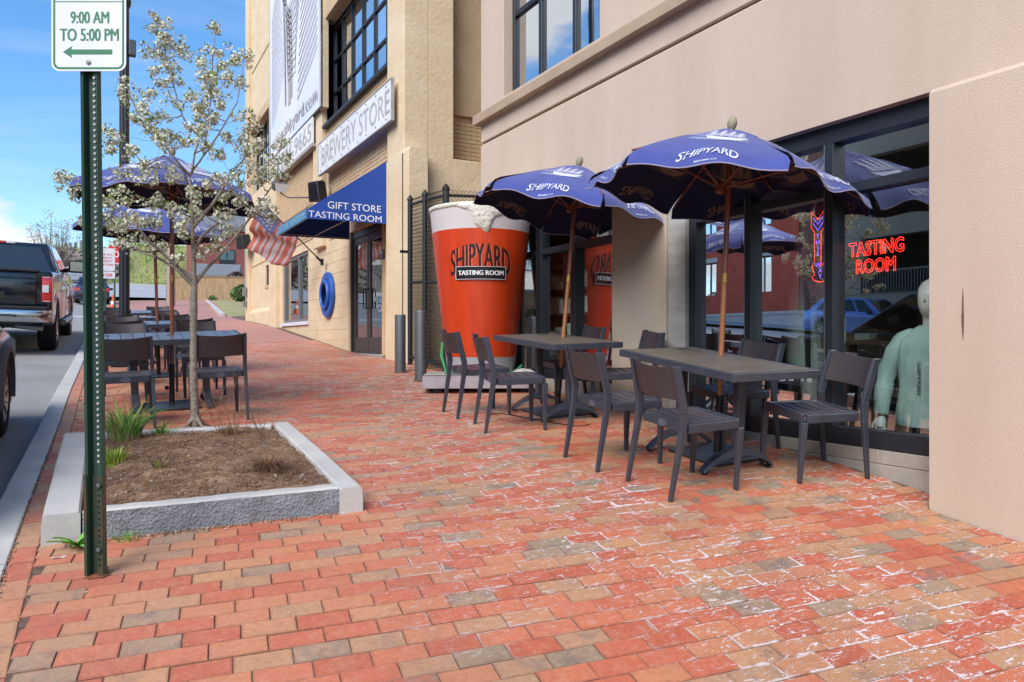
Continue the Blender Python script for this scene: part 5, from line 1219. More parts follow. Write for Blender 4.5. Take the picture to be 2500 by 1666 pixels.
r_ = empty('conduit_box', (4.18, 26.1, 2.2), label='grey meter box and conduit at the far building corner', cat='electrical box'); q = MB(); q.box((-.06, 0, .55), (.12, .22, .3)); q.box((-.05, .02, .15), (.1, .14, .2)); q.build('case', M['frame_lt'], r_, bevel=.01); q = MB(); q.tube([(-.04, 0, .7), (-.04, .03, 2.1)], .02, 6); q.build('conduit', M['frame_lt'], r_)
# flag on a slanted pole
fg = empty('flag', (4.2, 16.3, 2.84), label='red white and blue flag hanging from a slanted pole beside the awning', cat='flag')
tip = Vector((-1.35, -.1, 1.25))
q = MB(); q.tube([(0, 0, 0), tip], [.016, .011], 8); q.tube([tip, tip+Vector((-.03, 0, .03))], [.022, .015], 8); q.build('flagpole', M['door_brown'], fg)
q = MB(); q.box((0, 0, 0), (.05, .10, .14)); q.tube([(0, 0, 0), (-.12, 0, .11)], .025, 8); q.build('bracket', M['black'], fg)
q = MB()
nr_, nc = 26, 18
def fp(u, v):      # u along pole from tip down, v hanging/fly
    p = tip*(1-.62*u); d = Vector((-.05, .85, -.52)); s = 1.25*v
    w = .10*sin(v*9+u*4)*v+.05*sin(v*17+u*9)*v
    return p+d*s*(1-.15*u)+Vector((w*.7, .0, w*.5-.25*v*v*(1-u)))
vs = [fp(i/nc, j/nr_) for j in range(nr_+1) for i in range(nc+1)]; fs = []; mi = []
for j in range(nr_):
    for i in range(nc):
        fs.append((j*(nc+1)+i, j*(nc+1)+i+1, (j+1)*(nc+1)+i+1, (j+1)*(nc+1)+i)); u = i/nc; v = j/nr_
        mi.append(2 if (u < .5 and v < .42) else (0 if int(u*13) % 2 == 0 else 1))
q.v = [tuple(p) for p in vs]; q.f = fs; q.m = mi; q.build('flag_cloth', [M['flag_red'], M['flag_white'], M['flag_blue']], fg, smooth=True, ang=180)
q = MB()
for i in range(5):
    for j in range(5):
        c = Vector(fp(.05+.09*i, .05+.075*j)); a_ = Vector(fp(.05+.09*i+.02, .05+.075*j))-c; b_ = Vector(fp(.05+.09*i, .05+.075*j+.02))-c
        a_.normalize(); b_.normalize(); n_ = a_.cross(b_)*.006
        for sg in (1, -1):
            q.add([c+n_*sg+(a_*cos(k*pi/5)+b_*sin(k*pi/5))*(.03 if k % 2 == 0 else .012) for k in range(10)], [tuple(range(10))])
q.build('stars', M['white'], fg)
# ================================================================== CHAIN-LINK FENCE, BOLLARDS
FH = 2.5
P0, P1, P2, P3 = (4.08, 10.62), (4.05, 9.95), (4.05, 9.2), (4.50, 9.12)
fe = empty('chain_link_fence', (4.05, 9.9, gz(4.05, 9.9)), label='tall black chain-link fence and gate between the two buildings', cat='fence')
FM = lb(fe)
for i, (x, y) in enumerate([P0, P1, P2]):
    z = gz(x, y); r = .045 if i == 2 else .038
    q = FM(); q.tube([(x, y, z-.02), (x, y, z+FH)], r, 12); q.lathe([(r+.008, 0), (r+.008, .03), (r*.5, .07), (.01, .085)], 12, (x, y, z+FH)); q.build('fence_post', M['vinyl'], smooth=True)
def rail(a, b, h, r=.02):
    q = FM(); q.tube([(a[0], a[1], gz(*a)+h), (b[0], b[1], gz(*b)+h)], r, 8); q.build('rail', M['vinyl'], smooth=True)
for a, b in ((P0, P1), (P1, P2), (P2, (4.62, 9.10))):
    for h in (.12, 1.25, FH-.07): rail(a, b, h)
def chain(a, b, z0, z1, name='chain_link_mesh'):
    q = FM(); A_ = Vector((a[0], a[1], 0)); B2 = Vector((b[0], b[1], 0)); L_ = (B2-A_).length; d = (B2-A_)/L_; n = Vector((-d.y, d.x, 0)); s = .055; k = int(L_/s)
    for i in range(-1, k+1):
        pts = []; z = 0; j = 0; H = z1-z0
        while z <= H:
            u = (i+(1 if j % 2 else 0))*s+s*.5+(.5*s if False else 0)
            u = min(L_, max(0, u+(i % 2)*0)); p = A_+d*u+n*(.004 if j % 2 else -.004); pts.append((p.x, p.y, gz(a[0], a[1]*(1-u/L_)+b[1]*u/L_)+z0+z)); z += s*.5*1.05; j += 1
        q.tube(pts, .0052, 3, cap=False)
    return q.build(name, M['vinyl'], kind='stuff')
chain(P0, P1, .06, FH+.03); chain(P1, P2, .06, FH+.03); chain(P2, (4.62, 9.10), .06, FH+.03)
q = FM(); q.box((3.98, 10.62, gz(4, 10.6)+1.72), (.12, .03, .04)); q.box((4.02, 10.0, gz(4, 10)+.62), (.06, .03, .05)); q.build('hinge', M['vinyl'])
def bollard(x, y, h, label):
    r_ = empty('bollard', (x, y, gz(x, y)), label=label, cat='bollard', group='steel bollards by the fence'); q = MB(); q.lathe([(.076, -.03), (.076, h-.008), (.070, h), (.0, h+.002)], 24); q.build('post', M['steel'], r_, smooth=True)
    q = MB(); q.lathe([(.095, -.01), (.095, .006), (.08, .010)], 24); q.build('collar', M['joint'], r_)
bollard(3.59, 9.72, .80, 'grey steel bollard farther from the giant cup, by the corner pier'); bollard(3.53, 8.82, .89, 'grey steel bollard nearest the giant cup')
# ================================================================== GIANT CUP
cpx, cpy = 3.97, 7.98; cy_ = atan2(-cpy, -cpx)+R(90)      # local -y looks at the viewer's side of the walk
zp = .56
dk = empty('cup_platform', (cpx, cpy, zp), cy_, label='low platform with a corrugated top under the giant cup', cat='platform')
q = MB(); q.span((-.66, -.52, 0), (.66, .52, .145)); q.build('side_skirt', M['deck_side'], dk, bevel=.004)
q = MB()
nn = 44
vs = []
for j in (0, 1):
    for i in range(nn*2+1):
        x = -.665+1.33*i/(nn*2); vs.append((x, -.525+1.05*j, .147+(.008 if i % 2 else 0)))
q.add(vs, [(i, i+1, i+1+nn*2+1, i+nn*2+1) for i in range(nn*2)]); q.build('corrugated_top', M['deck'], dk)
for sx in (-.5, .5):
    for sy in (-.4, .4): q = MB(); q.box((sx, sy, -.045), (.10, .10, .09)); q.build('support_block', M['black'], dk)
cu = empty('giant_beer_cup', (cpx, cpy, zp+.155), cy_, label='giant red beer cup with foam top reading SHIPYARD TASTING ROOM', cat='giant cup')
H0 = 1.92
def rad(z): return .40+(.61-.40)*z/H0
def ringz(z0, z1, n=64, k=6): return [(rad(z0+(z1-z0)*i/k), z0+(z1-z0)*i/k) for i in range(k+1)]
q = MB(); q.lathe([(.40, 0), (.395, .02)]+ringz(.02, .20)+[(rad(.20)-.02, .202)], 72); q.build('base_band', M['cup_base'], cu, smooth=True)
q = MB(); q.lathe([(rad(.20)-.02, .198)]+[(r+.002, z) for r, z in ringz(.20, 1.66)]+[(rad(1.66)-.02, 1.66)], 72); q.build('red_body', M['cup_red'], cu, smooth=True)
q = MB(); q.lathe([(rad(1.66)-.02, 1.655)]+ringz(1.66, H0)+[(rad(H0)-.03, H0)], 72); q.build('clear_band', M['cup_white'], cu, smooth=True)
q = MB()
def foam_surf(i, j, NI=120, NJ=22):
    a = 2*pi*i/NI; t = j/NJ
    # angle measured from local -y (front)
    fa = (a-(-pi/2)+pi) % (2*pi)-pi
    x = fa*.6
    drip = .014+.003*sin(a*7)+.002*sin(a*13)
    drip += .25*math.exp(-((x-.01)/.112)**4)+.12*math.exp(-((x-.17)/.125)**4)+.04*math.exp(-((x+.18)/.07)**2)
    k = noise.noise((cos(a)*4, sin(a)*4, t*5))*.003
    if t < .35:
        s = t/.35; r = rad(H0)*(s**.6)*.97; return (r*cos(a), r*sin(a), H0+.035+.02*(1-s)+noise.noise((r*cos(a)*5, r*sin(a)*5, 0))*.012)
    s = (t-.35)/.65; z = H0+.035-(drip+.035)*s; bul = (.009+.017*min(1, drip/.15))*sin(pi*min(1, s*1.02))**.5 if s > 0 else .0
    r = rad(z)+.004+bul+k
    if s > .97: r = rad(z)-.002
    return (r*cos(a), r*sin(a), z)
NI, NJ = 120, 22
vs = [foam_surf(i, j) for j in range(NJ+1) for i in range(NI)]; fs = [(j*NI+i, j*NI+(i+1) % NI, (j+1)*NI+(i+1) % NI, (j+1)*NI+i) for j in range(NJ) for i in range(NI)]
q.add(vs, fs); q.build('foam', M['foam'], cu, smooth=True, ang=80)
def cupf(w_, h_, cx, z0, r_off=.006, arch=0, fan=0):
    def f(u, v):
        x = cx+(u-.5)*w_*(1+fan*(v-.5)); z = z0+v*h_; z += arch*(1-(2*(u-.5))**2)*(1 if True else 0)*(v if fan == -9 else 1)
        r = rad(z)+r_off; a = x/r; return (r*sin(a), -r*cos(a), z)
    return f
def arched(u, v, off, dx=0, dz=0):
    # letters taller at the middle, dropping at both ends
    c = 1-(2*(u-.5))**2; top = 1.395+.095*c**.8; bot = 1.12+.09*c; z = bot+(top-bot)*v+dz; x = -.005+(u-.5)*.735+dx; r = rad(z)+off; a = x/r; return (r*sin(a), -r*cos(a), z)
q = MB(); text(q, 'SHIPYARD', lambda u, v: arched(u, v, .0045, .010, -.004), bold=.045, cuts=18); q.build('lettering_outline', M['ink_line'], cu)
q = MB(); text(q, 'SHIPYARD', lambda u, v: arched(u, v, .0075, 0, 0), bold=.035, cuts=18); q.build('lettering', M['ink'], cu)
q = MB(); q.grid(16, 1, lambda u, v: cupf(.60, .145, 0, 1.085, .020)(u, v)); q.grid(16, 1, lambda u, v: cupf(.60, .145, 0, 1.085, .004)(u, v)); q.build('plaque', M['plaque'], cu)
q = MB(); t_ = .005
for (a, b) in (((0, 0), (1, .03)), ((0, .97), (1, 1))): q.grid(16, 1, lambda u, v: cupf(.60, .145, 0, 1.085, .0215)(u, a[1]+(b[1]-a[1])*v))
for (a, b) in (((0, 0), (.008, 1)), ((.992, 0), (1, 1))): q.grid(1, 1, lambda u, v: cupf(.60, .145, 0, 1.085, .0215)(a[0]+(b[0]-a[0])*u, v))
text(q, 'TASTING ROOM', lambda u, v: cupf(.60, .145, 0, 1.085, .0225)(.05+.9*u, .33+.36*v), bold=.05, cuts=14); q.build('plaque_lettering', M['white'], cu)
rp = empty('green_rope', (cpx, cpy, zp+.16), cy_, label='green rope looped around the foot of the giant cup', cat='rope'); q = MB(); q.tube([(.43*cos(a*.2), .43*sin(a*.2), .02+.012*sin(a)) for a in range(0, 33)], .012, 6); q.tube([(-.42, -.05, .02), (-.47, -.02, .2), (-.46, 0, .36), (-.44, .02, .30)], [.014, .02, .018, .01], 6); q.tube([(.42, -.1, .03), (.50, -.12, .10), (.46, -.14, .05)], .015, 6); q.build('strand', M['rope'], rp, smooth=True)
# ================================================================== CHAIRS AND TABLES
def make_chair(label, loc, yaw):
    r_ = empty('patio_chair', loc, yaw, label=label, cat='chair', group='charcoal chairs at the patio tables', tilt=gz)
    cm = M['charcoal']
    # seat frame
    q = MB()
    q.box((0, -.205, .425), (.385, .028, .055)); q.box((0, .212, .425), (.385, .028, .055))
    for s in (-1, 1): q.box((s*.205, .003, .425), (.030, .39, .055))
    q.build('seat_frame', cm, r_, bevel=.004)
    for i in range(5):
        y = -.166+.0835*i; q = MB(); q.grid(6, 1, lambda u, v: ((u-.5)*.378, y-.0352+.0704*v, .4485-.010*sin(pi*u))); q.grid(6, 1, lambda u, v: ((u-.5)*.378, y-.0352+.0704*v, .436-.010*sin(pi*u)))
        q.add([((u-.5)*.378, y+s_*.0352, (.4485 if t else .436)-.010*sin(pi*u)) for s_ in (-1, 1) for t in (0, 1) for u in (0, .5, 1)], [(0, 1, 4, 3), (1, 2, 5, 4), (6, 7, 10, 9), (7, 8, 11, 10)])
        q.build('seat_slat', M['seat_slat'], r_)
    for s in (-1, 1):
        q = MB(); q.beam((s*.205, .215, .0), (s*.205, .215, .40), .026, .026, w2=.040, h2=.044); q.build('leg', cm, r_, bevel=.004)
        q = MB(); pts = [((s*.214, -.305, 0), .024, .026), ((s*.214, -.240, .40), .030, .042), ((s*.212, -.232, .52), .030, .050), ((s*.208, -.300, .805), .026, .050)]
        for (a, w1, h1), (b, w2, h2) in zip(pts[:-1], pts[1:]):
            A_ = Vector(a); B2 = Vector(b)
            q.add([A_+Vector((sx*w1/2, sy*h1/2, 0)) for sx, sy in ((-1, -1), (1, -1), (1, 1), (-1, 1))]+[B2+Vector((sx*w2/2, sy*h2/2, 0)) for sx, sy in ((-1, -1), (1, -1), (1, 1), (-1, 1))], [(3, 2, 1, 0), (4, 5, 6, 7), (0, 1, 5, 4), (1, 2, 6, 5), (2, 3, 7, 6), (3, 0, 4, 7)])
        q.build('leg', cm, r_, bevel=.003)
    q = MB(); nx, nz = 12, 3
    def bp(u, v, o): x = (u-.5)*.395; z = .60+.20*v; return (x, -.252-.235*(z-.60)-.052*(1-(2*u-1)**2)+o, z-.013*v*(1-(2*u-1)**2))
    q.grid(nx, nz, lambda u, v: bp(u, v, .008)); q.grid(nx, nz, lambda u, v: bp(u, v, -.008))
    for v in (0, 1): q.add([bp(i/nx, v, o) for i in range(nx+1) for o in (-.008, .008)], [(2*i, 2*i+1, 2*i+3, 2*i+2) for i in range(nx)])
    q.build('backrest', M['charcoal_back'], r_, smooth=True, ang=40)
    q = MB()
    for rr_, r2 in ((.026, .023), (.017, .0155)):
        n = 24
        vs = [(rr_*1.25*cos(2*pi*i/n), -.2205, .426+rr_*.72*sin(2*pi*i/n)) for i in range(n)]+[(r2*1.25*cos(2*pi*i/n), -.2205, .426+r2*.72*sin(2*pi*i/n)) for i in range(n)]
        q.add(vs, [(i, (i+1) % n, n+(i+1) % n, n+i) for i in range(n)])
    plane_text(q, 'AB', (0, -.2208, .426), (1, 0, 0), (0, 0, 1), .011, .02, bold=.02)
    q.build('maker_badge', M['piping'], r_)
    return r_
def gp(x, y): return (x, y, gz(x, y))
chairs = [
 (3.235, 3.57, R(-92), 'chair nearest the camera at the near right table, back turned to the walk'),
 (3.20, 4.25, R(-93), 'second chair on the walk side of the near right table'),
 (4.18, 3.43, R(77), 'chair at the near right table closest to the pilaster, facing the walk'),
 (4.22, 4.20, R(84), 'window-side chair of the near right table beside the concrete column'),
 (3.12, 5.62, R(-104), 'nearer chair on the walk side of the table by the giant cup'),
 (3.17, 6.38, R(-96), 'farther walk-side chair of the table by the giant cup, in front of the platform'),
 (4.13, 5.42, R(72), 'window-side chair in front of the pier at the table by the giant cup'),
 (4.16, 6.35, R(80), 'window-side chair in front of the red panel at the table by the giant cup'),
]
TBL_L = [(.60, 8.24), (.64, 11.0), (.62, 13.85), (.66, 16.7)]
nm = ['first', 'second', 'third', 'fourth']
for i, (tx, ty) in enumerate(TBL_L):
    chairs.append((tx-.42, ty-.78, R(rb.uniform(-2, 2)), 'kerb-side chair on the near side of the %s street table, back to the planter' % nm[i]))
    chairs.append((tx+.34, ty-.80, R(rb.uniform(-3, 3)), 'walk-side chair on the near side of the %s street table, back to the planter' % nm[i]))
    chairs.append((tx-.40, ty+.72, R(180+rb.uniform(-4, 4)), 'kerb-side chair on the far side of the %s street table' % nm[i]))
    chairs.append((tx+.36, ty+.74, R(180+rb.uniform(-4, 4)), 'walk-side chair on the far side of the %s street table' % nm[i]))
c0 = make_chair(chairs[0][3], gp(*chairs[0][:2]), chairs[0][2])
for x, y, a, l in chairs[1:]: copy_tree(c0, gp(x, y), a, l, tilt=gz)
def make_table(label, loc, yaw, slat, n=12):
    """long side along local y"""
    r_ = empty('patio_table', loc, yaw, label=label, cat='table', group='slatted patio tables', tilt=gz); cm = M['charcoal']; Lh, Wh, Z = .685, .345, .725
    q = MB()
    for s in (-1, 1):
        q.box((s*(Wh-.015), 0, Z-.0255), (.03, 2*Lh, .051)); q.box((0, s*(Lh-.015), Z-.0255), (2*Wh-.06, .03, .051))
    q.build('table_frame', cm, r_, bevel=.003)
    st = (2*Lh-.066)/n
    for i in range(n):
        y = -Lh+.033+st*(i+.5)
        if i in (n//2-1, n//2):      # boards notched round the pole
            q = MB(); s = 1 if i == n//2-1 else -1
            q.span((-Wh+.031, y-st/2+.0025, Z-.018), (-.03, y+st/2-.0038, Z+.001)); q.span((.03, y-st/2+.0025, Z-.018), (Wh-.031, y+st/2-.0038, Z+.001)); ya = y-st/2+.0025 if s == 1 else y-st/2+.032; q.span((-.03, ya, Z-.018), (.03, ya+st-.0345, Z+.001))
        else: q = MB(); q.span((-Wh+.031, y-st/2+.0025, Z-.018), (Wh-.031, y+st/2-.0038, Z+.001))
        q.build('table_slat', slat, r_)
    for s in (-1, 1):
        q = MB(); q.box((0, s*.33, .40), (.068, .068, .60)); q.build('column', cm, r_, bevel=.010)
        q = MB(); q.box((0, s*.33, .69), (.56, .05, .022)); q.build('top_bracket', cm, r_)
        q = MB(); k = 14; vs = []
        for i in range(k+1):
            t = i/k*2-1; x = t*.285; z = .102*(1-abs(t)**2.2)+.012; w = .034+.012*(1-abs(t)); th = .022+.030*(1-abs(t))
            vs += [(x, s*.33-w, z-.0), (x, s*.33-w*.7, z+th), (x, s*.33+w*.7, z+th), (x, s*.33+w, z-.0)]
        q.add(vs, [(4*i+a, 4*i+(a+1) % 4, 4*i+4+(a+1) % 4, 4*i+4+a) for i in range(k) for a in range(4)]+[(3, 2, 1, 0), (4*k, 4*k+1, 4*k+2, 4*k+3)]); q.build('arched_foot', cm, r_, smooth=True, ang=40)
        for e in (-1, 1): q = MB(); q.lathe([(.02, 0), (.02, .016)], 10, (e*.265, s*.33, 0)); q.build('foot_pad', M['black'], r_)
    q = MB(); q.span((.10, Lh-.16, Z+.0018), (.20, Lh-.10, Z+.0030)); q.build('table_number_tag', M['charcoal_back'], r_)
    return r_
TR = [(3.80, 3.99, R(-7)), (3.75, 5.98, R(-6))]
t1 = make_table('brown-topped slatted table nearest the camera on the right', gp(*TR[0][:2]), TR[0][2], M['slat'])
copy_tree(t1, gp(*TR[1][:2]), TR[1][2], 'brown-topped slatted table in front of the giant cup', tilt=gz)
t3 = make_table('grey slatted table nearest the planter in the street-side row', gp(*TBL_L[0]), R(90), M['slat_sky'])
for i, l in ((1, 'second grey slatted table from the planter in the street-side row'), (2, 'third grey slatted table, just beyond the lamp post'), (3, 'farthest grey slatted table in the street-side row')):
    copy_tree(t3, gp(*TBL_L[i]), R(90+rb.uniform(-1, 1)), l, tilt=gz)

for o_ in list(COL.objects):      # the street tables stand a little tipped on the uneven paving
    if o_.name.startswith('patio_table') and 'street-side' in o_['label']:
        o_.matrix_basis = Matrix.Translation(o_.matrix_basis.translation+Vector((0, 0, .004))) @ Matrix.Rotation(R(2.2), 4, 'X') @ o_.matrix_basis.to_3x3().to_4x4()
# ================================================================== UMBRELLAS
RD = Vector((cos(YAW), -sin(YAW), 0))      # across the walk towards the shop
def umbrella(x, y, top, tiltdeg, lean, yaw, seed, label, wind=1.0, plate=True, Rr=.99, H=.50):
    rr = random.Random(seed); z0 = gz(x, y); r_ = empty('patio_umbrella', (x, y, z0), label=label, cat='umbrella', group='blue patio umbrellas')
    tv = Vector((lean[0], lean[1], top-z0-.10)); zt = tv.length; pq = Vector((0, 0, 1)).rotation_difference(tv.normalized()).to_matrix().to_4x4()
    # stand
    if plate: q = MB(); q.box((0, 0, .018), (.50, .50, .022)); q.xf(slope_rot(x, y).to_matrix().to_4x4()); q.build('base_plate', M['charcoal'], r_, bevel=.004)
    q = MB(); q.tube([pq @ Vector((0, 0, .02)), pq @ Vector((0, 0, .44))], .026, 16); q.build('stand_tube', M['black'], r_, smooth=True)
    q = MB(); a_ = pq @ Vector((0, 0, .20)); q.tube([a_+Vector((-.02, -.02, 0)), a_+Vector((-.045, -.035, 0))], .006, 6); q.tube([a_+Vector((-.042, -.035, 0)), a_+Vector((-.06, -.046, 0))], .020, 12); q.build('clamp_knob', M['black'], r_)
    q = MB(); q.tube([pq @ Vector((0, 0, .40)), pq @ Vector((0, 0, 1.30))], .0195, 14); q.build('lower_pole', M['wood_lt'] if not plate or seed in (1, 2) else M['wood'], r_, smooth=True)
    q = MB(); q.tube([pq @ Vector((0, 0, 1.27)), pq @ Vector((0, 0, 1.335))], .0225, 16); q.build('ferrule', M['brass'], r_, smooth=True)
    q = MB(); q.tube([pq @ Vector((0, 0, 1.33)), pq @ Vector((0, 0, zt-.02))], .0195, 14); q.build('upper_pole', M['wood'], r_, smooth=True)
    ax = Vector((0, 0, 1)).cross(RD); cq = Matrix.Translation(pq @ Vector((0, 0, zt))) @ Matrix.Rotation(R(tiltdeg), 4, ax)
    q = MB(); q.lathe([(.018, -.02), (.026, .0), (.020, .012), (.027, .020), (.036, .05), (.034, .075), (.022, .10), (.0, .112)], 16); q.xf(cq); q.build('finial', M['finial'], r_, smooth=True)
    ph = [rr.uniform(0, 6.28) for _ in range(6)]; am = [rr.uniform(.6, 1.25) for _ in range(6)]; p0 = rr.uniform(0, 6)
    def rib(a, v): return Vector((Rr*v*cos(a), Rr*v*sin(a), -H*(.78*v+.22*v*v)))
    def surf(k, s, v, off=0):
        a0 = yaw+R(60*k-30); a1 = a0+R(60); vv = min(v, 1); p = rib(a0, vv).lerp(rib(a1, vv), (s+1)/2); am_ = (a0+a1)/2; out = Vector((cos(am_), sin(am_), 0))
        nrm = (out*H+Vector((0, 0, Rr))).normalized()
        b = (1-s*s); p = p+nrm*(.030*b*4*vv*(1-vv)-.035*b*vv**3)
        e = max(0, v-1); 
        if e: le = e*(1+.15*cos(2*pi*s)); p = p+out*le*Rr*.42+Vector((0, 0, -le*Rr*.92))
        w = max(0, (v-.55)/.58)**2*wind
        p = p+(out*.55+Vector((0, 0, .8)))*w*(.034*am[k]*b*sin(1.7*pi*s+ph[k])+.075*b*(.5+.5*sin(ph[k]*2.1+p0)))
        p = p+Vector((0, 0, .045*w*sin(2*am_+p0+s*.5)))
        return cq @ (p+nrm*off)
    VM = 1.085; NU, NV = 18, 16
    q = MB(); qi = MB(); pi_ = MB()
    for k in range(6):
        q.grid(NU, NV, lambda u, v: surf(k, 2*u-1, .035+v*(VM-.035)))
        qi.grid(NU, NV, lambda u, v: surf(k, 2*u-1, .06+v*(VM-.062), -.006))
        pi_.tube([surf(k, 2*i/NU-1, VM, -.002) for i in range(NU+1)], .0042, 5)
        
    q.build('canopy', M['umb'], r_, smooth=True, ang=70); qi.build('canopy_shade_layer', M['umb_shade'], r_, smooth=True, ang=70); pi_.build('piping', M['piping'], r_)  # the inner layer carries the underside's shade in its colour
    # vent cap
    q = MB()
    for k in range(6):
        a0 = yaw+R(60*k-30)
        def vc(u, v, o=0):
            vv = v; A_ = Vector((cos(a0), sin(a0), 0)); B2 = Vector((cos(a0+R(60)), sin(a0+R(60)), 0)); p = A_.lerp(B2, u)*(.27*vv); b = 4*u*(1-u)
            return cq @ (p+Vector((0, 0, .012-.115*vv**1.3+.030*b*vv*(.5+.8*sin(ph[k]+u*5))+o)))
        q.grid(8, 6, lambda u, v: vc(u, v)); q.grid(8, 6, lambda u, v: vc(u, v, -.004))
        q.grid(8, 1, lambda u, v: tuple(Vector(vc(u, 1))+Vector((0, 0, -.016*v))))
    q.build('vent_cap', M['umb'], r_, smooth=True, ang=60)
    for k in range(6):
        a = yaw+R(60*k-30); q = MB(); q.tube([cq @ (rib(a, v)+Vector((0, 0, -.018))) for v in (.04, .35, .7, .985)], [.009, .009, .008, .007], 6); q.build('rib', M['wood'], r_)
        q = MB(); q.tube([cq @ Vector((.03*cos(a), .03*sin(a), -H*.98)), cq @ (rib(a, .52)+Vector((0, 0, -.022)))], .0075, 6); q.build('strut', M['wood'], r_)
    q = MB(); q.lathe([(.022, -.05), (.036, -.04), (.036, .02), (.024, .035)], 14); q.xf(cq @ Matrix.Translation((0, 0, -H*.98))); q.build('runner_hub', M['wood'], r_, smooth=True)
    q = MB(); qn = MB(); ss = ship_strokes(seed+10)
    hw = lambda v: Rr*v*sin(R(30))
    for k in range(6):
        def f(u, v, w=.43, h=.46, v0=.30, o=.005, fl=1):
            vv = v0+h*(1-v)/ (Rr*1.12) ; return surf(k, fl*(u-.5)*w/hw(vv), vv, o)
        strokes(q, ss, f)
        def tf(u, v, o=.005, fl=1):
            x = (u-.5); vv = .945+.105*(1-v)-.05*(1-(2*x)**2); return surf(k, fl*x*.38/hw(1.0), vv, o)
        text(q, 'SHIPYARD', tf, bold=.014, cuts=14)
        text(q, 'BREWING CO.', lambda u, v: surf(k, (u-.5)*.14/hw(1), 1.052+.016*(1-v), .005), bold=.02, cuts=3)
        if k % 2 == 1 or True:
            strokes(qn, ss, lambda u, v: f(u, v, o=-.0095, fl=-1)); text(qn, 'SHIPYARD', lambda u, v: tf(u, v, -.0095, -1), bold=.03, cuts=14)
    q.build('printed_logo', M['print'], r_); qn.build('logo_show_through', M['print_in'], r_)
    return r_
cam_to = lambda x, y: atan2(-y, -x)
umbrella(3.93, 4.02, 2.745, 10, (.11, -.03), cam_to(3.9, 4)+R(-6), 1, 'blue ship-print umbrella over the near right table', 1.15, H=.425)
umbrella(3.81, 6.02, 2.90, 11, (.25, .0), cam_to(3.8, 6)+R(-14), 2, 'blue ship-print umbrella over the table by the giant cup', 1.0, H=.41)
umbrella(.60, 8.24, 3.07, 2, (.0, .02), cam_to(.6, 8.2)+R(24), 3, 'blue umbrella over the first street-side table behind the flowering tree', 1.0, Rr=.90, H=.38)
umbrella(.64, 11.0, 3.10, 3, (-.06, .03), cam_to(.7, 11)+R(-10), 4, 'blue umbrella over the second street-side table, mostly hidden', .8, Rr=.93, H=.40)
q = MB()
cd = [(3.2+.55*u, 6.25-1.0*u+.18*sin(u*7)) for u in [i/14 for i in range(15)]]
q.tube([(x, y, gz(x, y)+.006) for x, y in cd], .004, 5); tag(q.build('cable', M['black']), 'thin black cable lying under the table by the giant cup', 'cable')

# ================================================================== PARKING SIGN
px_, py_ = -.031, 3.717
sg = empty('parking_sign', (px_, py_, gz(px_, py_)), -YAW, label='white parking sign lettered 9:00 AM TO 5:00 PM on a green perforated post', cat='sign')
def u_channel(mb, z0, z1, w=.044, d=.032, lx=0, t=.0045, holes=True):
    # hat section, opening away from the viewer; local -y is towards the viewer
    prof = [(-w, -.0), (-w+.016, -.0), (-w+.026, -d*.0+.026), (-.0, .026), (.004, .026), (w-.026+.012, .026), (w-.016+.006, 0), (w, 0)]
    return prof
def channel(z0, z1, mt, name, yo=0, sc=1.0):
    q = MB()
    w = .044*sc
    P_ = [(-w, -.004), (-w+.017, -.012), (-w+.024, .020), (.008, .024), (.014, -.006), (w-.010, -.008), (w, .004)]
    n = len(P_); t = .004; vs = []
    for z in (z0, z1):
        for x, y in P_: vs.append((x+lean(z), y+yo, z))
        for x, y in P_: vs.append((x+lean(z), y+yo+t, z))
    m2 = 2*n
    for i in range(n-1):
        q.f.append((i, i+1, m2+i+1, m2+i)); q.f.append((n+i+1, n+i, m2+n+i, m2+n+i+1)); q.f.append((m2+i, m2+i+1, m2+n+i+1, m2+n+i))
    q.f.append((0, m2, m2+n, n)); q.f.append((n-1, 2*n-1, m2+2*n-1, m2+n-1)); q.v = vs; q.m = [0]*len(q.f)
    return q.build(name, mt, sg)
def lean(z): return -.012*z
channel(-.05, 2.62, M['post_green'], 'post', .0, .96); channel(-.06, .44, M['post_rust'], 'post_stub', -.006, 1.06)
q = MB(); z = .50
while z < 2.2:
    q.tube([(.0215+lean(z), -.0105, z), (.0215+lean(z), -.0125, z)], .0055, 10); z += .0254
q.build('hole_light_disc', M['sign_grey'], sg)  # pale discs stand in for the bright background behind the holes
q = MB(); z = .05
while z < .42:
    q.tube([(.0225+lean(z), -.0165, z), (.0225+lean(z), -.0185, z)], .0042, 10); z += .0254
q.build('stub_hole', M['black'], sg)
for zz in (.12, .40): q = MB(); q.tube([(.0225, -.016, zz), (.0225, -.028, zz)], .009, 6); q.build('bolt', M['steel'], sg)
zb = 2.275-gz(px_, py_)
def rrect(w, h, r, n=8):
    pts = []
    for cx, cy, a0 in ((w/2-r, h/2-r, 0), (-w/2+r, h/2-r, 90), (-w/2+r, -h/2+r, 180), (w/2-r, -h/2+r, 270)):
        for i in range(n+1): a = R(a0+90*i/n); pts.append((cx+r*cos(a), cy+r*sin(a)))
    return pts
SW, SH = .325, .457
cx0 = -.021; cz0 = zb+SH/2
q = MB(); q.prism([(x+cx0, y+cz0) for x, y in rrect(SW, SH, .036)], 'y', -.022, -.020); q.build('sign_panel', M['sign_white'], sg)
q = MB(); a = rrect(SW-.016, SH-.016, .030); b = rrect(SW-.034, SH-.034, .022); n = len(a)
q.add([(x+cx0, -.0226, y+cz0) for x, y in a]+[(x+cx0, -.0226, y+cz0) for x, y in b], [(i, (i+1) % n, n+(i+1) % n, n+i) for i in range(n)])
q.add([(cx0-SW/2+.014, -.0227, zb+.300), (cx0+SW/2-.014, -.0227, zb+.300), (cx0+SW/2-.014, -.0227, zb+.304), (cx0-SW/2+.014, -.0227, zb+.304)], [(0, 1, 2, 3)])
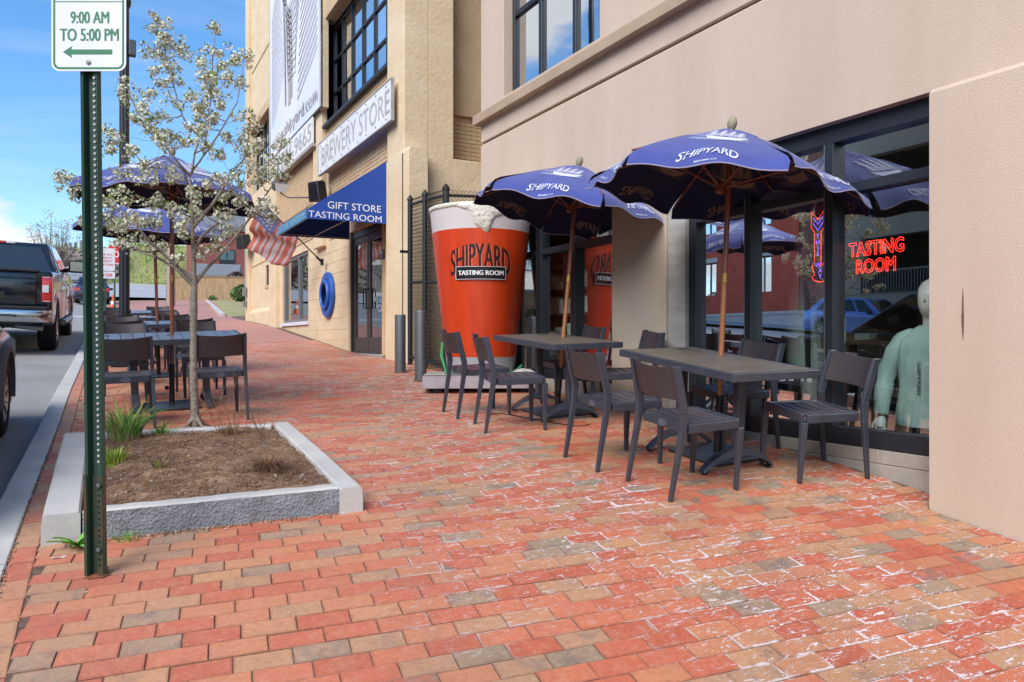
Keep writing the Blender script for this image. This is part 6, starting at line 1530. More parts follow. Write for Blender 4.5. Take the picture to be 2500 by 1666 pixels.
plane_text(q, '9:00 AM', (cx0+.005, -.0226, zb+.2335), (1, 0, 0), (0, 0, 1), .052, .170, bold=.04); plane_text(q, 'TO 5:00 PM', (cx0+.003, -.0226, zb+.158), (1, 0, 0), (0, 0, 1), .054, .258, bold=.04)
zc = zb+.083
q.add([(cx0-.112, -.0226, zc), (cx0-.071, -.0226, zc+.027), (cx0-.076, -.0226, zc+.011), (cx0+.103, -.0226, zc+.011), (cx0+.103, -.0226, zc-.011), (cx0-.076, -.0226, zc-.011), (cx0-.071, -.0226, zc-.027)], [(0, 1, 2, 3, 4, 5, 6)])
q.build('sign_lettering', M['green_sign'], sg)
q = MB(); q.lathe([(.0115, 0), (.0115, .002), (.006, .0025), (.006, .006)], 16); q.xf(Matrix.Translation((cx0, -.0225, zb+.038)) @ Matrix.Rotation(R(90), 4, 'X')); q.build('bolt', M['steel'], sg)
q = MB(); n = 40; rr = random.Random(2)
q.add([(0, 0, .004)]+[((.05+rr.uniform(-.012, .012))*cos(i*2*pi/n)*1.1, (.04+rr.uniform(-.01, .01))*sin(i*2*pi/n), .0025) for i in range(n)], [(0, i+1, (i+1) % n+1) for i in range(n)]); q.xf(slope_rot(px_, py_).to_matrix().to_4x4()); q.build('broken_footing', M['rust'], sg)

q = MB(); rr = random.Random(12)
for i in range(10): q.add([(.03*cos(i)*rr.uniform(.6, 1), .012*sin(i*1.3), .003+.002*(i % 3)) for _ in range(1)], [])
vs = [(.032*cos(2*pi*i/12), .011*sin(2*pi*i/12), .004+.003*sin(i*1.7)) for i in range(12)]; q = MB(); q.add(vs, [tuple(range(12))]); o = q.build('fallen_leaf', M['cup_white']); o.location = (-.185, 4.0, gz(-.185, 4.0)+.002); tag(o, 'small pale dead leaf lying on the bricks left of the green post', 'leaf')
wb_ = MB(); wb_.grid(14, 10, lambda u, v: ((u-.5)*.34, (v-.5)*.24, .05*sin(u*pi)*sin(v*pi)+.02*noise.noise((u*5, v*5, 1))+.012)); o = wb_.build('crumpled_cloth', M['cup_white'], smooth=True); o.location = (4.32, 7.55, .715); tag(o, 'crumpled white cloth at the right end of the giant cup platform', 'cloth')
wb_ = MB(); wb_.grid(10, 8, lambda u, v: ((u-.5)*.16, (v-.5)*.10, .03*sin(u*pi)*sin(v*pi)+.02*noise.noise((u*7, v*7, 4))+.008)); o = wb_.build('paper_scrap', M['white'], smooth=True); o.location = (4.25, 6.9, gz(4.25, 6.9)); tag(o, 'white scrap of paper on the bricks behind the table by the giant cup', 'paper')
# ================================================================== LAMP POST
lx, ly = .27, 12.95
lp = empty('lamp_post', (lx, ly, gz(lx, ly)), label='tall dark street lamp post standing in the row of street-side tables', cat='lamp post')
q = MB(); q.lathe([(.20, 0), (.20, .10), (.17, .14), (.16, .30), (.19, .36), (.215, .40), (.215, .47), (.20, .52), (.13, .55), (.12, .60), (.115, .62), (.095, .66)], 28); q.build('base_casting', M['lamp_black'], lp, smooth=True, ang=30)
q = MB(); n = 24; vs = []
for z, r in ((.64, .078), (9.6, .060)):
    for i in range(n): a = 2*pi*i/n; rr_ = r*(1 if i % 2 else .90); vs.append((rr_*cos(a), rr_*sin(a), z))
q.add(vs, [(i, (i+1) % n, n+(i+1) % n, n+i) for i in range(n)]); q.build('fluted_shaft', M['lamp_black'], lp)
q = MB(); q.lathe([(.066, 5.55), (.085, 5.58), (.10, 5.66), (.085, 5.74), (.066, 5.78)], 20); q.lathe([(.058, 9.58), (.10, 9.62), (.12, 9.7), (.09, 9.8), (.06, 9.9)], 20); q.build('collar_ball', M['lamp_black'], lp, smooth=True)
q = MB(); q.lathe([(.10, 9.9), (.20, 10.05), (.22, 10.3), (.15, 10.55), (.02, 10.7)], 20); q.build('lamp_globe', M['lens'], lp, smooth=True)
q = MB(); q.box((.11, -.05, 4.93), (.10, .12, .24)); q.tube([(.06, -.02, 5.02), (.13, -.05, 5.06)], .02, 6); q.build('outlet_box', M['lamp_grey'], lp, bevel=.01)

# ================================================================== VEHICLES
def wheel(root, c, r, w, side, rim=M['alloy'], spokes=6, tread=True):
    """axis along x, outer face towards side"""
    q = MB(); q.lathe([(r*.60, -w/2), (r*.90, -w/2), (r*.975, -w*.42), (r, -w*.33), (r*1.0, w*.33), (r*.975, w*.42), (r*.90, w/2), (r*.66, w/2), (r*.63, w*.44), (r*.60, w*.40)], 40)
    mm = Matrix.Translation(c) @ Matrix.Rotation(R(90 if side > 0 else -90), 4, 'Y'); q.xf(mm); t = q.build('tyre', M['tyre'], root, smooth=True, ang=40)
    q = MB(); q.lathe([(r*.64, w*.30), (r*.66, w*.46), (r*.62, w*.47), (r*.58, w*.30), (r*.56, -w*.3)], 40, closed=True)
    for i in range(spokes):
        a = 2*pi*i/spokes
        for da in (-.10, .10):
            q.beam((r*.10*cos(a), r*.10*sin(a), w*.34), (r*.60*cos(a+da*2), r*.60*sin(a+da*2), w*.42), r*.075, r*.05)
    q.lathe([(r*.15, w*.2), (r*.15, w*.44), (r*.08, w*.46)], 16); q.xf(mm); q.build('rim', rim, t, smooth=True, ang=30)
    q = MB(); q.lathe([(r*.57, w*.05), (r*.57, w*.08)], 24); q.xf(mm); q.build('brake_disc', M['trim'], t)
def arch(cy, cz, r, n=12, z0=.3):
    a0 = math.asin(max(-1, min(1, (z0-cz)/r))); return [(cy+r*cos(pi-a0+(2*a0-pi)*i/n), cz+r*sin(pi-a0+(2*a0-pi)*i/n)) for i in range(n+1)]
def side_poly(yr, yf, z0, ztop, wy, wr, ra, front, rear):
    """closed (y,z) outline; rear -> front along the bottom, then the top"""
    p = [(yr+.05, z0)]
    p += arch(wy[0], wr, ra, z0=z0)
    p += arch(wy[1], wr, ra, z0=z0)
    p += [(yf-.05, z0)]+front+ztop+rear
    return p
def car(name, label, loc, yaw, paint, L_=4.4, Wd=1.76, H=1.48, wb=2.6, wr=.32, hatch=True, cat='car', group=None, detail=True, tilt=gz, flare=False):
    r_ = empty(name, loc, yaw, label=label, cat=cat, group=group, tilt=tilt)
    yr, yf = -L_/2, L_/2; wy = (-wb/2, wb/2); ra = wr+.055; bz = H*.60
    ztop = [(yf-.12, bz*.86), (yf-.9, bz*.99), (yf-1.15, bz*1.03), (yr+.35, bz*1.10)]
    poly = side_poly(yr, yf, .22, ztop, wy, wr, ra, [(yf, .38), (yf, bz*.62)], [(yr+.04, bz*1.05), (yr, bz*.7), (yr, .36)])
    q = MB(); q.prism(poly, 'x', -Wd/2, Wd/2); b = q.build('body', paint, r_, bevel=.045, seg=3, smooth=True, ang=40)
    q = MB(); q.prism([(yr+.1, .26), (yf-.1, .26), (yf-.1, bz*.9), (yr+.1, bz*.9)], 'x', -Wd/2+.16, Wd/2-.16); q.build('underbody', M['trim'], r_)
    y0, y1 = yr+(.12 if hatch else .75), yf-1.12; y2, y3 = yr+(.62 if hatch else 1.25), yf-1.95; w0, w1 = Wd/2-.05, Wd/2-.26
    zb_, zt_ = bz*1.03, H
    base_ = [(-w0, y0), (w0, y0), (w0, y1), (-w0, y1)]; top_ = [(-w1, y2), (w1, y2), (w1, y3), (-w1, y3)]
    q = MB(); q.add([(x, y, zb_) for x, y in base_]+[(x, y, zt_) for x, y in top_], [(3, 2, 1, 0), (4, 5, 6, 7), (0, 1, 5, 4), (1, 2, 6, 5), (2, 3, 7, 6), (3, 0, 4, 7)]); q.build('cabin', paint, r_, bevel=.05, seg=3, smooth=True, ang=40)
    def quad(p, a, b2, c, d):      # window quad inset on the face p(s,t)
        return
    def facept(s0, s1, s, t):      # bilinear between bottom edge s0..s1 and the top edge
        a = Vector((*base_[s0], zb_)).lerp(Vector((*base_[s1], zb_)), s); b2 = Vector((*top_[s0], zt_)).lerp(Vector((*top_[s1], zt_)), s); return a.lerp(b2, t)
    for (s0, s1), parts_, nmw in (((1, 2), [(.12, .40), (.44, .70), (.73, .93)], 'side_window'), ((3, 0), [(.07, .27), (.30, .56), (.60, .88)], 'side_window'), ((0, 1), [(.07, .93)], 'rear_window'), ((2, 3), [(.05, .95)], 'windscreen')):
        for a, b2 in parts_:
            P_ = [facept(s0, s1, a, .14), facept(s0, s1, b2, .14), facept(s0, s1, a+(b2-a)*.97, .88), facept(s0, s1, a+(b2-a)*.03, .88)]
            nn_ = (P_[1]-P_[0]).cross(P_[3]-P_[0]).normalized(); cc = sum(P_, Vector())/4
            if nn_.dot(cc-Vector((0, (y0+y1)/2, zb_))) < 0: nn_ = -nn_
            q = MB(); q.add([p+nn_*.006 for p in P_], [(0, 1, 2, 3)]); q.build(nmw, M['glass_car_dark'], r_)
    for s in (-1, 1):
        for y in wy: wheel(r_, (s*(Wd/2-.10), y, wr), wr, .21, s)
        q = MB(); q.box((s*(Wd/2+(.06 if flare else .10)), y1-.35-(1.2 if flare else 0), zb_+(.0 if flare else .06)), ((.12, .14, .12) if flare else (.20, .14, .13))); q.build('wing_mirror', M['trim'] if detail else paint, r_, bevel=.03)
        q = MB(); q.box((s*(Wd/2-.16), yr+.02, bz*.82), (.30, .08, .20)); q.build('taillight', M['taillight'], r_, bevel=.02)
        q = MB(); q.box((s*(Wd/2-.18), yf-.06, bz*.72), (.34, .10, .14)); q.build('headlight', M['lens'], r_, bevel=.02)
        for yy in (-.15, -1.0): q = MB(); q.box((s*(Wd/2+.012), yy, bz*.90), (.025, .17, .03)); q.build('door_handle', paint, r_)
        if flare:
            for y in wy:
                q = MB(); n = 18; vs = []
                for i in range(n+1):
                    a = R(-8)+R(196)*i/n
                    for rr_, xo in ((ra-.012, Wd/2+.035), (ra+.045, Wd/2+.030), (ra+.065, Wd/2-.01), (ra-.012, Wd/2-.06)): vs.append((s*xo, y+rr_*cos(a), wr+rr_*sin(a)))
                q.add(vs, [(4*i+k, 4*i+(k+1) % 4, 4*i+4+(k+1) % 4, 4*i+4+k) for i in range(n) for k in range(4)]); q.build('wheel_arch_flare', M['flare'], r_, smooth=True, ang=35)
    if detail:
        q = MB(); q.box((0, yr-.01, .42), (Wd*.8, .06, .14)); q.build('rear_bumper', M['trim'], r_, bevel=.02)
        q = MB(); q.box((0, yf+.0, .45), (Wd*.6, .05, .16)); q.build('grille', M['trim'], r_, bevel=.02)
    return r_
M['glass_car_dark'] = mat('tinted_car_glass', '121A20', .08, coat=1, spec=.8)
# pickup truck seen from behind ---------------------------------------
TK = R(-1.3); tkx, tky = -1.92, 17.25
tk = empty('pickup_truck', (tkx, tky, rz(tkx, tky)), TK, label='dark navy pickup truck with a chrome bumper parked at the kerb, seen from behind', cat='pickup truck', tilt=rz)
S_ = 1.10
class TB_(MB):
    def build(s, nm, mats, parent=None, **k):
        s.v = [(p[0]*S_, p[1]*S_, p[2]*S_) for p in s.v]; return MB.build(s, nm, mats, parent or tk, **k)
Wt = 2.0; yR = -1.18; yF = 4.75; wr = .41
poly = side_poly(yR, yF, .50, [(yF-.10, 1.20), (3.45, 1.32), (3.2, 1.36), (yR+.02, 1.40)], (0, 3.70), wr, .52, [(yF, .60), (yF, 1.05)], [(yR, 1.36), (yR, .60)])
q = TB_(); q.prism(poly, 'x', -Wt/2, Wt/2); q.build('body', M['navy'], bevel=.05, seg=3, smooth=True, ang=38)
q = TB_(); q.box((0, 1.6, .62), (1.5, 5.3, .35)); q.box((0, -.4, .50), (.5, 1.6, .2)); q.build('chassis', M['trim'])
q = TB_(); q.box((0, yR-.015, 1.07), (1.56, .05, .56)); q.build('tailgate', M['navy'], bevel=.02, seg=2)
q = TB_(); q.box((0, yR-.042, 1.27), (1.52, .02, .03)); q.box((0, yR-.044, .98), (.70, .02, .12)); q.build('tailgate_crease', M['navy'], bevel=.008)
q = TB_(); q.box((0, yR-.046, 1.02), (.60, .012, .012)); q.box((0, yR-.046, .945), (.66, .012, .012)); q.box((-.1, yR-.046, 1.10), (.3, .01, .06)); q.build('chrome_trim', M['chrome'])
q = TB_(); q.box((0, yR+.03, 1.40), (1.62, .16, .045)); q.build('tailgate_cap', M['trim'], bevel=.01)
for s in (-1, 1):
    q = TB_(); q.box((s*.925, yR+.035, 1.10), (.15, .13, .42)); t = q.build('taillight', M['taillight'], bevel=.015, seg=2)
    q = TB_(); q.box((s*.905, yR-.034, 1.11), (.09, .012, .12)); q.build('reverse_lens', M['lens'], t)
    q = TB_(); q.box((s*.92, yR-.034, 1.30), (.10, .012, .010)); q.box((s*.92, yR-.034, .905), (.10, .012, .010)); q.build('lens_trim', M['lens'], t)
    q = TB_(); q.prism([(-.16, -.1), (.16, -.1), (.16, .1), (-.16, .1)], 'z', 0, .26); q.xf(Matrix.Translation((s*1.17, 2.42, 1.42))); 
    q.build('wing_mirror', M['trim'], bevel=.04, seg=2, smooth=True); q = TB_(); q.beam((s*.95, 2.55, 1.46), (s*1.10, 2.45, 1.50), .05, .08); q.build('mirror_arm', M['trim'])
    q = TB_(); q.box((s*1.17, 2.312, 1.55), (.25, .008, .19)); q.build('mirror_glass', M['chrome'])
    q = TB_(); q.tube([(s*1.03, .85, .46), (s*1.03, 2.9, .46)], .055, 10); q.build('running_board', M['frame_lt'], smooth=True)
    q = TB_(); 
    for yy in (1.55, 2.55): q.box((s*1.008, yy, 1.16), (.03, .20, .035))
    q.build('door_handle', M['chrome'], bevel=.008)
    for yy in (.82, 1.95, 3.02): q = TB_(); q.box((s*1.0015, yy, .93), (.004, .012, .80)); q.build('door_gap', M['black'])
    wheel(tk, (s*.86*S_, 0, wr*S_), wr*S_, .28*S_, s, spokes=6); wheel(tk, (s*.86*S_, 3.70*S_, wr*S_), wr*S_, .28*S_, s, spokes=6)
q = TB_(); q.prism([(-1.0, .0), (-.97, -.12), (-.80, -.17), (.80, -.17), (.97, -.12), (1.0, .0), (.95, .12), (-.95, .12)], 'z', .56, .76); q.xf(Matrix.Translation((0, yR-.03, 0))); q.build('rear_bumper', M['chrome'], bevel=.02, seg=2, smooth=True)
q = TB_(); q.box((0, yR-.02, .79), (1.9, .26, .05)); q.build('bumper_step', M['trim'], bevel=.01)
for x in (-.5, .5): q = TB_(); q.tube([(x, yR-.205, .66), (x, yR-.21, .66)], .022, 12); q.build('parking_sensor', M['trim'])
q = TB_(); q.tube([(.25, yR+.25, .50), (.70, yR+.10, .46), (.86, yR+.05, .45)], .045, 12); q.build('exhaust_tip', M['steel'], smooth=True)
cb = [(-.97, .72), (.97, .72), (.97, 3.42), (-.97, 3.42)]; ct = [(-.76, .98), (.76, .98), (.76, 2.45), (-.76, 2.45)]
q = TB_(); q.add([(x, y, 1.36) for x, y in cb]+[(x, y, 1.93) for x, y in ct], [(3, 2, 1, 0), (4, 5, 6, 7), (0, 1, 5, 4), (1, 2, 6, 5), (2, 3, 7, 6), (3, 0, 4, 7)]); q.build('cab', M['navy'], bevel=.06, seg=3, smooth=True, ang=38)
def cpt(s0, s1, s, t): return Vector((*cb[s0], 1.36)).lerp(Vector((*cb[s1], 1.36)), s).lerp(Vector((*ct[s0], 1.93)).lerp(Vector((*ct[s1], 1.93)), s), t)
for (s0, s1), prt, nn2 in (((0, 1), [(.06, .94)], 'rear_window'), ((1, 2), [(.10, .42), (.46, .80)], 'side_window'), ((3, 0), [(.20, .54), (.58, .90)], 'side_window'), ((2, 3), [(.05, .95)], 'windscreen')):
    for a, b2 in prt:
        P_ = [cpt(s0, s1, a, .10), cpt(s0, s1, b2, .10), cpt(s0, s1, b2-(b2-a)*.04, .86), cpt(s0, s1, a+(b2-a)*.04, .86)]; nn_ = (P_[1]-P_[0]).cross(P_[3]-P_[0]).normalized(); cc = sum(P_, Vector())/4
        if nn_.dot(cc-Vector((0, 2, 1.5))) < 0: nn_ = -nn_
        q = TB_(); q.add([p+nn_*.008 for p in P_], [(0, 1, 2, 3)]); q.build(nn2, M['glass_car_dark'])
q = TB_(); q.box((-.1, .965, 1.915), (.40, .04, .045)); q.build('brake_light', M['taillight'], bevel=.01); q = TB_(); q.box((.17, .965, 1.915), (.14, .04, .045)); q.build('cargo_lamp', M['lens'], bevel=.01)
# SUV at the left edge
sx, sy = -1.70, 6.55
suv = car('parked_suv', 'dark bronze car with grey wheel arches cut off by the left edge of the picture', (sx, sy, rz(sx, sy)), R(-.5), M['brown_car'], L_=4.35, Wd=1.84, H=1.62, wb=2.66, wr=.355, tilt=rz, flare=True)
bx, by = -15.4, 17.6
car('hatchback', 'blue hatchback parked across the street, seen reflected in the shop window', (bx, by, rz(-15, by)), R(180), M['blue_car'], L_=4.4, H=1.47, tilt=rz)
car('parked_car', 'dark blue car far up the street behind the sign post', (-.62, 50.5, rz(-.62, 50.5)), R(0), mat('far_blue_paint', '1E2C4C', .3, coat=1), L_=4.5, H=1.5, tilt=None)
car('parked_car', 'silver car at the foot of the rocky bank', (-2.4, 78.6, base(78.6)+.03), R(88), mat('silver_paint', 'A8ACB2', .3, metal=.5, coat=1), L_=4.5, H=1.5, tilt=None)
q = MB(); 
for i in range(9): q.add([(3.2+i, 0, 0)], []) if False else None

# ================================================================== FAR STREET FURNITURE
def post_sign(name, label, x, y, z0, ht, build_panel):
    r_ = empty(name, (x, y, z0), -R(6), label=label, cat='sign'); q = MB(); q.box((0, .03, ht/2), (.06, .03, ht)); q.build('post', M['post_green'], r_); build_panel(r_); return r_
def stop_panel(r_):
    n = 8; q = MB(); q.prism([(.42*cos(R(22.5+45*i)), 2.45+.42*sin(R(22.5+45*i))) for i in range(n)], 'y', -.01, 0); q.build('white_border', M['white'], r_)
    q = MB(); q.prism([(.385*cos(R(22.5+45*i)), 2.45+.385*sin(R(22.5+45*i))) for i in range(n)], 'y', -.014, -.0101); q.build('red_face', M['stop_red'], r_)
    q = MB(); plane_text(q, 'STOP', (0, -.016, 2.45), (1, 0, 0), (0, 0, 1), .26, .60, bold=.02); q.build('lettering', M['white'], r_)
post_sign('stop_sign', 'red octagonal stop sign partly hidden by the lamp post', .36, 34, gz(.4, 34), 2.9, stop_panel)
def reg_panel(r_):
    q = MB(); q.prism([(x, y+1.95) for x, y in rrect(.50, .66, .04)], 'y', -.01, 0); q.prism([(x, y+1.50) for x, y in rrect(.50, .20, .02)], 'y', -.01, 0); q.build('sign_panel', M['sign_white'], r_)
    q = MB()
    for i, (t_, w) in enumerate([('1st & 3rd', .36), ('MONDAY OF', .34), ('THE MONTH', .34), ('12:00AM TO 7:00AM', .42)]): plane_text(q, t_, (0, -.012, 2.10-.10*i), (1, 0, 0), (0, 0, 1), .055, w, bold=.02)
    plane_text(q, 'TOW ZONE', (0, -.012, 1.50), (1, 0, 0), (0, 0, 1), .09, .38, bold=.03); q.build('lettering', M['stop_red'], r_)
post_sign('no_parking_sign', 'small white parking restriction sign with red print on a green post', .02, 24.5, gz(.1, 24.5)-.0, 2.2, reg_panel)
r_ = empty('traffic_cone', (.34, 38, gz(.4, 38)), label='orange traffic cone far up the sidewalk beyond the lamp post', cat='traffic cone'); q = MB(); q.lathe([(.14, .03), (.02, .75)], 14); q.build('cone', M['orange'], r_); q = MB(); q.box((0, 0, .015), (.38, .38, .03)); q.build('base', M['orange'], r_); q = MB(); q.lathe([(.098, .3), (.07, .45)], 14); q.xf(Matrix.Diagonal((1.04, 1.04, 1, 1))); q.build('reflective_band', M['white'], r_)
r_ = empty('utility_pole', (3.15, 43.9, gz(3.1, 43.9)), label='weathered wooden utility pole behind the street-side umbrellas', cat='utility pole'); q = MB(); q.tube([(0, 0, 0), (0, 0, 3.5), (.05, 0, 5.2)], [.22, .20, .18], 14); q.build('pole', M['pole_wood'], r_, smooth=True); q = MB(); q.tube([(-.22, 0, 0), (-.2, -.02, 3)], .035, 6); q.build('conduit', M['frame_lt'], r_)
# wooden fence, each board its own
fr_ = empty('wooden_fence', (6.9, 58.5, gz(6.9, 58.5)), label='weathered cedar board fence at the top of the sidewalk', cat='fence')
A_ = Vector((4.3, 60.2, 0)); B2 = Vector((10.2, 57.4, 0)); nb = 42; rr = random.Random(3)
zf0 = base(59)-.0
for i in range(nb):
    p = A_.lerp(B2, (i+.5)/nb); d = (B2-A_).normalized(); z = 4.05; h = 1.80+rr.uniform(-.01, .01); w = (B2-A_).length/nb*.94
    q = MB(); q.box((0, 0, h/2), (w, .02, h)); q.xf(Matrix.Translation((p.x-6.9, p.y-58.5, z-fr_.location.z)) @ Matrix.Rotation(atan2(d.y, d.x), 4, 'Z')); q.build('fence_board', M['fence_wood'], fr_)
q = MB(); q.beam(Vector((A_.x-6.9, A_.y-58.5, 5.87-fr_.location.z)), Vector((B2.x-6.9, B2.y-58.5, 5.87-fr_.location.z)), .12, .05); q.build('top_rail', M['fence_wood'], fr_); q = MB(); q.beam(Vector((A_.x-6.9, A_.y-58.5, 4.10-fr_.location.z)), Vector((B2.x-6.9, B2.y-58.5, 4.10-fr_.location.z)), .06, .14); q.build('bottom_rail', M['fence_wood'], fr_)
def bush(name, label, x, y, z, w, h, n, m_, seed, s=.10, cat='shrub'):
    rr = random.Random(seed); r_ = empty(name, (x, y, z), label=label, cat=cat); q = MB()
    for i in range(n):
        a = rr.uniform(0, 6.28); b = rr.random()**.5; c = rr.random(); k = sin(pi*min(.98, .15+c*.8))
        p = Vector((cos(a)*b*w*k, sin(a)*b*w*k, c*h)); d = Vector((rr.gauss(0, 1), rr.gauss(0, 1), rr.gauss(0, 1))).normalized(); u = d.orthogonal().normalized(); v = d.cross(u); ss = s*rr.uniform(.6, 1.3); q.add([p-u*ss, p+v*ss*.6, p+u*ss, p-v*ss*.6], [(0, 1, 2, 3)])
    q.build('foliage', m_, r_, kind='stuff'); q = MB()
    for i in range(5): a = rr.uniform(0, 6.28); q.tube([(0, 0, 0), (cos(a)*w*.3, sin(a)*w*.3, h*.7)], [.02, .008], 4)
    q.build('stem', M['twig'], r_); return r_
bush('garden_shrub', 'round green shrub in front of the wooden fence by the tan building', 8.55, 55.5, gz(7, 55.5)+.0, .8, 1.15, 900, M['hedge'], 5)
bush('garden_shrub', 'small dark green plant at the foot of the wooden fence', 6.9, 57.8, 3.95, .35, .45, 250, M['hedge'], 6, .08)
bush('red_shrub', 'dark red leafless shrub showing over the wooden fence', 8.95, 60.5, 5.0, 1.2, 1.45, 600, mat('red_leaf', '4A2F30', .9), 7)
# white garage and brick house behind the fence
hg = empty('white_garage', (8.6, 67, 4.6), label='white clapboard garage with a grey shingle roof behind the wooden fence', cat='building')
q = MB()
for i in range(16): q.box((0, -.01*(i % 1), .08+.155*i), (3.9, 3.0, .15), (R(0), 0, 0)) if False else q.prism([(-1.5, .155*i), (-1.475, .155*i), (-1.50, .155*i+.152), (-1.51, .155*i+.152)], 'x', -1.75, 1.65)
q.box((-.05, .1, 1.2), (3.38, 3.1, 2.4)); q.build('clapboard_wall', M['siding'], hg)
q = MB(); q.prism([(-1.75, 2.38), (-1.75, 2.46), (.1, 3.55), (1.95, 2.46), (1.95, 2.38)], 'x', -2.0, 1.75); q.build('roof', M['shingle'], hg); hg.rotation_euler = (0, 0, R(-12)); hg.location = (8.4, 66.5, 4.05)
hb = empty('brick_house', (12, 80, 5), label='red brick building with a dark window above the white garage', cat='building')
q = MB(); q.box((0, 0, 3.3), (9.5, 6, 7.2)); q.build('wall', M['red_brick'], hb); q = MB(); q.box((0, 0, 7.0), (9.8, 6.3, .45)); q.build('parapet', M['shingle'], hb)
for x in (-1.6, 1.2):
    w = None; q = MB(); q.box((x, -3.02, 4.2), (1.5, .06, 1.4)); w = q.build('window', M['dark_frame'], hb); q = MB(); q.box((x-.35, -3.06, 4.35), (.6, .02, .9)); q.box((x+.35, -3.06, 4.35), (.6, .02, .9)); q.build('pane', M['glass_door'], w)
hb.location = (12.2, 80.5, 5.2)
gh = empty('grey_house', (7.5, 86, 7.5), label='grey-roofed house beyond the umbrellas with a pale roof light', cat='building'); q = MB(); q.box((0, 0, 2.5), (9, 6, 9)); q.build('wall', M['shingle'], gh); q = MB(); q.prism([(-3.6, 7), (0, 9.2), (3.6, 7)], 'x', -4.8, 4.8); q.build('roof', M['shingle'], gh); gh.location = (15, 100, 8)
# gravestones along the crest
for i in range(9):
    x = -3.4+i*.42+rr.uniform(-.1, .1); y = 86.2+rr.uniform(-.4, .4); h = rr.uniform(.45, 1.0); z = rockz(x, y)
    q = MB(); q.prism([(-.16, -.1), (.16, -.1), (.16, h*.8), (.08, h), (-.08, h), (-.16, h*.8)], 'y', -.05, .05); o = q.build('gravestone', M['granite_face']); o.location = (x, y, z); tag(o, 'weathered grey gravestone in the row on the crest of the rocky bank', 'gravestone', 'gravestones along the rocky bank')
# far flowering tree beyond the truck
def far_tree(x, y, z, h, w, seed, label, leafy=False, n=60):
    rr = random.Random(seed); r_ = empty('street_tree', (x, y, z), label=label, cat='tree'); q = MB(); q.tube([(0, 0, 0), (.03, 0, h*.32)], [.09, .06], 7); q.build('trunk', M['twig'], r_)
    qb = MB(); ql = MB()
    for i in range(n):
        a = rr.uniform(0, 6.28); t = rr.random()**.7; tipp = Vector((cos(a)*w*.5*t, sin(a)*w*.5*t, h*(.55+.45*rr.random()*(1-.4*t)))); b = Vector((.03, 0, h*rr.uniform(.2, .34))); mid = b.lerp(tipp, .5)+Vector((cos(a), sin(a), 0))*w*.06
        qb.tube([b, mid, tipp], [.022, .012, .004], 4)
        if leafy or rr.random() < .75:
            for k in range(26 if leafy else 16):
                p = tipp+Vector((rr.gauss(0, 1), rr.gauss(0, 1), rr.gauss(0, 1)))*(.16 if not leafy else .3); d = Vector((rr.gauss(0, 1), rr.gauss(0, 1), rr.gauss(0, 1))).normalized(); u = d.orthogonal().normalized(); v = d.cross(u); s = rr.uniform(.03, .06)*(1 if not leafy else 1.8)
                ql.add([p-u*s, p+v*s*.7, p+u*s, p-v*s*.7], [(0, 1, 2, 3)])
    qb.build('branches', M['twig'], r_); ql.build('crown', M['hedge'] if leafy else M['petal_far'], r_, kind='stuff'); return r_
M['petal_far'] = mat('faded_blossom', '8E9078', .9, c2='B9B7A8', scale=6, world=True)
far_tree(-2.6, 53, base(53)-.15, 5.6, 3.4, 5, 'flowering tree up the street behind the pickup truck', n=110)
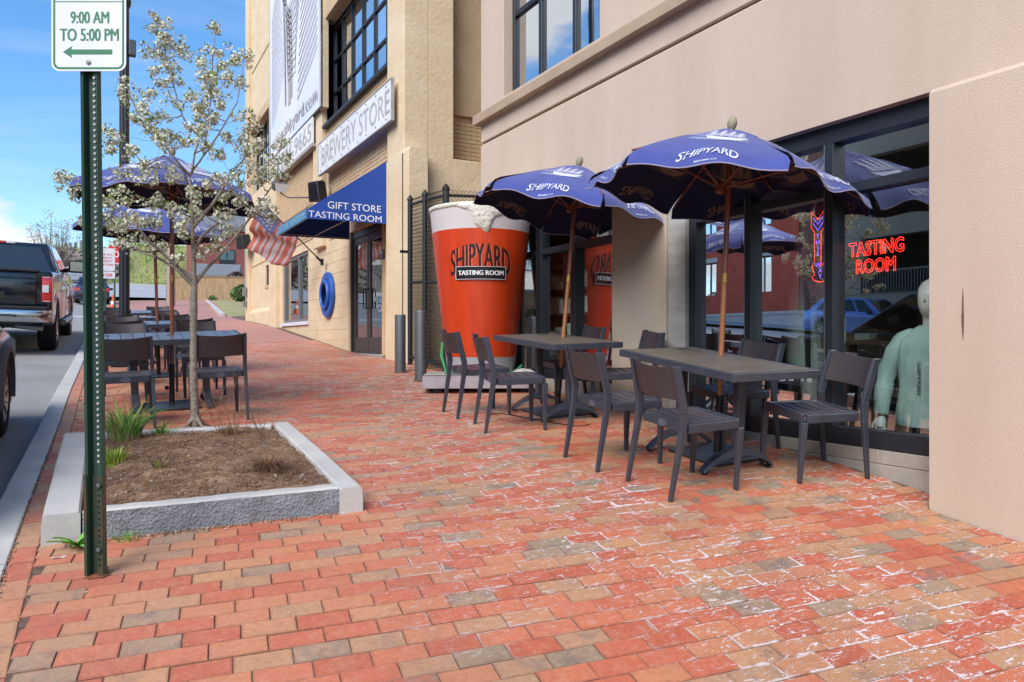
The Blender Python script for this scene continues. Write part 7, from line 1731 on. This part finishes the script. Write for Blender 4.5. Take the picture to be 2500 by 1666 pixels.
# ================================================================== ACROSS THE STREET (seen in the shop glass)
sheet('opposite_sidewalk', [-21, -19, -17.4, -15.02], [y for y in YS if y < 60], lambda x, y: rz(-15, y)+.13, M['roadfar'])
ob = building('opposite_brick_building', (-20, 26, 1), 'red brick apartment building across the street with a pale base wall')
OB = lb(ob)
q = OB(); wall_cells(q, -20.6, -20, [24.5, 44]+[26.2, 27.6, 30, 31.4, 34, 35.4, 38, 39.4], [2.5, 14, 3.6, 5.4, 7, 8.8, 10.4, 12.2], [(a, a+1.4, z, z+1.8) for a in (26.2, 30, 34, 38) for z in (3.6, 7, 10.4)]); q.build('brick_wall', M['red_brick_opp'])
q = OB(); q.span((-20.7, -14, -2), (-19.9, 44, 2.5)); q.span((-19.9, -14, 2.42), (-19.82, 44, 2.56)); q.build('base_wall', M['opp_base'])
for a in (26.2, 30, 34, 38):
    for z in (3.6, 7, 10.4): q = OB(); q.span((-20.4, a, z), (-20.3, a+1.4, z+1.8)); w = q.build('window', M['glass_sky']); q = OB(); q.span((-20.02, a-.1, z+1.8), (-19.95, a+1.5, z+2.05)); q.span((-20.3, a+.67, z), (-20.25, a+.73, z+1.8)); q.build('lintel', M['opp_base'])
ob2 = building('opposite_apartment_block', (-20, 8, 1), 'dark brick and stucco apartment block across the street with railed balconies'); OB2 = lb(ob2)
hs = [(17.2, 21.2, 3.1, 5.6), (17.2, 21.2, 6.6, 9.2), (8, 12, 3.1, 5.6), (8, 12, 6.6, 9.2), (-2, 2, 3.1, 5.6), (-2, 2, 6.6, 9.2)]
q = OB2(); wall_cells(q, -20.5, -20, [15.8, 24.4]+[h for H_ in hs[:2] for h in H_[:2]], [2.5, 13]+[h for H_ in hs for h in H_[2:]], hs[:2]); wall_cells(q, -20.5, -20, [6.6, 13.4]+[h for H_ in hs[2:4] for h in H_[:2]], [2.5, 13]+[h for H_ in hs for h in H_[2:]], hs[2:4]); q.build('stucco_bay', M['opp_stucco'])
q = OB2(); q.span((-20.5, 13.4, 2.5), (-20.05, 15.8, 13)); q.span((-20.5, -14, 2.5), (-20.05, 6.6, 13)); q.span((-20.4, 22.5, 2.5), (-19.98, 24.4, 13)); q.build('dark_brick_wall', M['opp_dark'])
q = OB2(); q.span((-22, -14, -1), (-21.9, 24.4, 13)); q.span((-21.9, 6, 5.62), (-20.4, 24, 5.7)); q.build('balcony_back', M['dark_in'])
for h in hs[:4]:
    q = OB2(); y = h[0]+.08
    while y < h[1]: q.span((-20.06, y, h[2]), (-20.03, y+.03, h[2]+1.0)); y += .13
    q.span((-20.08, h[0], h[2]+1.0), (-20.01, h[1], h[2]+1.06)); q.span((-20.08, h[0], h[2]+.02), (-20.01, h[1], h[2]+.08)); q.build('balcony_railing', M['frame_lt'])
for i, (x, y) in enumerate([(-18, 50), (-18.5, 58), (-19, 67), (-17.5, 76), (-12, 88), (-22, 84)]): far_tree(x, y, base(min(y, 90))-.2, 6.5+i % 3, 5.5, 50+i, ['leafy green tree across the street beyond the brick building', 'second leafy tree across the street going uphill', 'third leafy tree across the street going uphill', 'leafy tree across the street near the hilltop', 'leafy tree on top of the rocky bank', 'leafy tree at the far left hilltop corner'][i], True, 40)
